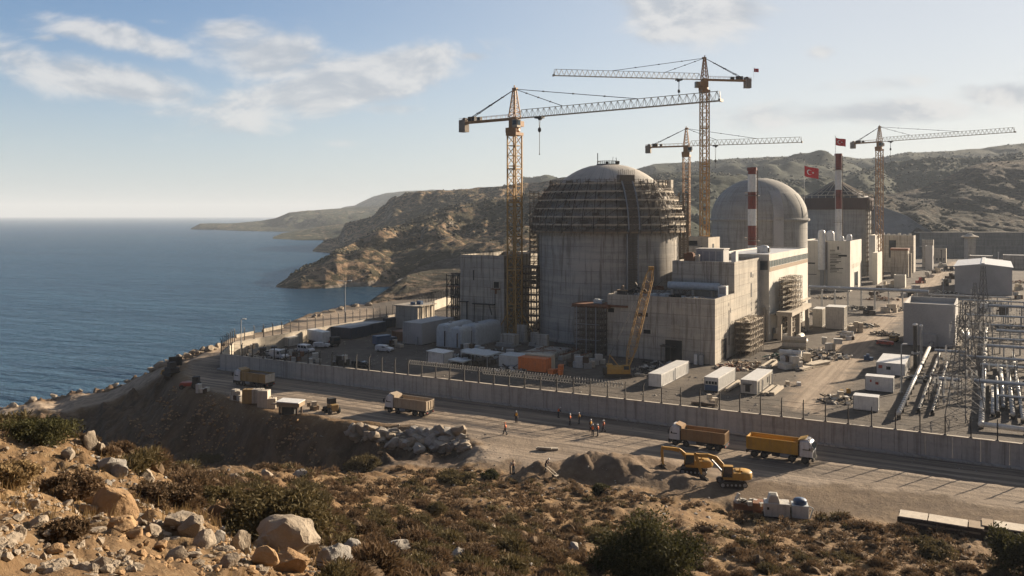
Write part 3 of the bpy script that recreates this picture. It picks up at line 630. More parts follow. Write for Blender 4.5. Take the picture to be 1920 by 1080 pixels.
# ring scaffold round the dome
s = thing('ring_scaffold', 'stepped ring scaffold of dark tubes wrapped round the nearest reactor dome', 'scaffolding', RC+Vector((0,0,0)))
lev = [31.0,33.1,35.3,37.6,40.0,42.4,44.7]; NP = 76
for i, z in enumerate(lev):
    ri = dome_r(z)+.25; ro = dome_r(z)+2.05
    d = MB(); d.lathe([(ri,z),(ro,z),(ro,z+.16),(ri,z+.16),(ri,z)], 84); d.lathe([(ro-.04,z+.16),(ro+.06,z+.16),(ro+.06,z+.42),(ro-.04,z+.42),(ro-.04,z+.16)], 84)
    dk = d.build('platform', M['timber'] if i == 0 else M['plank_pale'], s)
    p = MB(); top = lev[i+1] if i < 6 else z+1.6
    for k in range(NP):
        a = 2*math.pi*(k+.3*(i%2))/NP+R.uniform(-.012,.012); p.bar(pol(ro-.1,a,z-.9),pol(ro-.1,a,z+1.35+R.random()*.5),.12)
        if i < 6 and k % 2 == 0: p.bar(pol(dome_r(lev[i+1])+1.9,a,top),pol(ro-.15,a,z+.1),.12)
        if k % 6 == 0: p.bar(pol(ri+.2,a,z+.1),pol(dome_r(min(50,top))+.5,a,top),.14)
        if k % 4 == i % 4: p.bar(pol(ro,a,z),pol(ro,a+2*math.pi/NP*2,z+1.3),.10)
    for hh in (.62,1.12): p.lathe([(ro-.02,z+hh),(ro+.07,z+hh),(ro+.07,z+hh+.08),(ro-.02,z+hh+.08),(ro-.02,z+hh)], 84)
    for k in range(26):
        a = R.uniform(0,6.28); rr = ro-.5; p.cbox(rr*math.cos(a),rr*math.sin(a),z+.16+R.uniform(.2,.5),R.uniform(.4,1.5),.5,R.uniform(.4,1.0),a+1.57)
    p.mi = 1; vp = p
    for k in range(44):
        a = 2*math.pi*k/44; r1 = ro+.12
        if i < 6: vp.bar(pol(r1,a,z-.2),pol(dome_r(top)+2.15,a,top+.1),.17)
        else: vp.bar(pol(r1,a,z-.2),pol(r1,a,z+1.3),.16)
        if i < 6 and k % 2 == i % 2: vp.bar(pol(r1,a,z+.1),pol(dome_r(top)+2.1,a+2*math.pi/44,top),.12)
    for k in range(16 if i < 5 else 0): a = R.uniform(0,6.28); q = R.uniform(.4,.9)*(top-z); vp.cbox((ro-.3)*math.cos(a),(ro-.3)*math.sin(a),z+q/2+.2,.08,R.uniform(1,3.4),q,a)
    p.build('guard_rail_and_standards', [M['scaf'], M['scaf_dark']], dk)  # guard rails, scaffold standards and braces share this one mesh
nt = MB()                              # debris netting hung from the lowest deck
for k in range(120):
    a = 2*math.pi*k/120; w_ = R.uniform(.5,1.5)
    nt.cbox(22.7*math.cos(a),22.7*math.sin(a),31.2+w_/2-.3,.06,1.22,w_,a)
nt.build('debris_net', M['scaf'], s)
for sgn, off, z1, wd in ((-1,90,42.5,2.6),(-1,80,38.5,2.2),(1,92,42,2.6),(1,84,38,2.2)):
    a = FACE+sgn*math.radians(off); c = pol(RR+1.4,a,0); mb = MB(); lattice_box(mb,c.x-wd/2,c.x+wd/2,c.y-1,c.y+1,14 if sgn<0 else 17,z1,2,2,int((z1-14)/1.5),.16); mb.build('scaffold_tower', M['scaf'], s)
block('stair_tower', 'slim concrete stair tower behind the right shoulder of the scaffolded dome', 'tower', 1258, 281, 1246.5, 2.4, 337, M['conc'])
# ------------------------------------------------------------------ block left of the reactor and the gap between
K = K_at(945, 250); r, L, A, z = block('concrete_block', 'tall gray concrete block left of the scaffolded reactor', 'building', 945, 250, 863, 26, 479.5, M['conc'], par=1.3, roof='plank_pale')
hole(r,'f',front_b(K,926),front_b(K,936),14.5,16.3,'opening'); mb = MB(); mb.cbox(front_b(K,931),-.5,14.2,2.6,1.1,.25); mb.cbox(front_b(K,931),-.5,13.4,.4,.5,1.2); mb.build('bracket', M['rust'], r)
hole(r,'f',front_b(K,926),front_b(K,933),0,4.4,'door',False)
mb = MB(); mb.cbox(-6.6,-.6,9.6,7.4,1.2,.3); mb.bar((-5,-.2,9.4),(-3.4,-1.2,6.6),.2); mb.bar((-10,-.2,9.4),(-10,-.6,4),.14); mb.bar((-7,-.2,9.4),(-7,-.6,3),.12); mb.cbox(-13.8,-.5,10,3,1,.3); mb.bar((-12.6,-.4,10),(-12.6,-.4,3),.3); mb.build('catwalk', M['steel_dark'], r)
mb = MB(); mb.bar((-10.4,-.1,16.5),(-10.4,-.1,19.5),.25); mb.build('conduit', M['steel_dark'], r); mb = MB(); mb.bar((-3,-.12,3),(-3,-.12,14),.18); mb.build('conduit', M['steel_dark'], r)
mb = MB()
for k in range(14): mb.bar((-15+k*1.1,.2,z),(-15+k*1.1,.2,z+.9),.07)
mb.bar((-15.2,.2,z+.88),(-.2,.2,z+.88),.07); mb.build('railing', M['steel_dark'], r)
block('concrete_block', 'concrete link block with a sunlit flank between the tall gray block and the reactor', 'building', 1003, 276, 951, 14, 474, M['conc'])
r = thing('access_scaffold', 'dark scaffold filling the recess behind the nearest tower crane', 'scaffolding', K_at(957,252), RZ)
mb = MB(); pk = MB(); lattice_box(mb,0.2,7.6,2.0,6.0,0,20.5,4,2,10,.17,True,pk); mb.build('tube_frame', M['scaf'], r); pk.build('deck', M['wood_dark'], r)
r = thing('steel_frame', 'unclad dark steel frame at the left end of the tall gray block', 'steel frame', K_at(838,268), RZ)
mb = MB(); lattice_box(mb,0,4.6,0,5,0,17,2,2,5,.32,False); lattice_box(mb,0,4.6,0,5,0,17,2,1,5,.2,True); mb.build('column', M['steel_dark'], r); mb = MB(); mb.box(-.3,4.9,-.3,5.2,6.7,6.9); mb.box(-.3,4.9,-.3,5.2,13.5,13.7); mb.build('deck', M['rust'], r)
# ------------------------------------------------------------------ the stepped concrete building in front
K = C0.copy(); r = thing('stepped_building', 'raw concrete building with a lower front block and dark gateway', 'building', K, RZ); CB = r
LL = 27.8
mb = MB(); shell(mb,-LL,0,0,17.7,0,15.8,1.0); mb.box(-LL,-16.62,17.7,44,0,14.8); mb.build('lower_block', M['conc'], r)
mb = MB(); shell(mb,-16.6,0.003,17.705,45.6,0,23.8,.9); mb.build('upper_block', M['conc'], r)
mb = MB(); mb.box(-LL+.4,-.4,.4,17.6,14.81,14.86); mb.box(-LL+.4,-16.7,17.72,43.9,14.81,14.86); mb.box(-16.2,-.4,18.1,45.2,22.91,22.96); mb.build('roof', M['roof_gray'], r)
hole(r,'f',front_b(K,1247.5),front_b(K,1279),0.05,5.3,'gateway')
for p0,p1,z0,z1 in ((1206,1215,10.6,11.6),(1206.5,1220,6.4,7.4),(1197,1208,10.6,11.5),(1140,1152,11.2,12.3)): hole(r,'f',front_b(K,p0),front_b(K,p1),z0,z1,'opening')
for p0,p1,z0,z1 in ((1267.5,1281,12.6,13.2),(1258,1265,6,9),(1266,1274,6,9.1)):
    mb = MB(); mb.box(front_b(K,p0),front_b(K,p1),-.07,0,z0,z1); mb.build('patch', M['conc_pale'], r)
for p0,p1,z0,z1 in ((1366,1367.6,3.2,12),(1369.5,1370.6,11.2,12.3),(1372,1373,8.3,9),(1366,1366.8,13,13.9)): hole(r,'s',side_a(K,p0),side_a(K,p1),z0,z1,'slot',False)
for p0,p1,z0,z1 in ((1407.5,1409.5,13.4,17.2),(1407,1409.5,18.8,20.2),(1411,1412.5,18.6,19.6),(1408,1409.2,9.5,10.4),(1408,1409,11,12)): hole(r,'s',side_a(K,p0),side_a(K,p1),z0,z1,'slot',False)
hole(r,'s',side_a(K,1354.5),side_a(K,1362),0,5.4,'gateway')
for p0,p1 in ((1304.5,1311),(1313.5,1321.5)):
    mb = MB(); mb.cbox((front_b(K,p0)+front_b(K,p1))/2,-1.2,1.25,abs(front_b(K,p1)-front_b(K,p0)),.8,2.5); o = mb.build('site_cabinet', M['white'] if p0 < 1310 else M['steel_gray']); o.location = K; o.rotation_euler.z = RZ
    tag(o, 'white cabinet by the dark gateway of the stepped building' if p0 < 1310 else 'gray cabinet beside the white one by the dark gateway', 'cabinet')
mb = MB(); mb.cbox(-11.3,-1.5,3.9,3.2,2.4,.2,0,.08); mb.bar((-12.6,-2.5,0),(-12.6,-2.5,3.8),.15); mb.bar((-10.2,-2.5,0),(-10.2,-2.5,3.8),.15); o = mb.build('lean_to_roof', M['steel_dark']); o.location = K; o.rotation_euler.z = RZ; tag(o,'dark lean-to roof against the concrete front left of the gateway','canopy')
# plant on the lower roof
d = thing('ventilation_duct', 'long pale blue-gray duct lying on the lower roof against the upper block', 'duct', K+Vector((0,0,14.86)), RZ)
mb = MB(); mb.tube((-16.8,15.2,2.6),(-3.2,15.2,2.6),1.0,16); mb.tube((-3.2,15.2,2.6),(-2.2,15.0,1.8),.9,12); mb.build('duct_pipe', M['tarp_pale'], d, True).data.set_sharp_from_angle(angle=.7)
for x in (-15.6,-10,-5): mb = MB(); mb.cbox(x,15.2,.8,.5,1.8,1.6); mb.build('support', M['conc_pale'], d)
o = thing('air_handler', 'white box unit at the end of the roof duct', 'roof unit', K+Vector((0,0,14.86)), RZ); mb = MB(); mb.cbox(-1.8,13.6,1.55,2.1,2.1,3.1); mb.build('casing', M['white'], o, bevel=.06); mb = MB(); mb.cbox(-1.8,12.53,1.9,1.5,.05,1.6); mb.build('grille', M['steel_gray'], o)
rl = [('dark machinery heap on the lower roof near the reactor wall',-25,13,2.2,'steel_dark'),('pale crate cluster at the left end of the lower roof',-26,4,1.3,'white_dirty'),('low gray skid on the lower roof behind the crane boom',-21,6,1.0,'steel_gray'),('blue-gray tarpaulin bundle on the lower roof beside the duct',-17.5,9,1.2,'tarp_pale'),
      ('dark pipe skid on the lower roof under the duct',-12,11,1.3,'steel_dark'),('flat pale panel stack on the lower roof in front of the duct',-8.6,8,.7,'tarp_pale'),('small white drum group near the front edge of the lower roof',-5,4,.7,'white'),('rust-brown formwork heap on the lower roof by the reactor',-22.5,22,2.3,'rust')]
for lb,x,y,hh,mk in rl:
    t_ = thing('roof_equipment', lb, 'equipment', K+V2*x+U2*y+Vector((0,0,14.86)), RZ); mb = MB()
    for q in range(9): mb.cbox(R.uniform(-2,2),R.uniform(-2,2),hh*.3*R.uniform(.6,1.5),R.uniform(.5,2.2),R.uniform(.4,1.6),hh*R.uniform(.5,1.0)*.9,R.uniform(0,3))
    mb.build('casing', M[mk], t_); mb = MB(); 
    for q in range(5): mb.bar((R.uniform(-2,2),R.uniform(-2,2),.1),(R.uniform(-2,2),R.uniform(-2,2),hh*1.4),.12)
    mb.build('pipe', M['scaf'], t_)
o = thing('site_generator', 'dark cabinet with a lit tan lid at the left roof edge above the platform', 'generator', K+V2*-24.5+U2*1.8+Vector((0,0,14.86)), RZ); mb = MB(); mb.cbox(0,0,.9,2.2,1.6,1.8); mb.build('casing', M['steel_dark'], o); mb = MB(); mb.cbox(0,0,1.93,2.4,1.8,.25); mb.cbox(.2,0,2.6,.5,.5,1.1); mb.build('lid', M['timber'], o)
# plant on the upper roof
o = thing('cooling_unit', 'big gray louvred cooling box on the upper roof', 'roof unit', PL(-8.4,25.5,22.96), RZ); mb = MB(); mb.box(-4.1,3.4,0,5.4,0,3.7); mb.build('casing', M['clad_gray'], o); mb = MB(); mb.box(-4.3,3.6,-.2,5.6,3.7,3.95); mb.build('lid', M['white_dirty'], o); mb = MB()
for k in range(4): mb.box(-3.8+k*1.75,-2.35+k*1.75,-.05,-.003,.5,3.2)
mb.build('louvre', M['steel_gray'], o)
for lb,b,a,sz,mk in (('rust-brown stub column on the upper roof edge nearest the reactor',-12.6,19.8,(2.6,1.2,2.8),'rust'),('pale concrete stub beside the rust-brown column on the upper roof',-10.4,20.2,(.9,.9,2.2),'conc_pale'),('low pale upstand on the upper roof left of the cooling box',-14,34,(3.6,3,1.6),'plank_pale'),('white pipe bend group right of the cooling box',-2.6,28,(1.2,2.6,3),'white')):
    mb = MB(); mb.cbox(0,0,sz[2]/2,*sz); mb.cbox(.2,.1,sz[2]+.15,sz[0]*.6,sz[1]*.7,.3); mb.cbox(-.1,-.1,.2,sz[0]*1.25,sz[1]*1.2,.4); o = mb.build('roof_stub', M[mk]); o.location = PL(b,a,22.96); o.rotation_euler.z = RZ; tag(o, lb, 'roof stub')
# platform and scaffold at its left end
r = thing('shoring_tower', 'scaffold tower under a rusty steel platform at the foot of the reactor', 'scaffolding', PL(-36.2,-1.5), RZ)
mb = MB(); pk = MB(); lattice_box(mb,0,8.0,0,5.2,0,12.2,6,3,8,.13,True,pk); mb.build('tube_frame', M['scaf'], r); pk.build('deck', M['wood_dark'], r)
mb = MB(); mb.box(-.6,9.4,-.7,6,12.6,13.2)
for k in range(12): mb.bar((-.6+k*.9,-.75,12.4),(-.6+k*.9,6,12.4),.25)
mb.box(9.4,14,.8,1.45,12.6,13.1); mb.build('platform', M['rust'], r)
mb = MB()
for k in range(3): mb.bar((.6+k*2.7,-.4,0),(.6+k*2.7,-.4,12.4),.2)
for zz in (4,8): mb.bar((.4,-.4,zz),(7,-.4,zz),.16)
mb.build('pale_post', M['steel_gray'], r)
mb = MB(); mb.cbox(5.6,2.5,13.7,2.4,1.6,.9); mb.cbox(5.2,2.2,14.2,1.2,1,.3); mb.build('tarpaulin', M['tarp_pale'], r)
# ------------------------------------------------------------------ white clad building behind
Kw = PL(2.2,47); r = thing('white_clad_building', 'long white clad hall with a dark window band under its eaves', 'building', Kw, RZ)
zc = 24.7; mb = MB(); shell(mb,-16,0,0,59,0,zc,.5,.4); mb.build('wall', M['clad_white'], r); mb = MB(); mb.box(-15.6,-.4,.4,58.6,zc-.49,zc-.44); mb.build('roof', M['roof_pale'], r)
w_ = MB(); mu = MB(); w_.box(0,.06,.6,58.4,20.9,22.9)
for k in range(27): mu.box(.06,.14,.6+k*2.22,.78+k*2.22,20.9,22.9)
mu.box(.06,.13,.6,58.4,20.9,21.0); mu.box(.06,.13,.6,58.4,22.8,22.9); o = w_.build('window_band', M['glass_band'], r); mu.build('mullion', M['clad_white'], o)
mb = MB(); mb.box(0,.09,.6,58.4,19.7,20.9); mb.build('fascia', M['timber'], r)
hole(r,'f',-2.6,-.4,20.2,22.8,'window',mat='glass'); mb = MB(); mb.box(-1.6,-.9,-.5,0,0,9.5); mb.box(-.7,-.2,-.7,0,0,8.8); mb.build('pilaster', M['conc_pale'], r)
mb = MB(); mb.box(.0,1.2,1,58,7.2,7.5); mb.build('canopy', M['conc_pale'], r)
o = thing('roof_fan', 'rounded white fan housing on the roof of the white hall', 'roof unit', PL(-3.5,66,24.3), RZ); mb = MB(); mb.lathe([(1.5,0),(1.5,1.6),(1.1,2.2),(.1,2.4)],14); mb.cbox(-1.2,0,1,1.6,1.8,2); mb.build('housing', M['white'], o, True); mb = MB(); mb.tube((1.4,0,.9),(1.7,0,.9),.8,12); mb.build('fan_mouth', M['steel_dark'], o)
# loading platform with columns along its flank, and two flank scaffolds
r = thing('loading_bridge', 'concrete loading bridge on stout columns along the white hall', 'bridge', PL(3.6,49), RZ); mb = MB(); mb.box(.2,4.6,0,30,7.0,8.2); mb.build('deck', M['conc_pale'], r)
for k,(x,y) in enumerate(((1,.8),(3.8,.8),(3.8,13),(3.8,27),(1,27))): mb = MB(); mb.box(x-.55,x+.55,y-.55,y+.55,0,7.0); mb.build('column', M['conc_pale'], r)
for nm,lb,b,a,sx,sy,sz,n in (('flank_scaffold','timber-decked scaffold against the sunlit flank of the stepped building',.8,15.5,3.8,14,8.6,(3,8,6)),('flank_scaffold','tall narrow scaffold on the flank of the white hall',1.2+2.2,55,3.6,15,17,(2,6,11))):
    r = thing(nm, lb, 'scaffolding', PL(b,a), RZ); mb = MB(); pk = MB(); lattice_box(mb,0,sx,0,sy,0,sz,*n,.15,True,pk); mb.build('tube_frame', M['scaf'], r)
    for q in range(26): pk.cbox(R.uniform(.2,sx-.2),R.uniform(.5,sy-.5),R.choice([sz*k/n[2] for k in range(1,n[2]+1)])+.35,R.uniform(.3,1),R.uniform(.6,2.6),R.uniform(.2,.6),R.uniform(-.2,.2))
    pk.build('deck', M['plank_pale'], r)
# ------------------------------------------------------------------ blocks behind
K = K_at(1328,310); r,L,A,z = block('concrete_block','low tan concrete block at the foot of the tallest crane','building',1328,310,1268,15,445.5,M['conc_pale'],par=.8)
hole(r,'s',5,7.4,z-4.2,z-2.4,'opening',False); mb = MB(); mb.box(-9.5,-2.5,-3,0,0,z-3.2); mb.build('annex', M['conc'], r); mb = MB(); mb.box(-7.6,-4,-.1,0,z-3.0,z-1.2); mb.build('opening', M['black'], r)
# reactor two, complete
R2 = Vector((110.5,382,0)); r = thing('reactor_building','finished smooth gray reactor dome behind the white hall','reactor',R2)
mb = MB(); mb.lathe([(20.6,0),(20.6,33.4)],96); mb.build('wall', M['conc_smooth'], r, True)
mb = MB(); mb.lathe([(20.6,33.4),(21.5,33.4),(21.7,33.9),(21.5,34.5),(20.9,34.6)],96); mb.build('ring_beam', M['conc_smooth'], r)
def d2(z): return 20.9*math.sqrt(max(0,1-((z-34.6)/18.0)**2))
mb = MB(); mb.lathe([(d2(z),z) for z in np.linspace(34.6,45.2,12)]+[(d2(45.2)-.18,45.4)]+[(max(.02,d2(z)-.18),z) for z in np.linspace(45.8,52.3,14)],96); mb.build('dome', M['conc_smooth'], r, True)
F2 = math.atan2(-R2.y,-R2.x); a2 = F2+math.radians(22); mb = MB(); prev = None
for z in list(np.linspace(8,34,5))+list(np.linspace(35,46.5,12)):
    rad = (20.6 if z <= 34 else d2(z))+1.0; c = pol(rad,a2,z); tv = Vector((-math.sin(a2),math.cos(a2),0)); inn = Vector((-math.cos(a2),-math.sin(a2),0))*1.2
    q = (c-tv*2.2, c+tv*2.2)
    if prev: mb.add([prev[0],prev[1],q[1],q[0],prev[0]+inn,prev[1]+inn,q[1]+inn,q[0]+inn],[(0,1,2,3),(7,6,5,4),(0,4,5,1),(1,5,6,2),(2,6,7,3),(3,7,4,0)])
    prev = q
mb.build('cable_duct', M['clad_gray'], r)
mb = MB()
for k in range(16):
    a = 2*math.pi*k/16
    for z0,z1 in ((34.8,45),):
        zz = np.linspace(z0,z1,8)
        for q0,q1 in zip(zz[:-1],zz[1:]): mb.bar(pol(d2(q0)+.03,a,q0),pol(d2(q1)+.03,a,q1),.3,.12)
mb.build('seam', M['conc_smooth'], r)
# reactor three, open top
R3 = Vector((198,520,0)); r = thing('reactor_building','unfinished reactor shell with a dark cone roof frame behind the striped chimney','reactor',R3)
mb = MB(); mb.lathe([(19.2,0),(19.2,39.2)],80); mb.build('wall', M['conc_smooth'], r, True)
mb = MB(); mb.lathe([(19.3,39.2),(20.6,39.2),(20.6,46),(19.3,46.0)],80); mb.build('formwork_ring', M['rust_dark'], r)
mb = MB(); mb.lathe([(19.3,46),(17.4,47.4),(3,55.4),(.1,55.8)],48); mb.build('cone_roof', M['steel_dark'], r)
mb = MB()
for k in range(28):
    a = 2*math.pi*k/28; mb.bar(pol(18.2,a,47.6),pol(2.5,a,56.2),.38); mb.bar(pol(20.4,a,46),pol(20.4,a,48.4),.3)
mb.lathe([(14,49.6),(14.4,49.6),(14.4,50.1),(14,50.1)],40); mb.lathe([(19.4,47.4),(20.2,47.4),(20.2,47.9),(19.4,47.9)],60); mb.build('rafter', M['conc_pale'], r)
for off in (58,66,-70): 
    mb = MB(); a = math.atan2(-R3.y,-R3.x)+math.radians(off); c = pol(20.6,a,0); lattice_box(mb,c.x-1.2,c.x+1.2,c.y-1.2,c.y+1.2,0,44,1,1,16,.3); mb.build('scaffold_tower', M['scaf'], r)
# hall with the dark marks, its annexes
K = K_at(1594,400); r,L,A,z = block('process_building','pale hall with illegible dark marks down its shaded front','building',1594,400,1500,40,452,M['clad_white'],par=.7)
mk = MB(); rr = random.Random(4)
for k in range(17):
    x0 = front_b(K,1556+rr.uniform(0,1)); wd = rr.uniform(2.0,5.2)*(1 if k < 12 else 1.2); zz = z-4.6-k*.66
    mk.box(x0, x0+wd, -.05, 0, zz, zz+rr.choice([.16,.3,.36]))
mk.box(front_b(K,1572),front_b(K,1588),-.05,0,z-7.4,z-6.5); mk.box(front_b(K,1570),front_b(K,1573),-.05,0,z-4.2,z-2.6); mk.box(front_b(K,1500),front_b(K,1528),-.05,0,z-11.2,z-10.5)
mk.box(front_b(K,1500),front_b(K,1531),-.05,0,z-16.3,z-16); mk.build('wall_marking', M['black'], r)
mb = MB(); mb.box(front_b(K,1538),front_b(K,1545),-.8,0,0,z-.4); mb.box(front_b(K,1548),front_b(K,1551.5),-.6,0,0,z-.6); mb.build('downpipe', M['steel_gray'], r)
hole(r,'s',14,26,0,8.2,'gateway',mat='glass',fm='clad_gray'); mb = MB()
for k in range(5): mb.box(0,.05,6+k*5,8+k*5,10.5,12.6)
mb.build('panel', M['conc_pale'], r)
o = thing('exhaust_stack','stubby white exhaust stack at the front of the marked hall','stack',K+V2*front_b(K,1541.5)+U2*-1.4,RZ); mb = MB(); mb.lathe([(1.7,10),(1.7,27),(1.4,28.6),(.1,29)],14); mb.build('pipe', M['white'], o, True); mb = MB(); mb.bar((1.9,0,10),(1.9,0,28),.25); mb.bar((2.3,.6,10),(2.3,.6,27),.2); mb.build('ladder', M['scaf'], o)
for lb,b,a,q in (('white cylindrical vessel on the marked hall roof beside the chimney',-11,14,1.9),('row of small white vents on the marked hall roof',-5,9,1.0),('pale round tank at the right roof edge of the marked hall',-2.6,16,1.3)):
    o = thing('roof_vent',lb,'vent',K+V2*b+U2*a+Vector((0,0,z-.65)),RZ); mb = MB(); mb.lathe([(q,0),(q,q*2),(q*.7,q*2.6),(.05,q*2.8)],12); mb.build('hood', M['white'], o, True); mb = MB(); mb.lathe([(q*1.15,0),(q*1.15,.5)],12); mb.build('collar', M['steel_gray'], o)
block('process_building','tall narrow annex behind the right flank of the marked hall','building',1641,470,1629,30,441,M['clad_white'],par=.5)
block('process_building','lower sunlit annex at the right end of the marked hall','building',1645,440,1636,22,474,M['clad_white'],par=.5)
r,L,A,z = block('process_building','dark-fronted hall with one bright flank beyond the fourth crane','building',1713,530,1640,16,442,M['conc'],par=.8); hole(r,'f',-14,-10,z-14,z-3,'opening',False)
mb = MB(); mb.box(-20,-2,.4,1.8,z,z+.5); [mb.cbox(-18+k*3.1,6,z+R.uniform(.2,.8),1.4,1.4,R.uniform(.8,2)) for k in range(6)]; mb.build('roof_plant', M['white_dirty'], r)
r,L,A,z = block('process_building','squat gray block with a brown roof edge in front of the dark-fronted hall','building',1702,490,1670,10,470,M['conc'],par=.6); mb = MB(); mb.box(-L-.3,.3,-.3,A+.3,z,z+1.2); mb.build('roof_edge', M['rust'], r); mb = MB(); mb.box(.3,1.8,2,4,0,z*.9); mb.build('buttress', M['conc_pale'], r)
block('service_tower','slim gray tower right of the dark-fronted hall','tower',1748.5,560,1735,8,461,M['clad_gray'])
r,L,A,z = block('steel_frame','open pale steel frame with a bright edge behind the slim gray tower','steel frame',1750,585,1729,6,450,M['conc'],par=.5)
r,L,A,z = block('workshop','small beige workshop with a bright end wall at the far end of the yard','building',1774,640,1749,9,466,M['conc_pale'],par=.5); [hole(r,'f',-L+2+k*2.4,-L+3.4+k*2.4,1.6,3.6,'window',False,'glass') for k in range(3)]
block('workshop','low white block standing alone in front of the gray squat block','building',1697,420,1676,6,516,M['clad_white'],par=.3)
r,L,A,z = block('control_building','flat-roofed gray box building beside the dirt track','building',1791,231,1694,22,572,M['clad_gray'],par=1.6,roof='white_dirty'); mb = MB(); mb.box(front_b(K_at(1791,231),1728),front_b(K_at(1791,231),1756),-1.4,0,0,3.4); mb.build('porch', M['clad_gray'], r); hole(r,'s',12,15,.1,7.5,'door',mat='clad_gray'); mb = MB(); mb.box(0,1.2,1.5,20,0,.4); mb.build('plinth', M['conc_pale'], r)
# gable shed
K = K_at(1898,380); L = -front_b(K,1790); A = 60; r = thing('gable_shed','broad gray shed with a low pale-blue gable roof','shed',K,RZ)
h0 = zat(503,380); mb = MB(); mb.yprism([(-L,0),(0,0),(0,h0),(-L/2,h0+1.3),(-L,h0)],0,A); mb.build('wall', M['clad_gray'], r); mb = MB(); mb.yprism([(-L-.5,h0+.02),(-L/2,h0+1.36),(.5,h0+.02),(.5,h0+.34),(-L/2,h0+1.7),(-L-.5,h0+.34)],-.3,A+.3); mb.build('roof', M['roof_pale'], r); mb = MB(); mb.box(-L/2-.7,-L/2+.7,-.4,A,h0+1.71,h0+2.0); mb.build('ridge_cap', M['white'], r)
# water tower, long roofs, retaining wall
o = thing('water_tower','square gray water tower with a flared top in front of the retaining wall','tower',K_at(1818.5,610)); mb = MB(); mb.cbox(0,0,9.6,5.4,5.4,19.2); mb.build('shaft', M['conc_smooth'], o); mb = MB(); mb.lathe([(2.7,19.2),(5.8,20.2),(5.8,20.7),(3.2,21.4),(1.4,22.8),(.1,23)],20); mb.build('bowl', M['conc_pale'], o)
for lb,c0,l0,t0 in (('long low shed with a pale roof right of the water tower',1861,1818,480),('long low pale-roofed shed at the right edge beyond the gable shed',1985,1881,480)): block('long_shed',lb,'shed',c0,560,l0,14,t0,M['conc'],par=.3,roof='white')
for lb,px,Y,tp,w0 in (('thin white mast behind the gable shed roof',1872,520,474,.5),('thin dark vent pipe among the far workshops',1765,600,470,.5)): mb = MB(); mb.lathe([(w0,0),(w0,.6),(w0*.6,.6),(w0*.6,zat(tp,Y)),(w0*.9,zat(tp,Y)),(w0*.9,zat(tp,Y)+.6)],8); o = mb.build('vent_mast', M['white'] if px > 1800 else M['steel_dark']); o.location = K_at(px,Y); tag(o, lb, 'mast')
o = thing('retaining_wall','long terraced gray retaining wall below the right-hand hills','wall',(0,0,0))
mb = MB(); mb.box(350,860,726,728,-1,9.5); mb.build('lower_wall', M['dam'], o); mb = MB(); mb.box(350,860,731,733,-1,21); mb.build('upper_wall', M['dam'], o); mb = MB(); mb.box(349,861,727.8,731,8.9,9.6); mb.box(349,861,732.6,740,20.4,21.3); mb.build('terrace', M['conc_pale'], o); mb = MB(); [mb.box(430+k*26,430.8+k*26,730.2,731,9.7,20.4) for k in range(16)]; mb.build('buttress', M['dam'], o)
# ------------------------------------------------------------------ chimneys
def chimney(label, px, Y, rad, ztop, bands, z0=0):
    o = thing('striped_chimney', label, 'chimney', K_at(px,Y)+Vector((0,0,z0)))
    for za,zb,c in bands:
        za, zb = zat(za,Y)-z0, zat(zb,Y)-z0; mb = MB(); lo, hi = max(0,min(za,zb)), max(za,zb); mb.lathe([(rad,lo),(rad,hi)],20); mb.build('red_band' if c == 'r' else 'white_band', M['stack_red'] if c == 'r' else M['white'], o, True)
    zt = ztop-z0; mb = MB(); mb.lathe([(rad,zt-.02),(rad*1.2,zt-.02),(rad*1.2,zt-1.2),(rad,zt-1.2)],20); mb.lathe([(rad*.75,zt-.5),(rad*1.2,zt-.02)],20); mb.build('rim', M['stack_red'], o)
    mb = MB(); x = rad+.5
    for s_ in (-.35,.35): mb.bar((x,s_,0),(x,s_,zt-1),.14)
    for k in range(int(zt/1.2)): mb.bar((x,-.35,k*1.2),(x,.35,k*1.2),.1); mb.bar((rad,0,k*1.2),(x,0,k*1.2),.12)
    for k in range(3): mb.lathe([(rad,zt*.3*(k+.7)),(rad+1.1,zt*.3*(k+.7)),(rad+1.1,zt*.3*(k+.7)+.2),(rad,zt*.3*(k+.7)+.2)],16); mb.lathe([(rad+1.05,zt*.3*(k+.7)+1.1),(rad+1.15,zt*.3*(k+.7)+1.2)],16)
    mb.build('ladder', M['scaf'], o); return o
chimney('red and white striped chimney standing before the finished dome',1410,300,1.42,zat(314,300),[(314,327,'r'),(327,360,'w'),(360,392,'r'),(392,423,'w'),(423,460,'r'),(460,596,'w')])
chimney('red and white striped chimney on the marked hall in front of the unfinished shell',1572,425,1.55,zat(288,425),[(288,318,'r'),(318,356,'w'),(356,392,'r'),(392,440,'w'),(440,452,'w')],23.2)
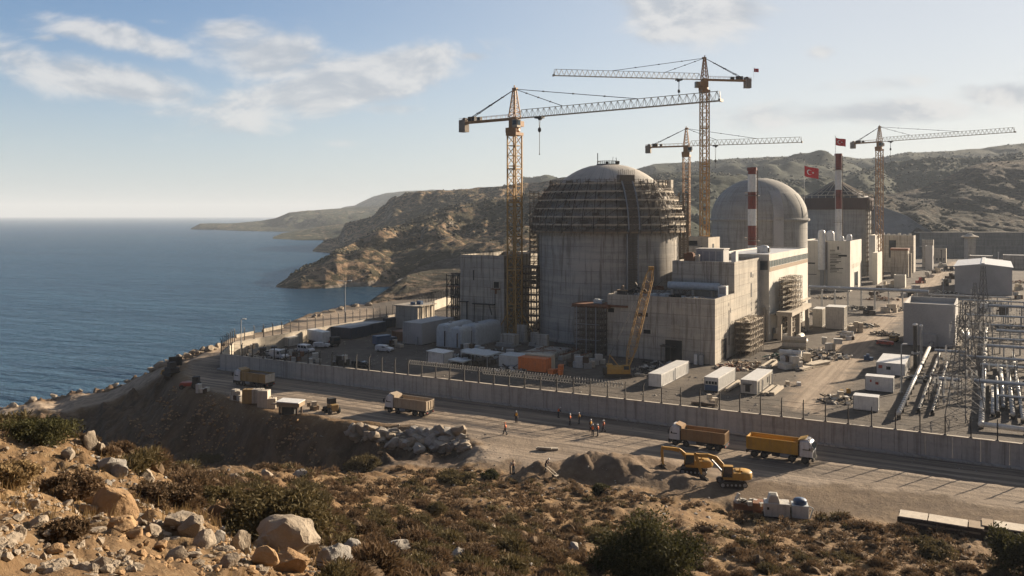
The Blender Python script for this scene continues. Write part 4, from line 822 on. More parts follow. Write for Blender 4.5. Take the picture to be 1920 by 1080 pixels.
# ------------------------------------------------------------------ flags (crescent and star)
M['flag_red'] = plain('flag_cloth_red', (.60,.012,.02), .8); M['flag_white'] = plain('flag_cloth_white', (.8,.8,.78), .8)
def flag(label, px, Y, ptop, pbot, ftop, W, H, droop, pole_r=.12, z0=None, tilt=0.0):
    b = K_at(px,Y); z0 = zat(pbot,Y) if z0 is None else z0
    o = thing('flag', label, 'flag', (b.x,b.y,z0)); zt = zat(ptop,Y)-z0
    if pole_r: mb = MB(); mb.tube((0,0,0),(0,0,zt),pole_r,8,pole_r*.7); mb.sphere((0,0,zt+.1),pole_r*1.8); mb.build('flagpole', M['white'], o)
    zf = zat(ftop,Y)-z0; n = 18
    def sp(u, v, off=0): return (pole_r+u*W, math.sin(u*7+v*.8)*.10*W*u+off+u*.12*W, zf-v*H-droop*u*W-math.sin(u*5)*.02*W)
    mb = MB(); vs = []; fs = []
    for side in (-1,1):
        o0 = len(vs)
        for j in range(7):
            for i in range(n+1): vs.append(sp(i/n,j/6,side*.02))
        for j in range(6):
            for i in range(n):
                q = (o0+j*(n+1)+i,o0+j*(n+1)+i+1,o0+(j+1)*(n+1)+i+1,o0+(j+1)*(n+1)+i); fs.append(q if side < 0 else q[::-1])
    mb.add(vs,fs); c = mb.build('cloth', M['flag_red'], o, True)
    em = MB(); g = H/W; cu, cv = .34, .5
    for side in (-1,1):
        vs = []; m_ = 30
        for k in range(m_+1):
            a = math.radians(38)+(2*math.pi-math.radians(76))*k/m_; R_, r_ = .25, .2
            vs.append(sp(cu+R_*g*math.cos(a),cv+R_*math.sin(a),side*.06))
            a_in = math.radians(48)+(2*math.pi-math.radians(96))*k/m_; vs.append(sp(cu+.0625*g+r_*g*math.cos(a_in),cv+r_*math.sin(a_in),side*.06))
        em.add(vs,[(2*k,2*k+1,2*k+3,2*k+2) for k in range(m_)])
        st = [sp(cu+.33*g+(.125 if k%2==0 else .05)*g*math.cos(math.pi+k*math.pi/5),cv+(.125 if k%2==0 else .05)*math.sin(math.pi+k*math.pi/5),side*.06) for k in range(10)]; ce = sp(cu+.33*g,cv,side*.06)
        em.add([ce]+st,[(0,k+1,(k+1)%10+1) for k in range(10)])
    em.build('crescent_and_star', M['flag_white'], c); return o
flag('large red crescent flag flying lower, between the two domes',1508,400,304,440,310.5,7.1,4.9,.22,.13)
flag('red crescent flag on the tall mast beside the striped chimney top',1566.5,424,256,452,258,5.4,3.7,.16,.13,23.2)
# ------------------------------------------------------------------ tower cranes
def lattice_mast(mb, w, z0, z1, leg, br, step):
    h = w/2; cs = [(-h,-h),(h,-h),(h,h),(-h,h)]; n = max(1,int((z1-z0)/step)); dz = (z1-z0)/n
    for x,y in cs: mb.bar((x,y,z0),(x,y,z1),leg)
    for k in range(n):
        za, zb = z0+k*dz, z0+(k+1)*dz
        for i in range(4):
            a, b = cs[i], cs[(i+1)%4]; mb.bar((*a,zb),(*b,zb),br)
            if k % 2 == 0: mb.bar((*a,za),(*b,zb),br)
            else: mb.bar((*b,za),(*a,zb),br)
def tower_crane(label, px, Y, w, zj, zap, d, L, CL, tpos, blk, ropeend, p1, p2, mast_c, jib_c, zbase=0.0, flagged=False):
    c = K_at(px,Y); rz = math.atan2(d[1],d[0]); o = thing('tower_crane', label, 'tower crane', (c.x,c.y,zbase), rz, 'tower cranes over the plant')
    zj -= zbase; zap -= zbase; ms = zj-5.0
    mb = MB(); lattice_mast(mb,w,0,ms,.36,.17,w*.95)
    for k in range(1,6): mb.box(-w/2-.15,w/2+.15,-w/2-.15,w/2+.15,ms*k/6,ms*k/6+.3)
    mb.build('mast', mast_c, o)
    mb = MB(); mb.box(-w*.62,w*.62,-w*.62,w*.62,ms,ms+.9); mb.lathe([(w*.5,0),(w*.55,.5),(w*.5,1.2)],16,(0,0,ms+.9)); mb.box(-w*.42,w*.42,-w*.42,w*.42,ms+2.0,zj+.4); mb.cbox(0,-w*.6,ms+1.6,w*1.3,.2,1.4); mb.cbox(w*.4,0,ms+3.4,w*.7,w*1.1,1.6); mb.build('slewing_unit', M['crane_orange'], o)
    mb = MB(); mb.cbox(w*.75,-w*.72,ms+3.3,1.9,1.7,2.3); cb = mb.build('cab', M['crane_gray'], o); MB().cbox(w*.75+.97,-w*.72,ms+3.5,.05,1.4,1.4).build('window', M['glass'], cb); MB().cbox(w*.75,-w*.72-.87,ms+3.5,1.4,.05,1.3).build('window', M['glass'], cb)
    mb = MB(); t_ = .35
    for x,y in ((-1,-1),(1,-1),(1,1),(-1,1)): mb.bar((x*w*.42,y*w*.42,zj+.4),(x*t_,y*t_,zap),.28)
    n = 6
    for k in range(n):
        f0, f1 = k/n,(k+1)/n; q0 = w*.42*(1-f0)+t_*f0; q1 = w*.42*(1-f1)+t_*f1; za = zj+.4+(zap-zj-.4)*f0; zb = zj+.4+(zap-zj-.4)*f1
        cs = [(-1,-1),(1,-1),(1,1),(-1,1)]
        for i in range(4):
            a,b = cs[i],cs[(i+1)%4]; mb.bar((a[0]*q0,a[1]*q0,za),(b[0]*q1,b[1]*q1,zb),.14); mb.bar((a[0]*q1,a[1]*q1,zb),(b[0]*q1,b[1]*q1,zb),.14)
    mb.box(-.6,.9,-.5,.5,zap-.2,zap+.35); mb.cbox(-.1,0,zap+.7,.3,.3,.8); mb.build('apex_frame', M['crane_orange'], o)
    jh, jw = 2.4, 1.5; x0 = w*.45; mb = MB(); n = int((L-x0)/2.0)
    for s_ in (-1,1): mb.bar((x0,s_*jw/2,zj),(L,s_*jw/2,zj),.17)
    mb.bar((x0+1,0,zj+jh),(L-.6,0,zj+jh),.15)
    for k in range(n):
        xa = x0+(L-x0)*k/n; xb = x0+(L-x0)*(k+1)/n; xm = (xa+xb)/2
        for s_ in (-1,1): mb.bar((xa,s_*jw/2,zj),(xm,0,zj+jh),.085); mb.bar((xm,0,zj+jh),(xb,s_*jw/2,zj),.085)
        mb.bar((xa,-jw/2,zj),(xb,jw/2,zj),.1)
    mb.cbox(L,0,zj+.1,.6,jw+.3,.7); mb.bar((L-.3,0,zj+jh),(L,0,zj),.14); mb.build('jib', jib_c, o)
    mb = MB()
    for s_ in (-1,1): mb.bar((-CL,s_*.75,zj),(x0,s_*.75,zj),.3,.62)
    for k in range(int(CL/1.5)): mb.bar((-1.5*k-1,-.75,zj),(-1.5*k-1,.75,zj),.2)
    mb.box(-CL,0,-.7,.7,zj+.1,zj+.2)
    for k in range(int(CL/2)):
        for s_ in (-1,1): mb.bar((-2*k-2,s_*.85,zj+.2),(-2*k-2,s_*.85,zj+1.3),.08)
    for s_ in (-1,1): mb.bar((-CL,s_*.85,zj+1.3),(-1,s_*.85,zj+1.3),.09)
    cj = mb.build('counter_jib', M['crane_orange'], o); mb = MB(); mb.box(-CL+3.4,-CL+6,-.6,.6,zj+.2,zj+1.7); mb.cbox(-CL+7.6,0,zj+.8,1.2,1.1,1.2); mb.tube((-CL+1.8,-.6,zj+.9),(-CL+1.8,.6,zj+.9),.7,12); mb.build('winch', M['steel_dark'], cj)
    mb = MB(); [mb.box(-CL+.1+k*.86,-CL+.86+k*.86,-1.0,1.0,zj-2.8,zj+.9) for k in range(3)]; mb.build('counterweight', M['ballast'], o)
    for xe,ze in ((p1,zj+jh),(p2,zj+jh),(-CL+2,zj+.6),(-CL+3.2,zj+.6)):
        mb = MB(); a = Vector((0,.15,zap)); b = Vector((xe,.0,ze)); mb.bar(a,b,.17)
        for q in (.25,.5,.75): c_ = a.lerp(b,q); mb.cbox(c_.x,c_.y,c_.z,.5,.35,.35)
        mb.build('pendant_line', M['steel_dark'], o)
    mb = MB(); mb.box(tpos-1.2,tpos+1.2,-.9,.9,zj-.55,zj-.15); [mb.tube((tpos+x,-.95,zj-.3),(tpos+x,.95,zj-.3),.28,8) for x in (-.9,.9)]; mb.cbox(tpos+.2,0,zj-.8,.8,.8,.5); tr = mb.build('trolley', M['steel_dark'], o)
    blk -= zbase; ropeend -= zbase; mb = MB(); mb.bar((tpos-.2,0,zj-.9),(tpos-.05,0,blk+.5),.10); mb.bar((tpos+.2,0,zj-.9),(tpos+.05,0,blk+.5),.10); mb.build('hoist_rope', M['steel_dark'], o)
    mb = MB(); mb.sphere((tpos,0,blk),.55,.4,.75,10,8); mb.bar((tpos,0,blk),(tpos,0,ropeend),.12); mb.sphere((tpos,0,ropeend),.2); mb.build('hook_block', M['steel_dark'], o)
    return o
def jz(py,Y): return CZ+(HY-py)/F*Y
c1 = tower_crane('nearest ochre tower crane standing left of the scaffolded dome, jib to the right',965,250,3.0,jz(222.5,250),jz(167,250),(50.8,-39.4),64.2,21,9,60.4,53.4,17,41,M['crane_yellow'],M['crane_gray'])
mb = MB()
for x,y in ((-1,-1),(1,-1),(1,1),(-1,1)): mb.bar((x*1.5,y*1.5,7),(x*4.2,y*4.2,1.0),.3)
mb.build('raking_strut', M['crane_yellow'], c1); mb = MB(); mb.box(-2.6,2.6,-2.6,2.6,0,1.1); [mb.cbox(x*4.2,y*4.2,.5,1.2,1.2,1) for x,y in ((-1,-1),(1,-1),(1,1),(-1,1))]; mb.build('footing', M['ballast'], c1)
tower_crane('tallest tower crane with its jib to the left and a tiny flag',1321,330,2.7,jz(149.5,330),jz(109,330),(-58.9,-10),59.7,19,10.4,83.6,79.8,16,37,M['crane_yellow'],M['crane_gray'])
tower_crane('smaller tower crane standing behind the scaffolded dome, jib to the right',1287,400,2.9,jz(274,400),jz(241,400),(46.9,-21),51.5,19.6,13.5,61,58,14,32,M['crane_orange'],M['crane_gray'])
tower_crane('rightmost tower crane standing behind the marked hall',1649,480,2.8,jz(266,480),jz(238,480),(43,-57),71,17.5,6.5,jz(279,472),jz(299,472),18,44,M['crane_orange'],M['crane_gray'])
flag('tiny red flag on the counter jib end of the tallest crane',1413.5,326,127,147,128,1.9,1.35,.1,.06)
# ------------------------------------------------------------------ crawler crane with lattice boom
b0 = G(1152,707); o = thing('crawler_crane','yellow crawler crane with a raised lattice boom in front of the stepped building','crawler crane',b0,0.0)
mb = MB(); mb.xprism([(-2.0,1.3),(2.0,1.3),(2.2,2.2),(2.0,3.6),(-1.4,3.6),(-2.0,3.0)],-2.6,5.0); mb.cbox(-1.5,.2,3.9,1.8,3,.7); hs_ = mb.build('housing', M['yellow'], o, bevel=.08)
mb = MB(); mb.cbox(3.6,-1.6,3.2,2.2,1.5,2.0); mb.build('cab', M['yellow'], o); MB().cbox(3.6,-2.37,3.4,1.7,.04,1.2).build('window', M['glass'], hs_); MB().cbox(4.72,-1.6,3.4,.04,1.2,1.2).build('window', M['glass'], hs_)
for s_ in (-1,1): mb = MB(); mb.xprism([(s_*1.7-.5,.1),(s_*1.7+.5,.1),(s_*1.7+.5,1.1),(s_*1.7-.5,1.1)],-3.2,5.4); [mb.tube((x,s_*1.7-.55,.55),(x,s_*1.7+.55,.55),.52,10) for x in (-3,-1,1,3,5)]; mb.build('crawler_track', M['steel_dark'], o)
o.scale = (.68,.68,.68); tip = (P(1221,503,205)-b0)/.68; ft = Vector((4.0,0,2.0)); ax = (tip-ft); Lb = ax.length; ax.normalize(); sd = ax.cross(Vector((0,1,0))).normalized(); fw = ax.cross(sd).normalized()
mb = MB(); n = 22
def bw(f): return .3+1.35*min(1,f*5)*min(1,(1-f)*6+.35)
for k in range(n):
    f0,f1 = k/n,(k+1)/n; A_ = ft+ax*Lb*f0; B_ = ft+ax*Lb*f1; cs = [(-1,-1),(1,-1),(1,1),(-1,1)]
    p0 = [A_+sd*a*bw(f0)*.8+fw*b*bw(f0)*.8 for a,b in cs]; p1 = [B_+sd*a*bw(f1)*.8+fw*b*bw(f1)*.8 for a,b in cs]
    for i in range(4): mb.bar(p0[i],p1[i],.2); mb.bar(p0[i],p1[(i+1)%4] if k%2 else p1[i],.08); mb.bar(p0[(i+1)%4] if not k%2 else p0[i],p1[i] if not k%2 else p1[(i+1)%4],.08); mb.bar(p1[i],p1[(i+1)%4],.08)
e = ft+ax*Lb; mb.cbox(e.x,e.y,e.z,1.9,1.3,1.3); mb.build('lattice_boom', M['crane_yellow'], o)
mb = MB(); g_ = Vector((-1.5,0,7.2)); mb.bar((1.5,-.8,3.4),g_+Vector((0,-.5,0)),.26); mb.bar((1.5,.8,3.4),g_+Vector((0,.5,0)),.26); mb.bar(g_+Vector((0,-.6,0)),g_+Vector((0,.6,0)),.3); mb.bar(g_,(-2.2,0,3.6),.12); mb.build('gantry', M['crane_yellow'], o)
for q in (-.4,.4): mb = MB(); mb.bar(g_+Vector((0,q,0)),ft+ax*Lb*.97+Vector((0,q,0)),.06); mb.build('pendant_line', M['steel_dark'], o)
mb = MB(); mb.box(-4.0,-2.6,-1.9,1.9,1.5,3.4); mb.build('counterweight', M['steel_dark'], o)
# ------------------------------------------------------------------ stacks and heaps of building material, each a thing of its own
def pipe_stack(label, px, py, n, L, r_, mat, rz, z=0.0):
    o = thing('pipe_stack', label, 'pipe stack', G(px,py,z), rz); row = n; y0 = 0; zz = r_; idx = 0
    while row > 0:
        for k in range(row): mb = MB(); mb.tube((R.uniform(-.3,.3),y0+k*2.05*r_,zz),(L+R.uniform(-.3,.3),y0+k*2.05*r_,zz),r_,8); mb.build('pipe', M[mat], o, False)
        y0 += r_*1.02; zz += r_*1.75; row -= 1
        if n > 4: break
    return o
def plank_stack(label, px, py, w_, L, h, mat, rz):
    o = thing('plank_stack', label, 'plank stack', G(px,py), rz); n = max(2,int(h/.3))
    for k in range(n): mb = MB(); [mb.cbox(L/2+R.uniform(-.25,.25),-w_/2+(j+.5)*w_/3+R.uniform(-.05,.05),.2+k*.3,L*R.uniform(.85,1),w_/3*.9,.2,R.uniform(-.03,.03)) for j in range(3)]; mb.build('plank_layer', M[mat], o)
    mb = MB(); [mb.cbox(L*f,0,.06,.2,w_,.12) for f in (.15,.5,.85)]; mb.build('bearer', M['wood_dark'], o); return o
def crate_stack(label, px, py, n, sz, mat, z=0.0):
    o = thing('crate_stack', label, 'crate stack', G(px,py,z), R.uniform(-.6,.6))
    for k in range(n):
        mb = MB(); c = (R.uniform(-1,1)*sz*1.4,R.uniform(-.7,.7)*sz*1.4,sz/2*R.uniform(.8,1.1)+(sz if k > n*.65 else 0)); s_ = [sz*R.uniform(.7,1.4) for _ in range(3)]
        mb.cbox(*c,*s_,R.uniform(-.3,.3)); mb.cbox(c[0],c[1],c[2]+s_[2]/2+.04,s_[0]*1.06,s_[1]*1.06,.1,R.uniform(-.1,.1)); mb.build('crate', M[mat if R.random() < .7 else R.choice(['white_dirty','wood_dark','steel_gray','plank_pale'])], o)
    return o
def scrap_heap(label, px, py, rx, h, mats, n=34, z=0.0):
    o = thing('scrap_heap', label, 'scrap heap', G(px,py,z), R.uniform(0,3))
    for m_ in mats:
        mb = MB()
        for k in range(n):
            a = R.uniform(0,6.28); d = R.random()**.6*rx; zz = h*max(0,(1-d/rx))*R.uniform(.2,1)
            if R.random() < .5: mb.bar((d*math.cos(a),d*math.sin(a),zz),(d*math.cos(a)+R.uniform(-1.8,1.8),d*math.sin(a)+R.uniform(-1.8,1.8),max(.05,zz+R.uniform(-.3,.9))),R.uniform(.08,.3))
            else: mb.cbox(d*math.cos(a),d*math.sin(a),zz*.6+.2,R.uniform(.3,1.6),R.uniform(.3,1.2),R.uniform(.2,.8),R.uniform(0,3),R.uniform(-.5,.5))
        tag(mb.build('debris', M[m_], o), kind='stuff')
    return o
UA = math.atan2(U2.y,U2.x)
plank_stack('pale plank stack lying aslant in front of the sunlit scaffold',1428,694,1.6,14,.7,'plank_pale',UA); plank_stack('second pale plank stack right of the slanting one by the scaffold',1437,692,1.2,10,.5,'plank_pale',UA)
pipe_stack('dark-ended white pipe bundle at the near edge of the material yard',1461,689,3,4.5,.75,'pipe_white',RZ); pipe_stack('big pale pipe lengths behind the material yard',1467,654,2,6,.9,'plank_pale',RZ+.2); pipe_stack('short fat white pipe pieces at the top of the material yard',1503,648,2,5,.8,'white_dirty',UA)
scrap_heap('heap of green netting and dark frames in the middle of the material yard',1478,672,5.5,2.6,('green','steel_dark','white_dirty')); scrap_heap('large heap of pale formwork and dark steel at the right of the material yard',1540,668,7,2.4,('plank_pale','steel_dark','white_dirty')); scrap_heap('heap of pale timber and steel near the gateway corner',1398,686,5,.9,('plank_pale','timber','steel_dark')); scrap_heap('low strip of pale rubble right of the gateway',1375,690,4,.7,('plank_pale','rust'))
crate_stack('white crate group at the near end of the material yard',1484,691,7,1.5,'white_dirty'); crate_stack('pale crate group behind the pipe bundle',1502,683,8,1.4,'plank_pale'); crate_stack('white crates on the right rim of the material yard',1556,655,6,1.5,'white_dirty'); plank_stack('pale plank stack on the right front of the material yard',1495,696,2.4,13,.8,'plank_pale',UA-.25); plank_stack('pale plank stack at the far right front of the material yard',1514,690,2.6,9,1.0,'plank_pale',UA-.35); crate_stack('small white drum-like crates under the loading bridge',1457,634,5,1.6,'white')
scrap_heap('dark heap under the loading bridge',1490,622,4,2.4,('steel_dark','plank_pale')); crate_stack('pale crates beside the tall beige equipment house',1606,622,7,1.5,'plank_pale'); scrap_heap('pale scrap beside the dirt track behind the beige equipment house',1618,612,5,1.3,('plank_pale','steel_dark')); crate_stack('small white crate alone near the dirt track bend',1593,637,3,1.1,'white'); pipe_stack('short white pipes near the dirt track bend',1577,632,2,3.5,.5,'pipe_white',RZ)
plank_stack('pale plank stack by the awning cabin',1434,742,1.3,9,.5,'plank_pale',UA); plank_stack('second pale plank stack by the awning cabin',1445,742,1.5,9,.6,'plank_pale',UA); crate_stack('white bag on the yard right of the awning cabin',1487,724,2,.9,'white'); plank_stack('thin planks lying along the blue-panelled cabin',1362,735,1.0,12,.3,'plank_pale',UA)
plank_stack('dark timber beam low inside the fence below the blue-panelled cabin',1296,758,.7,5,.5,'wood_dark',RZ); crate_stack('pale rubble sacks inside the fence below the blue-panelled cabin',1334,757,4,.8,'plank_pale')
for lb,px,py,n,s_,mt in (('dark crates along the wall inside the left corner',502,669,8,1.2,'steel_dark'),('gray crates behind the dark ones in the left corner',470,663,7,1.3,'clad_gray'),('brown crates just inside the wall left of the dark car',556,676,7,1.0,'rust'),('dark crates just inside the wall near the dark car',641,686,6,1.2,'steel_dark'),('pale blocks by the wall below the minibus',590,680,4,1.0,'white_dirty'),('gray pallets along the yard near the gray-blue box',745,652,6,1.0,'conc_pale'),
    ('dark goods in front of the pale tanks',872,662,9,1.2,'steel_dark'),('white sacks behind the broad white shelter',905,668,7,1.2,'tarp_pale'),('pale crates right of the broad white shelter',948,682,6,1.3,'white_dirty'),('gray crates behind the pale box stack',965,676,8,1.3,'clad_gray'),('reddish sacks right of the orange container',1046,701,6,1.0,'orange'),('pale sheets stacked left of the crawler crane',1096,690,6,1.3,'tarp_pale'),('white pallets behind the crawler crane',1118,684,6,1.3,'white_dirty'),('dark pallets below the shoring tower',1075,686,8,1.3,'steel_dark'),('small blue drums beside the flat-roofed white hut',1630,676,4,.8,'blue'),('pale crates at the dirt track edge below the crates of drums',1581,752,3,.9,'plank_pale'),('yellow barrier post group by the dirt track',1583,738,2,.8,'yellow')): crate_stack(lb,px,py,n,s_,mt)
for lb,px,py,sx,sy,sz in (('stepped pair of gray concrete blocks at the foot of the nearest tower crane',955,648,4.6,3,3.0),('upright concrete slab right of the nearest tower crane',979,641,2.6,1.6,4.6),('small upright concrete slab in the middle of the yard blocks',1003,648,2.0,1.4,3.5),('upright concrete slab nearest the reactor foot',1018,655,3.0,1.5,3.8)):
    p = G(px,py); o = thing('concrete_slab', lb, 'concrete block', p, RZ); mb = MB(); mb.cbox(0,0,sz/2+.2,sx,sy,sz,R.uniform(-.1,.1)); mb.build('block', M['conc'], o, bevel=.08); mb = MB(); mb.cbox(0,-.6,.2,sx*1.25,sy*1.5,.4); mb.cbox(-.2,-sy*.7,.7,sx*1.0,sy*.5,.6); mb.build('plinth', M['conc_smooth'], o)
for lb,px,py,w_,L_ in (('pale low concrete foundation strips in front of the reactor',1000,672,9,14),('low concrete kerb beam slanting before the shoring tower',1050,676,1.2,16),('second low concrete beam slanting before the shoring tower',1062,685,1.2,14)):
    p = G(px,py); o = thing('foundation_strip', lb, 'foundation', p, RZ); mb = MB(); mb.box(-w_/2,w_/2,0,L_,0,.9); mb.box(-w_/2+.4,w_/2-.4,.4,L_-.4,.9,1.1); o2 = mb.build('slab', M['conc'], o); mb = MB(); [mb.bar((R.uniform(-w_/2,w_/2),R.uniform(0,L_),1.05),(R.uniform(-w_/2,w_/2),R.uniform(0,L_),1.3),.12) for k in range(12)]; mb.build('rebar', M['rust'], o)
# along the far track: many small lots
for i,(px,py,mt) in enumerate(((1700,556,'steel_dark'),(1716,548,'white'),(1728,531,'red'),(1742,520,'white_dirty'),(1757,512,'plank_pale'),(1768,500,'white_dirty'),(1779,508,'steel_dark'),(1776,535,'steel_dark'),(1782,523,'wood_dark'),(1666,538,'plank_pale'),(1650,548,'white_dirty'),(1690,530,'tarp_pale'),(1640,560,'wood_dark'),(1668,585,'plank_pale'),(1628,590,'steel_dark'),(1905,560,'rust'),(1911,545,'plank_pale'),(1845,585,'white'),(1880,590,'wood_dark'))):
    crate_stack(('%s goods lot, %s' % ({'steel_dark':'dark','white':'white','red':'red','white_dirty':'off-white','plank_pale':'pale timber','wood_dark':'brown','tarp_pale':'pale blue','rust':'rusty'}[mt],['left of the gray box building','beside the pipe rack end','the only red lot','below the slim tower','before the small workshop','by the beige workshop','near the gable shed corner','left of the gable shed','beside the gable shed front','in front of the squat block','before the sunlit annex','beside the white block','by the rack posts','below the pipe rack','near the beige house','right of the gable shed','right behind the gable shed','before the gable shed pipe','in the far switchyard'][i]))[:110],px,py,7,1.5,mt)

for lb,px,py,rx,h,ms in (('pale and dark scrap strip under the long twin-pipe rack, left end',1535,588,6,1.2,('plank_pale','steel_dark')),('scrap strip under the middle of the long twin-pipe rack',1600,580,7,1.3,('white_dirty','steel_dark')),('scrap strip under the right end of the long twin-pipe rack',1690,580,7,1.2,('plank_pale','steel_dark')),('heap of dark formwork between the rack and the marked hall',1560,560,7,1.6,('steel_dark','plank_pale')),
    ('brown and pale heap in front of the sunlit annex',1655,562,7,1.4,('plank_pale','rust')),('low heap along the foot of the gray box building',1660,628,4,1.2,('steel_dark','plank_pale')),('pale cable drum heap beside the flat-roofed white hut',1728,712,4,.8,('white_dirty','steel_dark')),('low dark heap left of the plain white container by the fence',1575,752,4,.6,('plank_pale','steel_dark')),
    ('dark clutter behind the gray box building',1850,572,8,1.5,('steel_dark','white_dirty')),('dark clutter on the right behind the crossing racks',1900,615,7,1.4,('steel_dark','plank_pale')),('rusty clutter right of the gable shed',1912,530,8,1.8,('rust','plank_pale')),('dark and pale clutter behind the broad white shelter',925,664,7,1.4,('steel_dark','tarp_pale')),('dark clutter between the pale tanks and the open shelters',850,672,5,1.2,('steel_dark','tarp_pale')),
    ('dark steel clutter right of the crawler crane',1205,697,6,.9,('steel_dark','plank_pale')),('pale sheet clutter before the dark gateway',1240,688,6,.6,('white_dirty','steel_dark')),('dark clutter left of the orange container',955,696,4,1.0,('steel_dark','white_dirty')),('dark clutter along the reactor foot',1075,662,6,1.6,('steel_dark','rust')),('dark clutter along the wall in the left corner',480,672,5,1.2,('steel_dark','white_dirty')),('dark clutter below the white trailer',540,663,5,1.0,('steel_dark','white_dirty')),
    ('pale clutter at the foot of the unclad steel frame',835,612,5,1.6,('plank_pale','rust')),('far clutter in front of the small beige workshop',1760,508,8,1.6,('white_dirty','steel_dark')),('far clutter left of the gable shed',1778,550,5,1.4,('steel_dark','white_dirty'))): scrap_heap(lb,px,py,rx,h,ms,26)
# ------------------------------------------------------------------ perimeter walls and their fences
PH = 3.5
def wall_run(mb, cap, A, B, z0=-.3, th=.42, step=3.6):
    d = (B-A); L = d.length; d.normalize(); rz = math.atan2(d.y,d.x); n = max(1,int(round(L/step)))
    for k in range(n):
        q = R.uniform(-.015,.015); c = A+d*(L*(k+.5)/n)+Vector((-d.y,d.x,0))*q
        mb.cbox(c.x,c.y,(PH+z0)/2,L/n-.03,th,PH-z0,rz)
    c = (A+B)/2; cap.cbox(c.x,c.y,PH+.05,L+.2,th+.16,.14,rz)
def local(A, B):
    d = (B-A).normalized(); return math.atan2(d.y,d.x), (B-A).length
def wall_thing(label, A, B, foot=True, mat='conc_wall'):
    rz, L = local(A,B); o = thing('perimeter_wall', label, 'wall', A, rz); mb = MB(); cap = MB(); wall_run(mb,cap,Vector((0,0,0)),Vector((L,0,0)))
    mb.build('panel', M[mat], o); cap.build('coping', M['conc_pale'], o)
    if foot: f = MB(); f.box(-.3,L,-.95,.32,-.3,.28); f.build('footing', M['conc_wall'], o)
    return o
wall_thing('long gray concrete panel wall along the outer dirt road', WALL_L, WALL_R)
W1 = Vector((-70.8,217,0)); W2 = Vector((-38.4,278,0)); W3 = Vector((-34.5,300,0)); W4 = Vector((-24,346,0))
WALL_L2 = WALL_L+Vector((-.05,.45,0))
wall_thing('short sunlit return wall at the far left corner of the compound', WALL_L2, W1-Vector((0,.4,0)), False, 'conc_pale'); wall_thing('sunlit coast-side concrete wall behind the parked trucks', W1, W2, False, 'conc_pale'); wall_thing('far sunlit stretch of coast-side wall beyond the gatehouse', W3, W4, False, 'conc_pale')  # paler concrete puts the sunlit tone into these walls' own colour
def fence(label, A, B, step, hp, razor=None, wires=3, bent=0):
    rz, L = local(A,B); o = thing('security_fence', label, 'fence', A+Vector((0,0,PH+.1)), rz); n = int(L/step)
    for k in range(n+1):
        x = .3+k*step; mb = MB(); mb.bar((x,0,0),(x,0,hp),.17); mb.bar((x,0,hp),(x,.5*(1 if k%9==4 else .45),hp+.45),.13); mb.cbox(x,0,.06,.4,.34,.12); mb.build('fence_post', M['steel_dark'], o)
    mb = MB()
    for k in range(wires): mb.bar((.3,0,hp*(k+1)/wires-.05),(.3+n*step,0,hp*(k+1)/wires-.05),.03)
    mb.build('wire', M['steel_dark'], o)
    if razor:
        for row,(x0,x1,zc,rd) in enumerate(razor):
            mb = MB(); prev = None; m_ = int((x1-x0)/.55*7)
            for k in range(m_):
                t_ = k/7; a = 2*math.pi*t_; p = Vector((x0+.55*t_,rd*math.cos(a),zc+rd*math.sin(a)*1.0))
                if prev is not None: mb.bar(prev,p,.075)
                prev = p
            mb.build('razor_coil', M['razor'], o)
    return o
M['razor'] = plain('galvanised_razor_wire', (.27,.26,.24), .45, .3)
Lw = (WALL_R-WALL_L).length
def wx(px): return (K_at(px,1)*0).x if 0 else None
def on_wall(px, z):      # distance along the wall where a sight line crosses it
    s_ = (px-CX)/F; return (s_*WALL_L.y-WALL_L.x)/(WD.x-s_*WD.y)
fence('tall dark steel fence with razor coils along the top of the roadside wall', WALL_L, WALL_R, 3.35, 2.55, [(on_wall(768,0),on_wall(1075,0),2.62,.42),(on_wall(905,0),on_wall(1170,0),2.2,.42),(on_wall(1075,0),on_wall(1170,0),2.75,.3)])
fence('dark fence with leaning tops on the short return wall at the corner', WALL_L2, W1-Vector((0,.4,0)), 2.6, 3.0, None, 8)
fence('dark wire fence on the sunlit coast-side wall behind the trucks', W1, W2, 3.4, 3.0, None, 8)
fence('wire fence on the far coast-side wall stretch beyond the gatehouse', W3, W4, 3.2, 2.6, None, 6)
# outer guard rail of the coast track
o = thing('barrier', 'low pale concrete barrier line on the seaward edge of the coast track', 'barrier', G(442,634,.1)); A = G(442,634,.1); mb = MB()
for p,q in (((442,634),(476,627)),((492,623),(530,615))):
    a,b = G(*p,.1)-A, G(*q,.1)-A; d = (b-a); rz = math.atan2(d.y,d.x)
    for k in range(6): c = a+d*((k+.5)/6); mb.cbox(c.x,c.y,.5,d.length/6-.1,.5,1.0,rz); mb.cbox(c.x,c.y,.12,d.length/6-.1,.8,.3,rz)
mb.build('barrier_block', M['conc_pale'], o)
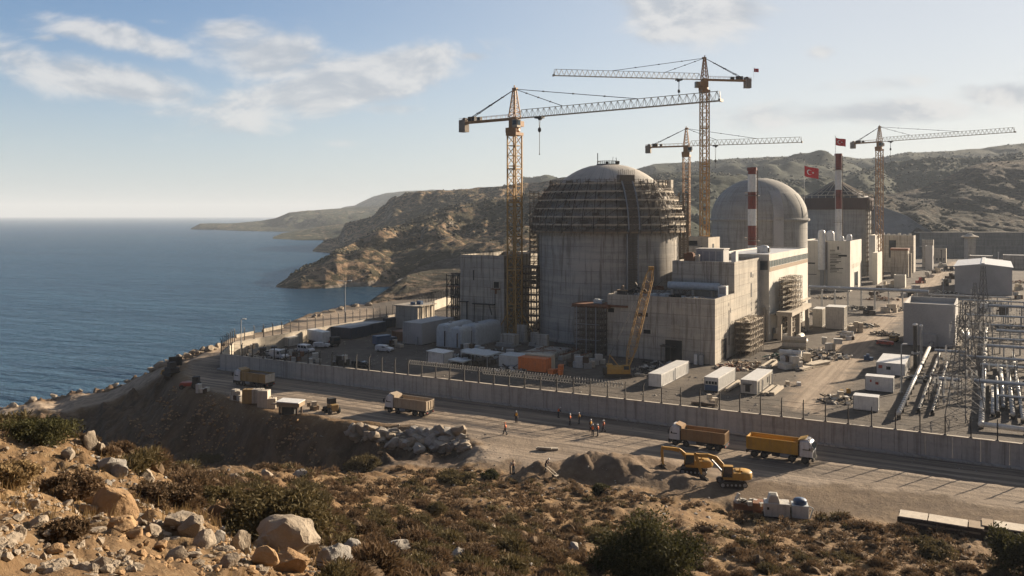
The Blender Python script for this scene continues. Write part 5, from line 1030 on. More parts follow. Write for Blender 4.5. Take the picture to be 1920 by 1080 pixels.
# ------------------------------------------------------------------ gatehouse and small buildings on the left
K = K_at(783,268); r,L,A,z = block('gatehouse','small sunlit gatehouse with a flat roof at the gap in the coast wall','building',783,268,742,9,575.5,M['conc_pale'],par=.3); hole(r,'s',1,2.6,.1,3,'door'); hole(r,'s',4,6,1.4,3.2,'window',mat='glass'); mb = MB(); mb.box(-L-.6,.6,-.6,A+.6,z,z+.3); mb.build('roof_slab', M['conc_pale'], r); mb = MB(); mb.cbox(-2,4,z+.9,1.6,1.4,1.1); mb.cbox(-4,3,z+.7,1.2,1,.8); mb.build('roof_unit', M['blue'], r)
for k in range(4): mb = MB(); mb.box(.35,.6,.3+k*2.6,.6+k*2.6,0,z); mb.build('column', M['conc_pale'], r)
def container(label, cpx, basey, lpx, A, h, mat='white', rpx=None, group=None, kind='container', doors=True, win=False, z=0.0):
    p = G(cpx,basey,z); L = -front_b(p,lpx); A = side_a(p,rpx) if rpx else A
    o = thing(kind, label, 'container', p, RZ, group); mb = MB(); mb.box(-L,0,0,A,.18,h-.12); mb.build('body', M[mat], o)
    rb = MB(); n = max(3,int(A/.6))
    for k in range(n): rb.box(.0,.05,A*k/n+.08,A*k/n+.3,.35,h-.3)
    n = max(3,int(L/.6))
    for k in range(n): rb.box(-L+L*k/n+.1,-L+L*k/n+.32,-.05,0,.35,h-.3)
    rb.build('corrugation', M[mat], o); t_ = MB(); t_.box(-L-.06,.08,-.08,A+.06,h-.12,h); t_.build('roof', M['white' if mat.startswith('white') else mat], o); s_ = MB(); s_.box(-L-.04,.07,-.07,A+.04,0,.18); s_.build('base_frame', M['steel_dark'], o)
    for x,y in ((-L-.05,-.07),(-.02,-.07),(-.02,A-.03)):
        s_ = MB(); s_.box(x,x+.12,y,y+.12,.18,h-.12); s_.build('corner_post', M['steel_gray' if mat.startswith('white') else mat], o)
    return o, L, A, p
o,L,A,p = container('long white site cabin with a small door, nearer half of the pair under the crane',1239,727.5,1216,9.2,2.85,'white'); mb = MB(); mb.box(.05,.1,7.9,8.7,.3,2.3); mb.build('door', M['steel_gray'], o)
q = p+U2*9.35; o = again(o,'long white site cabin forming the farther half of the pair under the crane',q,RZ)
o,L,A,p = container('white cabin with a blue lower end panel inside the fence',1346,735.5,1321,13.4,2.9,'white'); mb = MB(); mb.box(-L+.05,-.05,-.09,-.05,.2,1.35); mb.build('blue_panel', M['blue'], o); [MB().box(-L+.25+k*.62,-L+.72+k*.62,-.085,-.05,1.5,2.1).build('window', M['glass'], o) for k in range(4)]
o,L,A,p = container('white cabin with side door and awning, right of the blue-panelled one',1418.5,741,1389,14,2.9,'white_dirty')
[MB().box(.06,.13,*q).build('window' if q[2] > .5 else 'door', M['black'], o) for q in ((1.0,2.1,.2,2.4),(4.4,5.4,1.0,2.1),(9,9.9,1.0,2.1))]; mb = MB(); mb.box(-L+.6,-.9,-.9,-.05,2.0,2.12); mb.box(-L+.9,-1.3,-.1,-.05,.5,1.9); mb.build('awning', M['steel_dark'], o); mb = MB(); mb.tube((.4,3,.2),(.4,3,2.7),.14,8); mb.tube((.4,12,.2),(.4,12,2.4),.2,8); mb.build('downpipe', M['white'], o)
o,L,A,p = container('white flat-roofed hut with a small red sign, farthest of three by the lamp pole',1696,706.5,1643.5,14,2.8,'white'); mb = MB(); mb.box(-L+.4,-L+1.2,-.1,-.05,1.5,2.2); mb.build('sign', M['red'], o); [MB().box(*q).build('window', M['glass'], o) for q in ((-L+2,-L+2.9,-.09,-.05,1.3,2),(.06,.1,2,3,1,2),(.06,.1,6,7,1,2))]
o,L,A,p = container('white container with two small red marks, middle of three by the lamp pole',1674,737.5,1622.5,2.8,3.1,'white'); [MB().box(*q).build('sign', M['red'], o) for q in ((-L+.9,-L+1.2,-.1,-.05,1.9,2.4),(-L+1.9,-L+2.5,-.1,-.05,1.5,2))]
container('plain white container nearest the fence, in front of the other two huts',1645.5,773.5,1600,2.6,2.75,'white')
container('tall beige equipment house standing beside the dirt track',1582,619,1548,7,7.1,'white_dirty',kind='equipment_house'); container('lower beige equipment house left of the tall one',1541,614,1524,7,5.9,'white_dirty',kind='equipment_house')
o,L,A,p = container('big gray-blue corrugated storage box left of the pale tanks',791,648,755.5,16,6.1,'clad_gray',kind='storage_box')
mb = MB(); mb.bar((-L+.6,-.3,0),(-L+.6,-.3,2.2),.2); mb.bar((-1.2,-.3,0),(-1.2,-.3,2.4),.2); mb.build('pipe', M['steel_gray'], o)
def tank(label, lpx, rpx, basey, h, A, mat='tarp_pale'):
    p = G(rpx,basey); L = -front_b(p,lpx); o = thing('storage_tank', label, 'tank', p, RZ); rd = min(1.4,L*.3); pf = [(-L,0),(0,0)]
    pf += [(-rd+rd*math.sin(a),h-rd+rd*math.cos(a)) for a in np.linspace(math.pi/2,0,6)]+[(-L+rd-rd*math.sin(a),h-rd+rd*math.cos(a)) for a in np.linspace(0,math.pi/2,6)]
    mb = MB(); mb.yprism(pf,.5,A-.5); mb.yprism([(x*.94-L*.03,z*.96) for x,z in pf],0,.5); mb.build('shell', M[mat], o, bevel=.25)
    mb = MB(); mb.box(-L-.1,.1,.2,A,-.05,.25); mb.build('base_frame', M['steel_gray'], o); mb = MB(); mb.tube((-L*.3,-.2,.3),(-L*.3,-.2,h*.7),.16,8); mb.tube((-L*.3,-.25,h*.7),(-L*.3,1.2,h*.72),.16,8); mb.build('pipe', M['steel_dark'], o); mb = MB(); mb.lathe([(.5,0),(.5,.3),(.05,.4)],10,(-L/2,A*.3,h)); mb.build('hatch', M['steel_gray'], o); return o
tank('pale rounded tank next to the gray-blue storage box',817,842,652,6.2,13); tank('pale rounded tank in the middle of the three',839,866,654,5.6,9); tank('pale rounded tank on the right of the three',864,893,650,5.9,14)
container('dark blue container standing beside the pale tanks',905,646,880,6,4.2,'navy')
# containers, trailers and vehicles parked along the coast wall
container('dark blue container at the foot of the coast wall, nearer of the two long ones',658,637,617,9,3.3,'navy'); container('dark blue container at the foot of the coast wall, farther of the two long ones',689,628.5,660,9,3.2,'navy'); container('small dark container alone by the sunlit wall near the gatehouse',725,615,704,5,3.0,'navy')
container('rust-red container behind the blue box truck',756,641,735,6,2.8,'rust')
o = thing('box_trailer','long white box trailer parked beside the red truck',"trailer",G(604,650),RZ-.35); mb = MB(); mb.box(-8.8,0,0,2.6,1.1,3.9); mb.build('box', M['white'], o); mb = MB(); mb.box(-8.6,-.2,.3,2.3,.7,1.1); mb.build('chassis', M['steel_dark'], o)
for x in (-7.6,-6.4):
    for y in (-.02,2.2): mb = MB(); mb.tube((x,y,.5),(x,y+.42,.5),.5,12); mb.build('wheel', M['steel_dark'], o)
container('small white container left of the long white trailer',541,651,520,4,2.6,'white_dirty')
# canopies and crates of the inner yard
def canopy(label, px, py, w_, d_, h, mat='tarp_pale', rz=RZ, box=False):
    p = G(px,py); o = thing('shelter', label, 'shelter', p, rz); mb = MB(); mb.cbox(-w_/2,d_/2,h,w_,d_,.12,0,.05); mb.cbox(-w_/2,d_/2,h-.18,w_-.3,d_-.3,.16,0,.05); mb.build('roof', M[mat], o)
    for x in (-w_+.15,-.15):
        for y in (.15,d_-.15): mb = MB(); mb.bar((x,y,0),(x,y,h-.1),.14); mb.build('post', M['steel_gray'], o)
    if box: mb = MB(); mb.box(-w_+.3,-.3,.4,d_-.3,0,h-.35); mb.build('wall', M['white'], o)
    else: mb = MB(); [mb.cbox(R.uniform(-w_+1,-1),R.uniform(.8,d_-.6),.5,1.2,1,R.uniform(.6,1.3),R.uniform(0,3)) for k in range(6)]; mb.build('stored_goods', M['steel_dark'], o)
    return o
canopy('white-roofed cabin left of the open shelters in the shaded yard',832,684,5.2,4.6,2.8,'white',RZ,True); canopy('broad white-roofed open shelter in the shaded yard',914,689,7.6,6.5,2.9); canopy('low pale tarpaulin shelter between the cabin and the broad shelter',868,690,4.2,4,1.5); canopy('small pale shelter behind the broad one',884,676,3.4,3.5,2.2)
container('bright orange container just inside the wall',1023,700,972,2.6,3.2,'orange'); container('beige container directly behind the orange one',1031,696,985,2.4,3.5,'plank_pale'); container('pale box stack left of the orange container',975,692,936,5,2.9,'tarp_pale',kind='crate_stack')
M['razor'].name = 'galvanised_razor_wire'
# lamp poles
def lamp(label, px, basey, topy, arm=1.0, r0=.14, heads=1, mat='steel_gray'):
    p = G(px,basey); h = zat(topy,p.y); o = thing('lamp_pole', label, 'lamp pole', p); mb = MB(); mb.tube((0,0,0),(0,0,h),r0,8,r0*.6); mb.cbox(0,0,.15,.6,.6,.3); mb.build('pole', M[mat], o)
    for k in range(heads):
        s_ = 1 if k == 0 else -1; mb = MB(); mb.tube((0,0,h-.1),(s_*arm,0,h+.15),r0*.5,6); mb.cbox(s_*(arm+.3),0,h+.12,.9,.4,.22); mb.build('lamp_head', M['white'], o)
lamp('tall pale lamp pole by the coast wall behind the blue containers',647,626,527,1.2,.2,2); lamp('lamp pole at the left corner beside the return wall',452,672,599,.5,.17); lamp('gray lamp pole beside the three white huts',1690,737,646,.4,.2)
for lb,px,by,tp,rr in (('thick dark vent pole in front of the gray box building',1716,690,610,.42),('thinner pale vent pole right of the thick dark one',1727,688,612,.26),('gray pole with crossarm beside the dirt track near the gable shed',1768.5,556,524,.2)):
    p = G(px,by); h = zat(tp,p.y); o = thing('vent_pole', lb, 'pole', p); mb = MB(); mb.tube((0,0,0),(0,0,h),rr,10); mb.build('pipe', M['steel_gray' if rr < .4 else 'steel_dark'], o); mb = MB(); mb.lathe([(rr*1.4,h),(rr*1.4,h+.3),(.05,h+.5)],10); mb.build('cap', M['white'], o); mb = MB(); mb.cbox(0,0,h*.35,rr*3,rr*3,.5); mb.build('collar', M['steel_gray'], o)
# ------------------------------------------------------------------ pipe racks across the right-hand yard
def rack(label, pa, py, pb, h, n=2, rad=.45, mat='pipe_gray', gap=1.1):
    Y = (CZ-h)*F/(py-HY); K = K_at(pa,Y); L = front_b(K,pb); o = thing('pipe_rack', label, 'pipe rack', K, RZ)
    for k in range(n):
        mb = MB(); mb.tube((0,k*gap,h),(L,k*gap,h),rad*.68,10); x = 1
        while x < L: mb.tube((x,k*gap,h),(x+.15,k*gap,h),rad*.95,10); x += 5.5
        mb.build('pipe', M[mat], o, False)
    x = .8; i = 0
    while x < L+.1:
        mb = MB(); mb.bar((x,-.2,0),(x,-.2,h-.2),.3)
        mb.bar((x,(n-1)*gap+.2,0),(x,(n-1)*gap+.2,h-.2),.3); mb.bar((x,-.7,h-rad-.15),(x,(n-1)*gap+.7,h-rad-.15),.3)
        if i % 2 == 0: mb.bar((x,-.2,h*.4),(x,(n-1)*gap+.2,h*.9),.12)
        mb.build('support', M['steel_gray'], o); x += max(4.5,L/9); i += 1
    return o
rack('long twin-pipe rack crossing behind the beige equipment houses',1512,538,1741,7.6,2,.8,gap=2.2); rack('single white pipe on posts in front of the gable shed',1741,552,1896,5.0,1,.5,'pipe_white'); rack('pipe rack right of the gray box building, farthest of the blue-gray ones',1851,573,1990,6,2,.6,gap=1.6)
rack('pipe rack behind the white vertical insulators at the right edge',1868,620,1990,6,2,.5); rack('pipe rack crossing the switchyard just behind the tall pylon',1834,647,1990,5,2,.45); rack('short twin-pipe rack in front of the gray box building',1752,657,1812,4,2,.4); rack('twin-pipe rack crossing the middle of the switchyard',1759,710,1800,3.6,2,.42); rack('bright twin-pipe rack crossing the right edge of the switchyard',1826,714,1990,3.6,2,.45)
rack('thin pipe run low behind the crossing racks',1800,667,1990,3.4,2,.3)
for lb,a_,y_,b_,h_,n_,r_ in (('thin triple-pipe rack directly behind the control box',1812,590,1990,5.5,3,.3),('thin twin-pipe rack low across the far switchyard',1822,607,1990,4,2,.3),('thin twin-pipe rack between the two pylons',1815,632,1990,5.5,2,.28),('thin triple-pipe rack above the white pipelines',1838,684,1990,4.5,3,.28),('thin low twin-pipe run near the fence at the right',1870,742,1990,2.4,2,.25),('high thin pipe rack before the gable shed flank',1800,562,1990,7,2,.3)): rack(lb,a_,y_,b_,h_,n_,r_,'pipe_gray',.8)
def pipeline(label, pa, pya, pxb, h=.9, rad=.42, bend=None, mat='pipe_white', gap=1.0, dash='steel_dark'):
    A_ = G(pa,pya,h); A_.z = 0; L = side_a(A_,pxb); o = thing('pipeline', label, 'pipeline', A_, RZ); L = min(abs(L),140)
    mb = MB(); mb.tube((0,0,h),(0,L,h),rad,8)
    if bend: mb.tube((0,0,h),(bend,-.1,h-.35),rad*.9,8); mb.sphere((0,0,h),rad*1.1)
    mb.mi = 1; j = mb; y = .8
    while y < L: j.tube((0,y,h),(0,y+.34,h),rad*1.08,8); y += gap*2
    mb.build('pipe', [M[mat], M[dash]], o, True)
    y = .5
    while y < L: MB().box(-.35,.35,y,y+.25,0,h-rad*.9).build('sleeper', M['steel_dark'], o); y += 6
    return o
pipeline('white pipeline that bends right along the fence',1840,795,1860.6,.9,.5,14); pipeline('white pipeline second from the left of the right-hand group',1861.6,774,1862.0,.9,.34); pipeline('white pipeline third from the left of the right-hand group',1881,762,1876.2,.9,.36); pipeline('white pipeline with dark gaps near the right edge',1899,777,1888,1.0,.4,None,'pipe_white',.8,'steel_dark')
pipeline('white pipeline at the far right edge beyond the dark-gapped one',1918,785,1899,1.0,.3); pipeline('thin white pipeline between the second and third of the right-hand group',1871,770,1869,1.4,.22); pipeline('white pipeline running past the three white huts',1684.5,775,1747,1.2,.42); pipeline('dark ladder-like cable run right of the white hut pipeline',1722,768,1764,.8,.25,None,'steel_dark',.6,'pipe_white'); pipeline('dark cable run with white spacers inside the switchyard',1748,772,1776,.8,.25,None,'steel_dark',.7,'pipe_white'); 
for lb,px,py,pb,hh in (('white insulated riser lying aslant left of the tall pylon',1815,636,1829,4),('short white pipe aslant at the corner of the gray box building',1808,632,1815,3)): 
    A_ = G(px,py,hh); o = thing('pipe_length',lb,'pipe',(A_.x,A_.y,0)); mb = MB(); mb.tube((0,0,hh),(3.6 if hh == 4 else 1.6,7 if hh == 4 else 5,hh+1.6),.4,8); mb.build('pipe', M['pipe_white'], o, True); mb = MB(); mb.bar((.2,.2,0),(.2,.2,hh),.25); mb.build('support', M['steel_gray'], o); mb = MB(); mb.bar((1.5,3,0),(1.5,3,hh+.5),.25); mb.build('support', M['steel_gray'], o)
# pylons
def pylon(label, px, basey, topy, wb, wt, arms=((.62,3.2),(.8,2.6),(.95,1.8)), leg=.105):
    p = G(px,basey); h = zat(topy,p.y); o = thing('lattice_pylon', label, 'pylon', p, .3); mb = MB(); n = 11; cs = [(-1,-1),(1,-1),(1,1),(-1,1)]
    def q(f): return wb/2*(1-f)**1.3+wt/2
    for k in range(n):
        f0,f1 = k/n,(k+1)/n; a,b = q(f0),q(f1)
        for i in range(4):
            c,d = cs[i],cs[(i+1)%4]; mb.bar((c[0]*a,c[1]*a,h*f0),(c[0]*b,c[1]*b,h*f1),leg); mb.bar((c[0]*a,c[1]*a,h*f0),(d[0]*b,d[1]*b,h*f1),leg*.55); mb.bar((d[0]*a,d[1]*a,h*f0),(c[0]*b,c[1]*b,h*f1),leg*.55); mb.bar((c[0]*b,c[1]*b,h*f1),(d[0]*b,d[1]*b,h*f1),leg*.5)
    mb.build('frame', M['pylon'], o)
    for f,w_ in arms:
        mb = MB(); a = q(f)
        for s_ in (-1,1): mb.bar((s_*a,-a,h*f),(s_*(a+w_),0,h*f+.4),leg*.7); mb.bar((s_*a,a,h*f),(s_*(a+w_),0,h*f+.4),leg*.7); mb.bar((s_*a,0,h*f+1.2),(s_*(a+w_),0,h*f+.4),leg*.6)
        ar = mb.build('cross_arm', M['pylon'], o)
        for s_ in (-1,1): mb = MB(); [mb.tube((s_*(a+w_),0,h*f+.3-.22*k),(s_*(a+w_),0,h*f+.2-.22*k),.17,8) for k in range(6)]; mb.bar((s_*(a+w_),0,h*f+.4),(s_*(a+w_),0,h*f-1.1),.06); mb.build('insulator', M['pipe_white'], ar)
    return o
pylon('tallest lattice pylon, standing nearest the fence in the switchyard',1810,786,566,3.6,1.0); pylon('lattice pylon in front of the gable shed',1843.5,664,499,3.0,.7,((.5,2.2),(.62,2.0))); pylon('small dark lattice pylon left of the one before the gable shed',1828,600,530,2.4,.6,((.8,1.2),)); pylon('lattice pylon between the tallest one and the gray box building',1800,700,592,2.6,.9,((.7,2.2),(.88,1.8))); pylon('lattice pylon right of the tallest one',1836,690,575,2.6,.9,((.7,2.4),(.9,1.8)))
def portal(label, pa, pb, py, h):
    A_ = G(pa,py); L = front_b(A_,pb); o = thing('switchyard_portal', label, 'portal frame', A_, RZ)
    for x in (0,L): mb = MB(); [mb.bar((x+a*.4,b*.4,0),(x+a*.2,b*.2,h),.12) for a in (-1,1) for b in (-1,1)]; [mb.bar((x-.4,-.4,h*k/8),(x+.4,-.4,h*(k+1)/8),.08) for k in range(8)]; mb.build('post', M['pylon'], o)
    mb = MB(); mb.bar((0,-.3,h),(L,-.3,h),.12); mb.bar((0,.3,h),(L,.3,h),.12); mb.bar((0,0,h+.6),(L,0,h+.6),.12); n = max(4,int(L/1.2)); [mb.bar((L*k/n,-.3,h),(L*(k+.5)/n,0,h+.6),.07) for k in range(n)]; mb.build('beam', M['pylon'], o)
    for k in range(3): x = L*(k+1)/4; mb = MB(); [mb.tube((x,0,h-.2-.24*j),(x,0,h-.3-.24*j),.17,8) for j in range(7)]; mb.bar((x,0,h),(x,0,h-2.0),.06); mb.build('insulator', M['pipe_white'], o)
portal('steel portal frame spanning the near switchyard',1745,1800,752,5.2); portal('steel portal frame right of the nearest pylon',1838,1905,728,5.6); portal('steel portal frame by the crossing pipes at the right',1850,1930,668,6.0); portal('far steel portal frame behind the pylons',1812,1880,600,6.5)
def disconnector(label, px, py, grp):
    o = thing('switch_stand', label, 'switchgear', G(px,py), RZ, grp)
    for x in (-.9,0,.9): mb = MB(); mb.bar((x,0,0),(x,0,1.7),.16); [mb.tube((x,0,1.75+.2*j),(x,0,1.87+.2*j),.2,8) for j in range(6)]; mb.build('insulator', M['pipe_white'], o)
    mb = MB(); mb.bar((-1.3,0,1.68),(1.3,0,1.68),.16); mb.bar((-1.2,0,3.0),(1.2,0,3.0),.1); mb.cbox(0,.25,.8,.5,.3,.6); mb.build('frame', M['steel_gray'], o); return o
for i,(px,py) in enumerate(((1762,735),(1785,728),(1770,760),(1800,744),(1878,735),(1905,742),(1868,690),(1898,700),(1818,622),(1835,618),(1885,640),(1908,646),(1866,600),(1895,606),(1912,592),(1778,690),(1822,720))): disconnector('white insulator switch stand among many in the fenced switchyard',px,py,'switch stands in the switchyard')
# ------------------------------------------------------------------ tipper trucks
M['tyre'] = plain('tyre_rubber', (.022,.021,.02), .9); M['hub'] = paint('wheel_hub', (.08,.075,.07), .6, .3); M['cab_white'] = paint('cab_white', (.62,.62,.62), .4, wear=.5, dirt=(.30,.25,.19))
M['tip_ochre'] = paint('tipper_ochre', (.30,.19,.06), .55, wear=.7, dirt=(.12,.09,.06)); M['tip_beige'] = paint('tipper_beige', (.38,.30,.21), .6, wear=.6, dirt=(.16,.12,.09)); M['tip_brown'] = paint('tipper_brown', (.29,.175,.075), .6, wear=.7, dirt=(.14,.10,.07)); M['tip_orange'] = paint('tipper_orange', (.50,.275,.025), .5, wear=.6, dirt=(.24,.165,.09))
M['lens'] = plain('lamp_lens', (.55,.5,.42), .2); M['load'] = plain('load_earth', (.10,.075,.055), .95); M['cw_dark'] = plain('underbody', (.03,.027,.025), .8)
def wheel(o, x, y, r_, w_):
    mb = MB(); mb.lathe([(r_*.55,-w_/2),(r_*.9,-w_/2),(r_,-w_/2+.06),(r_,w_/2-.06),(r_*.9,w_/2),(r_*.55,w_/2),(r_*.55,-w_/2)],20)
    mb.v = [(x+a,y+c,r_+b) for a,b,c in mb.v]; t_ = mb.build('wheel', M['tyre'], o, False)
    mb = MB(); mb.lathe([(.02,-w_*.32),(r_*.56,-w_*.36),(r_*.56,w_*.36),(.02,w_*.32)],14); mb.lathe([(.02,-w_*.5),(r_*.2,-w_*.5),(r_*.2,w_*.5),(.02,w_*.5)],8); mb.v = [(x+a,y+c,r_+b) for a,b,c in mb.v]; mb.build('hub', M['hub'], t_)
def tipper(label, mat, loc, rz, gate=None, loaded=False):
    o = thing('tipper_truck', label, 'tipper truck', loc, rz, 'tipper trucks on the outer road')
    mb = MB(); mb.xprism([(-1.22,.95),(1.22,.95),(1.22,2.2),(1.12,2.95),(.95,3.05),(-.95,3.05),(-1.12,2.95),(-1.22,2.2)],2.75,4.0)
    mb.yprism([(3.99,.95),(4.42,.95),(4.46,1.7),(4.25,2.75),(3.99,3.0)],-1.2,1.2); cab = mb.build('cab', M['cab_white'], o, bevel=.05)
    mb = MB(); mb.add([(4.475,-1.06,1.85),(4.475,1.06,1.85),(4.30,.98,2.72),(4.30,-.98,2.72),(4.42,-1.06,1.85),(4.42,1.06,1.85),(4.24,.98,2.72),(4.24,-.98,2.72)],[(0,1,2,3),(7,6,5,4),(0,4,5,1),(1,5,6,2),(2,6,7,3),(3,7,4,0)]); mb.build('windscreen', M['glass'], cab)
    for s_ in (-1,1): mb = MB(); mb.add([(3.15,s_*1.235,1.85),(4.2,s_*1.235,1.85),(4.08,s_*1.15,2.65),(3.15,s_*1.15,2.65),(3.15,s_*1.19,1.85),(4.2,s_*1.19,1.85),(4.08,s_*1.1,2.65),(3.15,s_*1.1,2.65)],[(0,1,2,3),(7,6,5,4),(0,4,5,1),(1,5,6,2),(2,6,7,3),(3,7,4,0)]); mb.build('window', M['glass'], cab)
    mb = MB(); mb.box(4.28,4.56,-1.25,1.25,.42,.96); mb.box(4.45,4.5,-.8,.8,1.05,1.6); mb.build('bumper', M['cw_dark'], o)
    for s_ in (-1,1):
        mb = MB(); mb.box(4.55,4.59,s_*.95-.2,s_*.95+.2,.62,.84); mb.build('headlight', M['lens'], o)
        mb = MB(); mb.bar((4.3,s_*1.2,2.5),(4.45,s_*1.52,2.45),.06); mb.cbox(4.45,s_*1.52,2.15,.14,.26,.62); mb.build('mirror', M['cw_dark'], cab)
    mb = MB(); mb.box(3.0,3.8,-.9,.9,3.06,3.22); mb.cbox(3.85,0,3.22,.2,1.2,.14); mb.build('sun_visor', M['cab_white'], cab)
    mb = MB(); mb.box(-4.2,4.2,-.55,-.25,.72,1.05); mb.box(-4.2,4.2,.25,.55,.72,1.05); [mb.box(x,x+.2,-1,1,.6,.95) for x in (-3.6,-2.2,1.2,3.3)]; mb.box(-4.35,-4.2,-1.2,1.2,.55,.95); mb.box(2.2,2.74,-1.1,1.1,1.05,2.4); mb.box(-4.1,2.2,-1.0,1.0,.85,1.08); mb.box(-.9,.1,-1.1,1.1,.5,1.0); mb.build('chassis', M['cw_dark'], o)
    for s_ in (-1,1): mb = MB(); mb.tube((.2,s_*.85,.72),(1.7,s_*.85,.72),.33,12); mb.build('fuel_tank', M['steel_gray'], o)
    x0,x1,zb,zt,hw,t_ = -4.25,2.55,1.2,2.72,1.24,.09; mb = MB(); mb.box(x0,x1,-hw,hw,zb-.12,zb)
    mb.box(x0+.1,x1,-hw,-hw+t_,zb,zt); mb.box(x0+.1,x1,hw-t_,hw,zb,zt); mb.box(x1-t_,x1,-hw+t_,hw-t_,zb,zt+.35)
    mb.add([(x1-.05,-1.1,zt+.3),(x1-.05,1.1,zt+.3),(x1+.95,1.0,zt+.62),(x1+.95,-1.0,zt+.62),(x1-.05,-1.1,zt+.38),(x1-.05,1.1,zt+.38),(x1+.95,1.0,zt+.7),(x1+.95,-1.0,zt+.7)],[(3,2,1,0),(4,5,6,7),(0,1,5,4),(1,2,6,5),(2,3,7,6),(3,0,4,7)])
    for s_ in (-1,1):
        mb.box(x0,x1,s_*hw-(.0 if s_>0 else .1),s_*hw+(.1 if s_>0 else 0),zt-.04,zt+.1)
        for k in range(5): x = x0+.25+k*(x1-x0-.4)/4; mb.box(x-.07,x+.07,s_*hw-(.0 if s_>0 else .08),s_*hw+(.08 if s_>0 else 0),zb-.1,zt-.05)
    body = mb.build('tipper_body', M[mat], o)
    mb = MB(); mb.box(x0-.02,x0+.1,-hw+.02,hw-.02,zb,zt-.05); [mb.box(x0-.1,x0-.02,y-.06,y+.06,zb+.02,zt) for y in (-1.1,-.37,.37,1.1)]; mb.box(x0-.08,x0,-hw,hw,zt-.1,zt+.04); mb.build('tailgate', M[gate or mat], o)
    if loaded: mb = MB(); mb.add([(x0+.2,-1.1,zt-.3),(x1-.2,-1.1,zt-.3),(x1-.2,1.1,zt-.3),(x0+.2,1.1,zt-.3),(-1.8,-.3,zt+.12),(.6,.2,zt+.18)],[(0,1,5,4),(1,2,5),(2,3,4,5),(3,0,4)]); mb.build('load', M['load'], o, True)
    for x in (3.45,1.75,-1.9,-3.25):
        for s_ in (-1,1): wheel(o,x,s_*1.02,.5,.42 if x > 0 else .5)
    for s_ in (-1,1): mb = MB(); mb.box(-3.95,-1.2,s_*1.0-.27,s_*1.0+.27,1.03,1.08); mb.build('mudguard', M['cw_dark'], o)
    for s_ in (-1,1): mb = MB(); mb.box(-4.38,-4.35,s_*.9-.2,s_*.9+.2,.66,.82); mb.build('tail_light', M['red'], o)
    return o
TRZ = math.atan2(-WD.y,-WD.x); TRF = math.atan2(WD.y,WD.x)
def grd(px,py): p = onto(px,py); return Vector((p.x,p.y,hz(p.x,p.y)+.02))
def big(o, k): o.scale = (k,k,k); return o
big(tipper('white-cab tipper with an ochre body and pale tailgate at the far left end','tip_ochre',grd(477,724),TRZ,'white_dirty',True),1.06)
big(tipper('white-cab tipper with a beige body standing alone in the middle of the road','tip_beige',grd(768,777),TRZ),1.04)
big(tipper('white-cab tipper with a worn brown body behind the two excavators','tip_brown',grd(1311,838),TRZ),1.0)
big(tipper('white-cab tipper with a bright orange body facing right','tip_orange',grd(1463,861),TRF),1.08)
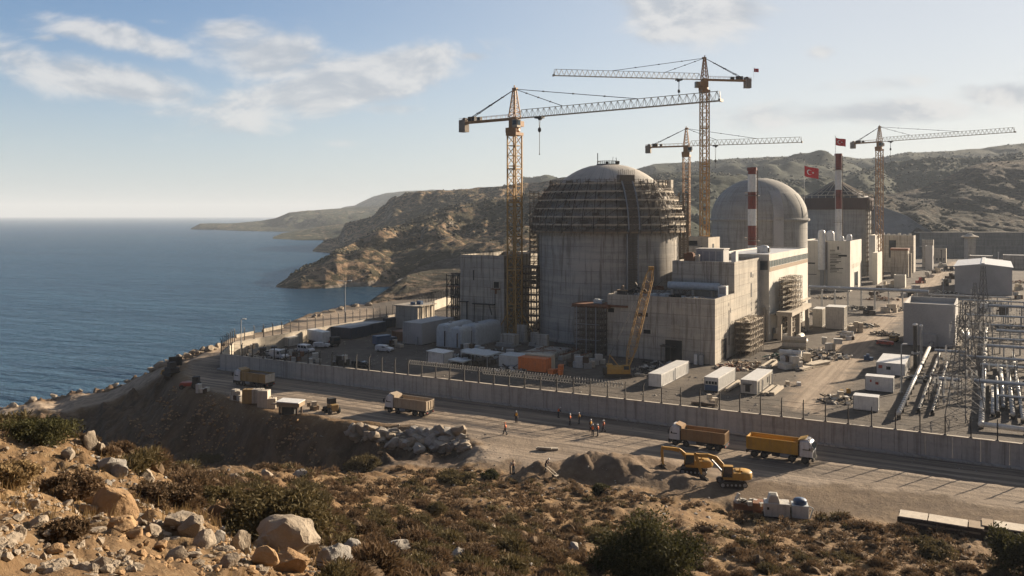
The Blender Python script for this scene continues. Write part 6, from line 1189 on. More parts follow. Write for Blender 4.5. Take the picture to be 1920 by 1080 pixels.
# ------------------------------------------------------------------ excavators
def excavator(label, loc, rz, track_rz, boom, stick, mat='yellow'):
    """boom and stick: points (x,z) in the machine's own plane"""
    o = thing('excavator', label, 'excavator', loc, rz, 'yellow excavators at the dig')
    C_, S_ = math.cos(track_rz), math.sin(track_rz)
    def rot(mb): mb.v = [(x*C_-y*S_, x*S_+y*C_, z) for x,y,z in mb.v]; return mb
    for s_ in (-1,1):
        mb = MB(); pf = [(-1.9,.12),(-1.65,0),(1.65,0),(1.9,.12),(2.05,.42),(1.85,.78),(1.6,.86),(-1.6,.86),(-1.85,.78),(-2.05,.42)]; mb.yprism(pf,s_*1.15-.3,s_*1.15+.3)
        for k in range(16): x = -1.7+k*3.4/15; mb.box(x-.06,x+.06,s_*1.15-.33,s_*1.15+.33,.855,.9)
        tk = rot(mb).build('crawler_track', M['cw_dark'], o); mb = MB(); [mb.tube((x,s_*1.15-.34,.42),(x,s_*1.15+.34,.42),.28 if abs(x) > 1.4 else .16,12) for x in (-1.6,-.9,-.3,.3,.9,1.6)]; rot(mb).build('roller', M['steel_gray'], tk)
    mb = MB(); mb.box(-.9,.9,-.9,.9,.45,.95); mb.lathe([(.8,.9),(.8,1.12)],20); rot(mb).build('undercarriage', M['cw_dark'], o)
    mb = MB(); mb.yprism([(-1.7,1.12),(1.3,1.12),(1.3,1.5),(.5,1.75),(-.2,2.15),(-1.7,2.15)],-1.3,1.3); mb.box(-1.5,-.5,-.9,.5,2.15,2.35); mb.tube((-1.1,.7,2.1),(-1.1,.7,2.75),.09,8); h_ = mb.build('house', M[mat], o, bevel=.07)
    mb = MB(); mb.lathe([(.02,1.15),(1.38,1.15),(1.46,1.4),(1.46,2.05),(1.3,2.25),(.02,2.3)],18,(-1.45,0,0),math.pi*.5,math.pi*1.5); mb.build('counterweight', M[mat], o, True)
    mb = MB(); mb.yprism([(-.05,1.5),(1.45,1.5),(1.5,2.2),(1.2,3.0),(-.05,3.0)],.42,1.3); cb = mb.build('cab', M['cw_dark'], o); mb = MB(); mb.box(-.12,1.3,.36,1.36,3.0,3.1); [mb.bar((a,b,1.5),(c,b,3.0),.09) for a,c in ((-.02,-.02),(1.5,1.24)) for b in (.42,1.3)]; mb.build('cab_frame', M[mat], cb)
    [MB().box(.1,1.15,y0,y1,1.95,2.85).build('window', M['glass'], cb) for y0,y1 in ((1.29,1.33),(.38,.425))]
    def limb(pts, w0, name, th=.36):
        mb = MB(); n = len(pts); up = []; dn = []
        for i,(x,z,h) in enumerate(pts):
            a = Vector(pts[max(0,i-1)][:2]); b = Vector(pts[min(n-1,i+1)][:2]); d = (b-a).normalized(); nr = Vector((-d.y,d.x)); up.append((x+nr.x*h/2,z+nr.y*h/2)); dn.append((x-nr.x*h/2,z-nr.y*h/2))
        for i in range(n-1): mb.yprism([dn[i],dn[i+1],up[i+1],up[i]],-th/2-.15,th/2-.15)
        return mb.build(name, M[mat], o)
    limb(boom,.5,'boom',.42); limb(stick,.4,'stick',.34); e = stick[-1]; d = (Vector(stick[-1][:2])-Vector(stick[-2][:2])).normalized()
    bx,bz = e[0],e[1]; mb = MB(); prof = [(bx+.15,bz+.2),(bx+.35,bz-.25),(bx+.15,bz-.75),(bx-.35,bz-.95),(bx-.85,bz-.75)]
    for i in range(len(prof)-1): mb.yprism([prof[i],prof[i+1],(prof[i+1][0]*.96+bx*.04,prof[i+1][1]*.96+bz*.04-.0+.07),(prof[i][0]*.9+bx*.1,prof[i][1]*.9+bz*.1)],-.75,.45)
    for y in (-.75,.41): mb.yprism(prof,y,y+.05)
    [mb.cbox(bx-.92,-.65+k*.25,bz-.74,.22,.08,.07) for k in range(5)]; mb.build('bucket', M['cw_dark'], o)
    m_ = boom[len(boom)//2]
    for y in (-.55,.25): mb = MB(); mb.tube((1.0,y,1.5),(m_[0],y,m_[1]-.1),.09,8); mb.build('hydraulic_ram', M['steel_gray'], o)
    b2 = boom[-2]; mb = MB(); mb.tube((m_[0],-.15,m_[1]+.4),(b2[0]+.3,-.15,b2[1]+.55),.09,8); mb.tube((stick[0][0]-.1,-.15,stick[0][1]+.1),(bx+.3,-.15,bz+.4),.07,8); mb.build('stick_ram', M['steel_gray'], o); o.scale = (.9,.9,.9); return o
excavator('nearer yellow excavator with its boom folded down to the left',grd(1372,911),math.atan2(.16,-.98),.12,[(.6,1.7,.5),(1.4,2.9,.62),(2.3,3.85,.62),(3.4,4.15,.58),(4.6,4.15,.5),(5.2,4.25,.4)],[(5.35,4.5,.35),(5.0,3.6,.5),(4.6,2.2,.4),(4.35,1.35,.3)])
excavator('farther yellow excavator half hidden behind the nearer one, stick hanging straight',grd(1301,887),math.atan2(.18,-.98),-.1,[(.6,1.7,.5),(1.3,2.6,.62),(2.2,3.3,.6),(3.2,3.45,.5),(4.6,3.55,.42)],[(4.75,3.8,.35),(4.85,3.0,.45),(4.75,1.6,.36),(4.7,1.0,.3)],'yellow')
# ------------------------------------------------------------------ vans, cars and other lorries in the yard
def van(label, loc, rz, L=4.9, h=2.1, mat='cab_white', win=True, cat='van', name='van', hood=.9):
    o = thing(name, label, cat, loc, rz); w2 = .95; x0, x1 = -L/2, L/2; mb = MB()
    mb.yprism([(x0,.35),(x1-.1,.35),(x1,.75),(x1-.15,1.1),(x1-hood,1.25),(x1-hood-.65,h-.08),(x1-hood-.9,h),(x0+.2,h),(x0,h-.3)],-w2,w2); b = mb.build('body', M[mat], o, bevel=.08)
    mb = MB(); xa = x1-hood; mb.add([(xa+.03,-.82,1.3),(xa+.03,.82,1.3),(xa-.6,.78,h-.1),(xa-.6,-.78,h-.1),(xa-.05,-.82,1.25),(xa-.05,.82,1.25),(xa-.7,.78,h-.15),(xa-.7,-.78,h-.15)],[(0,1,2,3),(7,6,5,4),(0,4,5,1),(1,5,6,2),(2,6,7,3),(3,7,4,0)]); mb.build('windscreen', M['glass'], b)
    for s_ in (-1,1):
        for k in range(3 if win else 1): mb = MB(); q = xa-.95-k*1.15; mb.box(q-.45,q+.5,s_*w2-.02,s_*w2+.02,1.25,h-.28); mb.build('window', M['glass'], b)
    mb = MB(); mb.box(x0-.02,x0+.02,-.7,.7,1.25,h-.35); mb.build('rear_window', M['glass'], b); mb = MB(); mb.box(x1-.08,x1+.06,-.9,.9,.32,.55); mb.build('bumper', M['cw_dark'], o)
    for x in (x0+.95,x1-.95):
        for s_ in (-1,1): wheel(o,x,s_*.84,.34,.24)
    return o
van('white minibus with dark side windows by the long white trailer',G(574,661),RZ-.12); van('white van just behind the wall below the minibus',G(523,672.5),RZ-.1,5.2,2.3,'cab_white',False); van('white car half hidden beside the red truck',G(603,652),RZ+.5,4.4,1.5,'cab_white',True,'car','car',1.2)
van('dark car parked just inside the roadside wall',G(677,688),RZ+.05,4.4,1.5,'cw_dark',True,'car','car',1.2); van('small pale car behind the wall at the left',G(498,668),RZ,4.2,1.5,'white_dirty',True,'car','car',1.2); van('white pickup in front of the blue box truck',G(721,659.5),RZ+.1,4.8,1.75,'cab_white',False,'pickup','pickup',1.3); van('dark van parked by the gatehouse wall',G(812,603),RZ+.3,4.8,2.1,'cw_dark')
van('pale car far along the dirt track by the small workshop',G(1744,519),RZ+.6,4.6,1.6,'white_dirty',True,'car','car',1.2); van('dark pickup by the gray box building corner',G(1677,640),RZ+1.5,5.0,1.9,'tip_ochre',False,'pickup','pickup',1.3); van('small red and white car beside the gray box building',G(1660,647.5),RZ,4.4,1.3,'red',True,'car','car',1.2)
def lorry(label, loc, rz, cabm, boxm, L=6.5, h=3.2, flat=False):
    o = thing('lorry', label, 'lorry', loc, rz); mb = MB(); mb.yprism([(L/2-1.9,.6),(L/2,.6),(L/2+.02,1.5),(L/2-.2,2.5),(L/2-1.9,2.6)],-1.15,1.15); cb = mb.build('cab', M[cabm], o, bevel=.05); MB().box(L/2-.15,L/2+.03,-1,1,1.55,2.3).build('windscreen', M['glass'], cb); [MB().box(L/2-1.2,L/2-.4,s_*1.16-.02,s_*1.16+.02,1.55,2.3).build('window', M['glass'], cb) for s_ in (-1,1)]
    mb = MB(); mb.box(-L/2,L/2-2.0,-1.2,1.2,1.0,1.5 if flat else h); mb.build('flatbed' if flat else 'box', M[boxm], o); mb = MB(); mb.box(-L/2,L/2-.3,-.5,.5,.6,1.0); mb.build('chassis', M['cw_dark'], o)
    for x in (-L/2+1,-L/2+2.1,L/2-1.0):
        for s_ in (-1,1): wheel(o,x,s_*.95,.46,.36)
    return o
lorry('blue box truck standing in the open yard behind the white pickup',G(722,650),RZ+1.2,'navy','blue'); lorry('dark-cab truck with a red flatbed at the end of the white trailer',G(619,647),RZ-.3,'cw_dark','red',7,3,True)
# ------------------------------------------------------------------ left end of the outer road
p = grd(322,706); o = thing('loader', 'dark tracked loader with a yellow bucket at the bend of the road', 'loader', p, 2.4); mb = MB(); mb.box(-1.6,1.4,-1.1,1.1,.8,1.9); mb.box(-.8,.7,-.8,.8,1.9,3.1); mb.build('body', M['cw_dark'], o, bevel=.08); mb = MB(); [mb.yprism([(-1.8,.1),(1.6,.1),(1.9,.5),(1.5,.95),(-1.6,.95),(-2,.5)],s_*1.2-.25,s_*1.2+.25) for s_ in (-1,1)]; mb.build('crawler_track', M['tyre'], o); mb = MB(); mb.yprism([(2.2,.1),(3.3,.1),(3.1,.4),(2.6,.5),(2.4,1.2),(2.2,1.2)],-1.3,1.3); [mb.bar((.8,s_*.9,1.5),(2.4,s_*.9,.7),.2) for s_ in (-1,1)]; mb.build('bucket', M['yellow'], o)
p = grd(329,693); o = thing('sign_panel','black rectangular panel on posts behind the tracked loader','panel',p,.2); mb = MB(); mb.box(-1.5,1.5,-.08,.08,.9,3.0); mb.build('panel', M['black'], o); mb = MB(); [mb.bar((x,0,0),(x,0,1.0),.14) for x in (-1.2,1.2)]; mb.build('post', M['steel_dark'], o)
p = grd(357,732); o = thing('tractor','low red tractor with a dark cab at the edge of the embankment','tractor',p,.1); mb = MB(); mb.yprism([(-2.1,.6),(.6,.6),(.6,1.4),(-1.9,1.35)],-.75,.75); mb.build('hood', M['red'], o, bevel=.1); mb = MB(); mb.box(.5,1.8,-.8,.8,.6,2.5); mb.build('cab', M['cw_dark'], o, bevel=.1); [wheel(o,x,s_*.95,r_,.4) for x,r_ in ((-1.5,.45),(1.2,.75)) for s_ in (-1,1)]
for lb,px,py,sz,mt in (('ochre block at the left of the roadside block group',467,757,(2.2,1.6,2.6),'tip_ochre'),('gray block in the middle of the roadside block group',484,757,(2.0,1.6,2.6),'conc'),('tall pale block in the roadside block group',495,765,(2.0,1.8,3.2),'conc_pale'),('shorter pale block at the right of the roadside block group',507,767,(2.1,1.6,1.9),'conc_pale')):
    p = grd(px,py); o = thing('concrete_block',lb,'block',p,R.uniform(-.2,.2)); mb = MB(); mb.cbox(0,0,sz[2]/2,*sz); mb.build('block', M[mt], o, bevel=.1); mb = MB(); mb.bar((-.4,0,sz[2]),(-.4,0,sz[2]+.18),.1); mb.bar((.4,0,sz[2]),(.4,0,sz[2]+.18),.1); mb.bar((-.4,0,sz[2]+.18),(.4,0,sz[2]+.18),.1); mb.build('lifting_eye', M['steel_dark'], o)
p = grd(545,777); o = thing('shelter','low timber shelter with a pale flat roof at the edge of the embankment','shelter',p,-.15); mb = MB(); mb.cbox(0,0,2.35,4.2,3.2,.16,0,.04); mb.build('roof', M['white'], o); mb = MB(); mb.cbox(0,0,1.85,4.3,2.6,.7); mb.cbox(-2.4,.1,1.7,2.2,1.2,.12); mb.build('beam', M['timber'], o); [MB().bar((x,y,0),(x,y,1.6),.3).build('post', M['wood_dark'], o) for x in (-1.6,1.6) for y in (-1,1)]; mb = MB(); mb.box(-1.5,.9,-.6,.9,0,1.4); mb.build('stored_goods', M['cw_dark'], o)
p = grd(622,776); o = thing('loader','small dirty wheel loader parked beyond the timber shelter','loader',p,2.2); mb = MB(); mb.box(-1.5,.6,-.7,.7,.6,1.7); mb.build('body', M['tip_ochre'], o, bevel=.1); mb = MB(); mb.box(-.5,.7,-.65,.65,1.7,2.7); mb.build('cab', M['cw_dark'], o); mb = MB(); mb.yprism([(1.5,.1),(2.4,.1),(2.2,.4),(1.8,.5),(1.7,1.0),(1.5,1.0)],-1,1); [mb.bar((.4,s_*.5,1.2),(1.6,s_*.5,.6),.18) for s_ in (-1,1)]; mb.build('bucket', M['cw_dark'], o); [wheel(o,x,s_*.85,.6,.45) for x in (-1,.7) for s_ in (-1,1)]
for lb,px,py,n_,s_,mt in (('pallets and rubble left of the roadside blocks',443,753,9,.9,'conc'),('pale rubble sacks at the embankment edge near the red tractor',382,737,5,.8,'white_dirty'),('broken timber heap right of the timber shelter',585,770,7,.7,'timber')):
    p = grd(px,py); c_ = crate_stack(lb,px,py,n_,s_,mt); c_.location = p
# ------------------------------------------------------------------ lower right: batching machine, engine skid, timber troughs
p = grd(1470,969); o = thing('batching_machine','old dirty white batching machine with a sloped hopper at the edge of the scrub','machine',p,-.22)
mb = MB(); mb.box(-2.3,.6,-1,1,.2,1.75); mb.yprism([(-1.9,1.75),(-.5,1.75),(-.75,2.6),(-1.7,2.6)],-.8,.8); bd = mb.build('casing', M['white_dirty'], o, bevel=.05); mb = MB(); mb.box(-1.6,-.9,-.7,.3,2.6,2.64); mb.box(-2.0,-1.75,-1.02,-.98,1.0,1.3); mb.build('hopper_mouth', M['cw_dark'], bd); mb = MB(); mb.box(-2.4,.7,-1.1,1.1,0,.2); mb.build('skid', M['wood_dark'], o)
p = grd(1500,970); o = thing('water_box','pale teal box with a blue drum on top beside the batching machine','tank',p,-.22); mb = MB(); mb.box(-1,.9,-.9,.9,0,1.5); mb.bar((1.0,-.8,0),(1.4,-.8,1.3),.14); mb.bar((1.4,-.8,1.3),(.9,-.8,1.5),.12); mb.build('casing', M['tarp_pale'], o, bevel=.05); mb = MB(); mb.lathe([(.75,1.5),(.8,1.9),(.65,2.1),(.05,2.2)],16); mb.build('drum', M['blue'], o, True)
p = grd(1405,962); o = thing('engine_skid','wrecked dark engine skid with pale metal parts left of the batching machine','skid',p,-.25); mb = MB(); mb.box(-1.9,1.7,-.8,.8,.2,.9); mb.box(.4,1.7,-.9,.9,0,1.2); mb.build('frame', M['rust'], o); mb = MB(); [mb.cbox(R.uniform(-1.6,1.5),R.uniform(-.7,.6),1.05,R.uniform(.3,.8),R.uniform(.3,.6),R.uniform(.2,.5),R.uniform(0,3)) for k in range(9)]; mb.bar((-1.7,0,.9),(-1.2,.2,1.9),.3); mb.build('engine_part', M['white_dirty'], o); mb = MB(); [mb.bar((R.uniform(-1.8,1.6),R.uniform(-.8,.8),.8),(R.uniform(-1.8,1.6),R.uniform(-.8,.8),1.3),.1) for k in range(9)]; mb.build('pipe', M['steel_dark'], o)
def trough(label, px, py, L, panels):
    p = grd(px,py); o = thing('timber_trough', label, 'trough', p, TRF); mb = MB(); mb.box(0,L,-1.2,-1.0,0,1.2); mb.box(0,L,1.0,1.2,0,1.2); mb.box(0,L,-1.0,1.0,.0,.2); [mb.box(x-.1,x+.1,-1.3,-1.2,0,1.3) for x in np.linspace(.2,L-.2,8)]; mb.build('side_beam', M['wood_dark'], o)
    x = .1
    for w_ in panels: mb = MB(); mb.cbox(x+w_/2,0,1.3+R.uniform(0,.05),w_-.12,2.45,.12,R.uniform(-.02,.02)); mb.build('cover_panel', M['plank_pale' if w_ > 2 else 'timber'], o); x += w_
    mb = MB(); mb.box(.3,L-.3,-1.35,-1.3,.75,.95); mb.build('rail', M['timber'], o)
trough('long dark timber trough with pale cover panels at the lower right, left of two',1684,985,8.6,(3.0,4.0,1.6)); trough('second long timber trough with pale covers, running out of the right edge',1838,1002,11,(1.2,3.2,3.2,3.2))
o = tag(MB().cbox(0,0,.2,3.4,.4,.3).cbox(.3,.5,.15,2.6,.3,.25,.1).cbox(-.4,-.3,.42,2.2,.35,.2,-.15).build('beam_stack', M['conc_pale']),'flat pale concrete beams lying on the road below the workers','beam stack'); o.location = grd(1026,846); o.rotation_euler.z = -.1
# ------------------------------------------------------------------ people
M['skin'] = plain('skin', (.36,.21,.14), .6); M['vest_orange'] = plain('hi_vis_orange', (.75,.16,.02), .7); M['vest_yellow'] = plain('hi_vis_amber', (.75,.36,.03), .7); M['trousers'] = plain('navy_trousers', (.025,.028,.04), .9); M['cloth_beige'] = plain('beige_workwear', (.42,.33,.23), .9); M['helmet_white'] = plain('helmet_white', (.75,.74,.70), .35); M['boot'] = plain('boots', (.03,.025,.02), .8); M['hair'] = plain('hair', (.03,.02,.015), .8)
def skin_mesh(name, nodes, edges, sub=1):
    me = bpy.data.meshes.new(name); me.from_pydata([n[0] for n in nodes], edges, []); o = bpy.data.objects.new(name, me); COL.objects.link(o)
    sk = o.modifiers.new('s','SKIN'); sk.use_smooth_shade = True; ss = o.modifiers.new('u','SUBSURF'); ss.levels = ss.render_levels = sub
    for i,n in enumerate(nodes):
        v = me.skin_vertices[0].data[i]; r_ = n[1]; v.radius = r_ if isinstance(r_, tuple) else (r_,r_); v.use_root = (i == 0)
    dg = bpy.context.evaluated_depsgraph_get(); out = bpy.data.meshes.new_from_object(o.evaluated_get(dg)); bpy.data.objects.remove(o); bpy.data.meshes.remove(me); return out
def person_protos(pose):
    """joints in metres; x forward, y to the figure's left"""
    J = dict(pel=(0,0,.95), abd=(.0,0,1.12), che=(.01,0,1.32), nek=(.02,0,1.49), hd0=(.03,0,1.57), hd1=(.035,0,1.70),
        hpL=(0,.10,.92), knL=(.03,.11,.50), akL=(0,.11,.09), toL=(.17,.12,.04), shL=(.0,.20,1.43), elL=(-.04,.26,1.15), wrL=(.06,.27,.91), haL=(.10,.27,.82))
    for k in list(J):
        if k.endswith('L'): x,y,z = J[k]; J[k[:-1]+'R'] = (x,-y,z)
    J.update(pose)
    rad = dict(pel=(.15,.12),abd=(.135,.105),che=(.165,.115),nek=.06,hd0=.085,hd1=.085,hp=.095,kn=.062,ak=.048,to=.042,sh=.07,el=.045,wr=.033,ha=.036)
    body = ['pel','abd','che','nek','hd0','hd1','hpL','knL','akL','toL','hpR','knR','akR','toR','shL','elL','wrL','haL','shR','elR','wrR','haR']; ix = {k:i for i,k in enumerate(body)}
    E = [('pel','abd'),('abd','che'),('che','nek'),('nek','hd0'),('hd0','hd1')]+[(a,b) for s_ in 'LR' for a,b in (('pel','hp'+s_),('hp'+s_,'kn'+s_),('kn'+s_,'ak'+s_),('ak'+s_,'to'+s_),('che','sh'+s_),('sh'+s_,'el'+s_),('el'+s_,'wr'+s_),('wr'+s_,'ha'+s_))]
    nod = [(J[k], rad.get(k, rad.get(k[:2]))) for k in body]; ed = [(ix[a],ix[b]) for a,b in E]
    for s_ in 'LR':                        # five fingers of different length, slightly curled
        h = Vector(J['ha'+s_]); w_ = Vector(J['wr'+s_]); d = (h-w_).normalized(); sg = 1 if s_ == 'L' else -1
        for k,(l_,off) in enumerate(((.085,-.03),(.095,-.01),(.09,.012),(.07,.03))):
            a = h+Vector((off,0,0))+d*.03; b = a+d*l_*.55; c = b+(d+Vector((.0,-sg*.5,0))).normalized()*l_*.45; n0 = len(nod); nod += [(tuple(b),.011),(tuple(c),.009)]; ed += [(ix['ha'+s_],n0),(n0,n0+1)]
        a = w_.lerp(h,.5)+Vector((.04,0,0)); b = a+d*.04+Vector((.02,0,0)); n0 = len(nod); nod += [(tuple(a),.013),(tuple(b),.010)]; ed += [(ix['ha'+s_],n0),(n0,n0+1)]
    bm_ = skin_mesh('person', nod, ed)
    def sub(keys, edges, grow, nm):
        kk = {k:i for i,k in enumerate(keys)}; nd = []
        for k in keys:
            r_ = rad.get(k, rad.get(k[:2])); r_ = tuple(x+grow for x in r_) if isinstance(r_,tuple) else r_+grow; nd.append((J[k],r_))
        return skin_mesh(nm, nd, [(kk[a],kk[b]) for a,b in edges])
    J['mdL'] = tuple(Vector(J['akL']).lerp(Vector(J['knL']),.12)); J['mdR'] = tuple(Vector(J['akR']).lerp(Vector(J['knR']),.12)); rad['md'] = .052
    tr = sub(['pel','abd','hpL','knL','mdL','hpR','knR','mdR'],[('pel','abd'),('pel','hpL'),('hpL','knL'),('knL','mdL'),('pel','hpR'),('hpR','knR'),('knR','mdR')],.03,'trousers')
    J['slL'] = tuple(Vector(J['elL']).lerp(Vector(J['wrL']),.85)); J['slR'] = tuple(Vector(J['elR']).lerp(Vector(J['wrR']),.85)); rad['sl'] = .036
    sh = sub(['abd','che','nk2','shL','elL','slL','shR','elR','slR'] if False else ['abd','che','shL','elL','slL','shR','elR','slR'],[('abd','che'),('che','shL'),('shL','elL'),('elL','slL'),('che','shR'),('shR','elR'),('elR','slR')],.024,'shirt')
    ve = sub(['pel','abd','che','shL','shR'],[('pel','abd'),('abd','che'),('che','shL'),('che','shR')],.048,'vest')
    return J, bm_, tr, sh, ve
def place(me, nm, mat, parent):
    m_ = me.copy() if me.materials else me; m_.materials.clear(); m_.materials.append(mat); o = bpy.data.objects.new(nm, m_); COL.objects.link(o); o.parent = parent; return o
walk = dict(knL=(.20,.11,.54),akL=(.24,.11,.12),toL=(.40,.12,.08),knR=(.02,-.11,.50),akR=(-.24,-.11,.14),toR=(-.09,-.12,.05),elL=(-.14,.26,1.16),wrL=(-.08,.27,.93),haL=(-.04,.27,.85),elR=(.08,-.26,1.15),wrR=(.22,-.26,.96),haR=(.28,-.26,.89))
bend = dict(che=(.16,0,1.28),abd=(.06,0,1.10),nek=(.28,0,1.42),hd0=(.34,0,1.48),hd1=(.40,0,1.58),shL=(.18,.2,1.36),shR=(.18,-.2,1.36),elL=(.30,.24,1.10),wrL=(.44,.18,.95),haL=(.50,.14,.88),elR=(.32,-.24,1.10),wrR=(.46,-.16,.98),haR=(.52,-.12,.92))
talk = dict(elL=(.05,.28,1.17),wrL=(.24,.20,1.12),haL=(.32,.16,1.13),knR=(.05,-.13,.50),akR=(.0,-.16,.09),toR=(.16,-.2,.04))
POSES = [person_protos(q) for q in ({}, walk, talk, bend)]
def person(label, px, py, pose, rz, vest='vest_orange', trs='trousers', shirt='trousers', helm='helmet_white', k=1.1):
    J,bm_,tr,sh,ve = POSES[pose]; p = grd(px,py); p.z -= .02; r_ = thing('person', label, 'person', p, rz, 'site workers on the outer road'); r_.scale = (k,k,k)
    b = place(bm_.copy(),'body',M['skin'],r_); place(tr.copy(),'trousers',M[trs],r_); place(sh.copy(),'jacket',M[shirt],r_)
    if vest: place(ve.copy(),'hi_vis_vest',M[vest],r_)
    h = Vector(J['hd1']); d = (h-Vector(J['hd0'])).normalized()
    mb = MB(); mb.lathe([(.125,-.01),(.122,.03),(.10,.09),(.06,.125),(.005,.135)],14,(h.x,h.y,h.z)); mb.add([(h.x+.08,-.09,h.z-.01),(h.x+.19,-.06,h.z-.02),(h.x+.19,.06,h.z-.02),(h.x+.08,.09,h.z-.01)],[(0,1,2,3)]); mb.build('helmet', M[helm], r_, True)
    for s_ in 'LR': a = J['ak'+s_]; t_ = J['to'+s_]; mb = MB(); mb.bar((a[0]-.05,a[1],t_[2]),(t_[0]+.05,t_[1],t_[2]),.11,.09); mb.bar((a[0],a[1],t_[2]),(a[0],a[1],a[2]+.12),.12,.12); mb.build('boot', M['boot'], r_)
    mb = MB(); f = h-d*.06; mb.bar((f.x+.075,0,f.z-.01),(f.x+.105,0,f.z-.03),.03); [mb.cbox(f.x+.082,s_*.032,f.z+.012,.012,.026,.014) for s_ in (-1,1)]; mb.cbox(f.x+.08,0,f.z-.062,.012,.05,.012); [mb.cbox(f.x,s_*.088,f.z,.035,.02,.06) for s_ in (-1,1)]; mb.build('face', M['skin'], b)
    return r_
W_ = math.pi
person('worker in an amber vest and white helmet standing alone in the shade of the wall',968,792,0,-1.2,'vest_yellow'); person('worker in an orange vest alone at the sunlit edge left of the others',947.5,816,1,2.6,'vest_orange',helm='vest_orange'); person('worker in an orange vest close to the wall carrying something white',1046.5,784,3,.3,'vest_orange'); person('worker in a dark jacket and red-orange vest near the wall foot',1068.5,798,2,-.5,'vest_orange'); person('worker in an amber vest just right of the one in the dark jacket',1086,795.5,0,W_,'vest_yellow')
person('worker at the left rear of the tight group of three',1107.5,809,2,-.8,'vest_yellow'); person('worker standing in front of the tight group of three',1111.5,819,0,1.4,'vest_orange'); person('worker at the right of the tight group of three',1121,818,2,2.8,'vest_orange'); person('worker in an orange vest walking up from the right of the group',1132,812,1,2.9,'vest_orange')
person('figure in beige workwear leaning forward beside the round bush',957,889,3,.4,None,'cloth_beige','cloth_beige','cloth_beige'); person('figure in pale workwear and dark trousers standing beside the leaning one',963,890,2,2.4,None,'trousers','cloth_beige','cloth_beige')
person('figure in dark clothes and a pale helmet stooping at the dirt mound',1023,887,3,-.4,None,'trousers','trousers','helmet_white')
o = thing('sack_barrow','small pale sack barrow behind the stooping figure at the dirt mound','barrow',grd(1033,893),-.6); mb = MB(); [mb.bar((-.7,y,1.1),(.7,y,.3),.09) for y in (-.3,.3)]; mb.box(.5,1.0,-.35,.35,.15,.24); mb.build('frame', M['plank_pale'], o); [wheel(o,.6,y,.2,.1) for y in (-.4,.4)]
# ------------------------------------------------------------------ rocks
def mat_rock(name, col, dk):
    m, t, b = new_mat(name); o = t.pos(); n1 = t.noise(o, .9, 6, .65); n2 = t.noise(o, 6, 5, .7); n0 = t.noise(o, .16, 2, .5)
    c = t.mix(t.ramp(n1, .35, .7), col, dk); c = t.mix(t.ramp(n2, .5, .75, 0, .5), c, tuple(min(1,k*1.35) for k in col)); c = t.mix(t.ramp(n0,.4,.65,0,.6), c, tuple(k*.72 for k in col))
    t.put(b.inputs['Base Color'], c); b.inputs['Roughness'].default_value = .93; b.inputs['Specular IOR Level'].default_value = .2
    t.put(b.inputs['Normal'], t.bump(t.m('ADD', n1, t.m('MULTIPLY', n2, .4)), .8, .25)); return m
M['rock'] = mat_rock('limestone', (.33,.275,.21), (.21,.165,.12)); M['rock_tan'] = mat_rock('tan_rock', (.36,.235,.125), (.24,.15,.08)); M['rock_gray'] = mat_rock('gray_rubble', (.34,.31,.27), (.20,.18,.155))
def rock_arrays(sub, seed, flat=.75, sharp=1.0):
    bm = bmesh.new(); bmesh.ops.create_icosphere(bm, subdivisions=sub, radius=1); v = np.array([p.co[:] for p in bm.verts]); f = np.array([[q.index for q in p.verts] for p in bm.faces]); bm.free()
    rr = np.random.RandomState(seed); s_ = rr.uniform(.75,1.25,3); s_[2] *= flat
    for k in range(11):
        n = rr.normal(size=3); n /= np.linalg.norm(n); d = rr.uniform(.44,.84); p = v@n; ex = np.maximum(p-d,0); v = v-np.outer(ex*.93*sharp, n)
    g = fbm(v[:,0]*1.7+seed, v[:,1]*1.7+v[:,2]*1.3, seed, 3)*.13+fbm(v[:,0]*4+v[:,2]*3, v[:,1]*4-v[:,2]*2, seed+5, 3)*.06; v = v*(1+g)[:,None]*s_; return v, f
def rock(name, label, loc, size, seed, mat, rz=0, cat='boulder', group=None, sink=.25, flat=.75, sub=3):
    v,f = rock_arrays(sub,seed,flat); o = np_mesh(name,v*size,f,M[mat],None,True); o.data.set_sharp_from_angle(angle=.5); o.location = (loc[0],loc[1],loc[2]+size*flat*(1-2*sink)*.7); o.rotation_euler = (R.uniform(-.15,.15),R.uniform(-.15,.15),rz); return tag(o,label,cat,group)
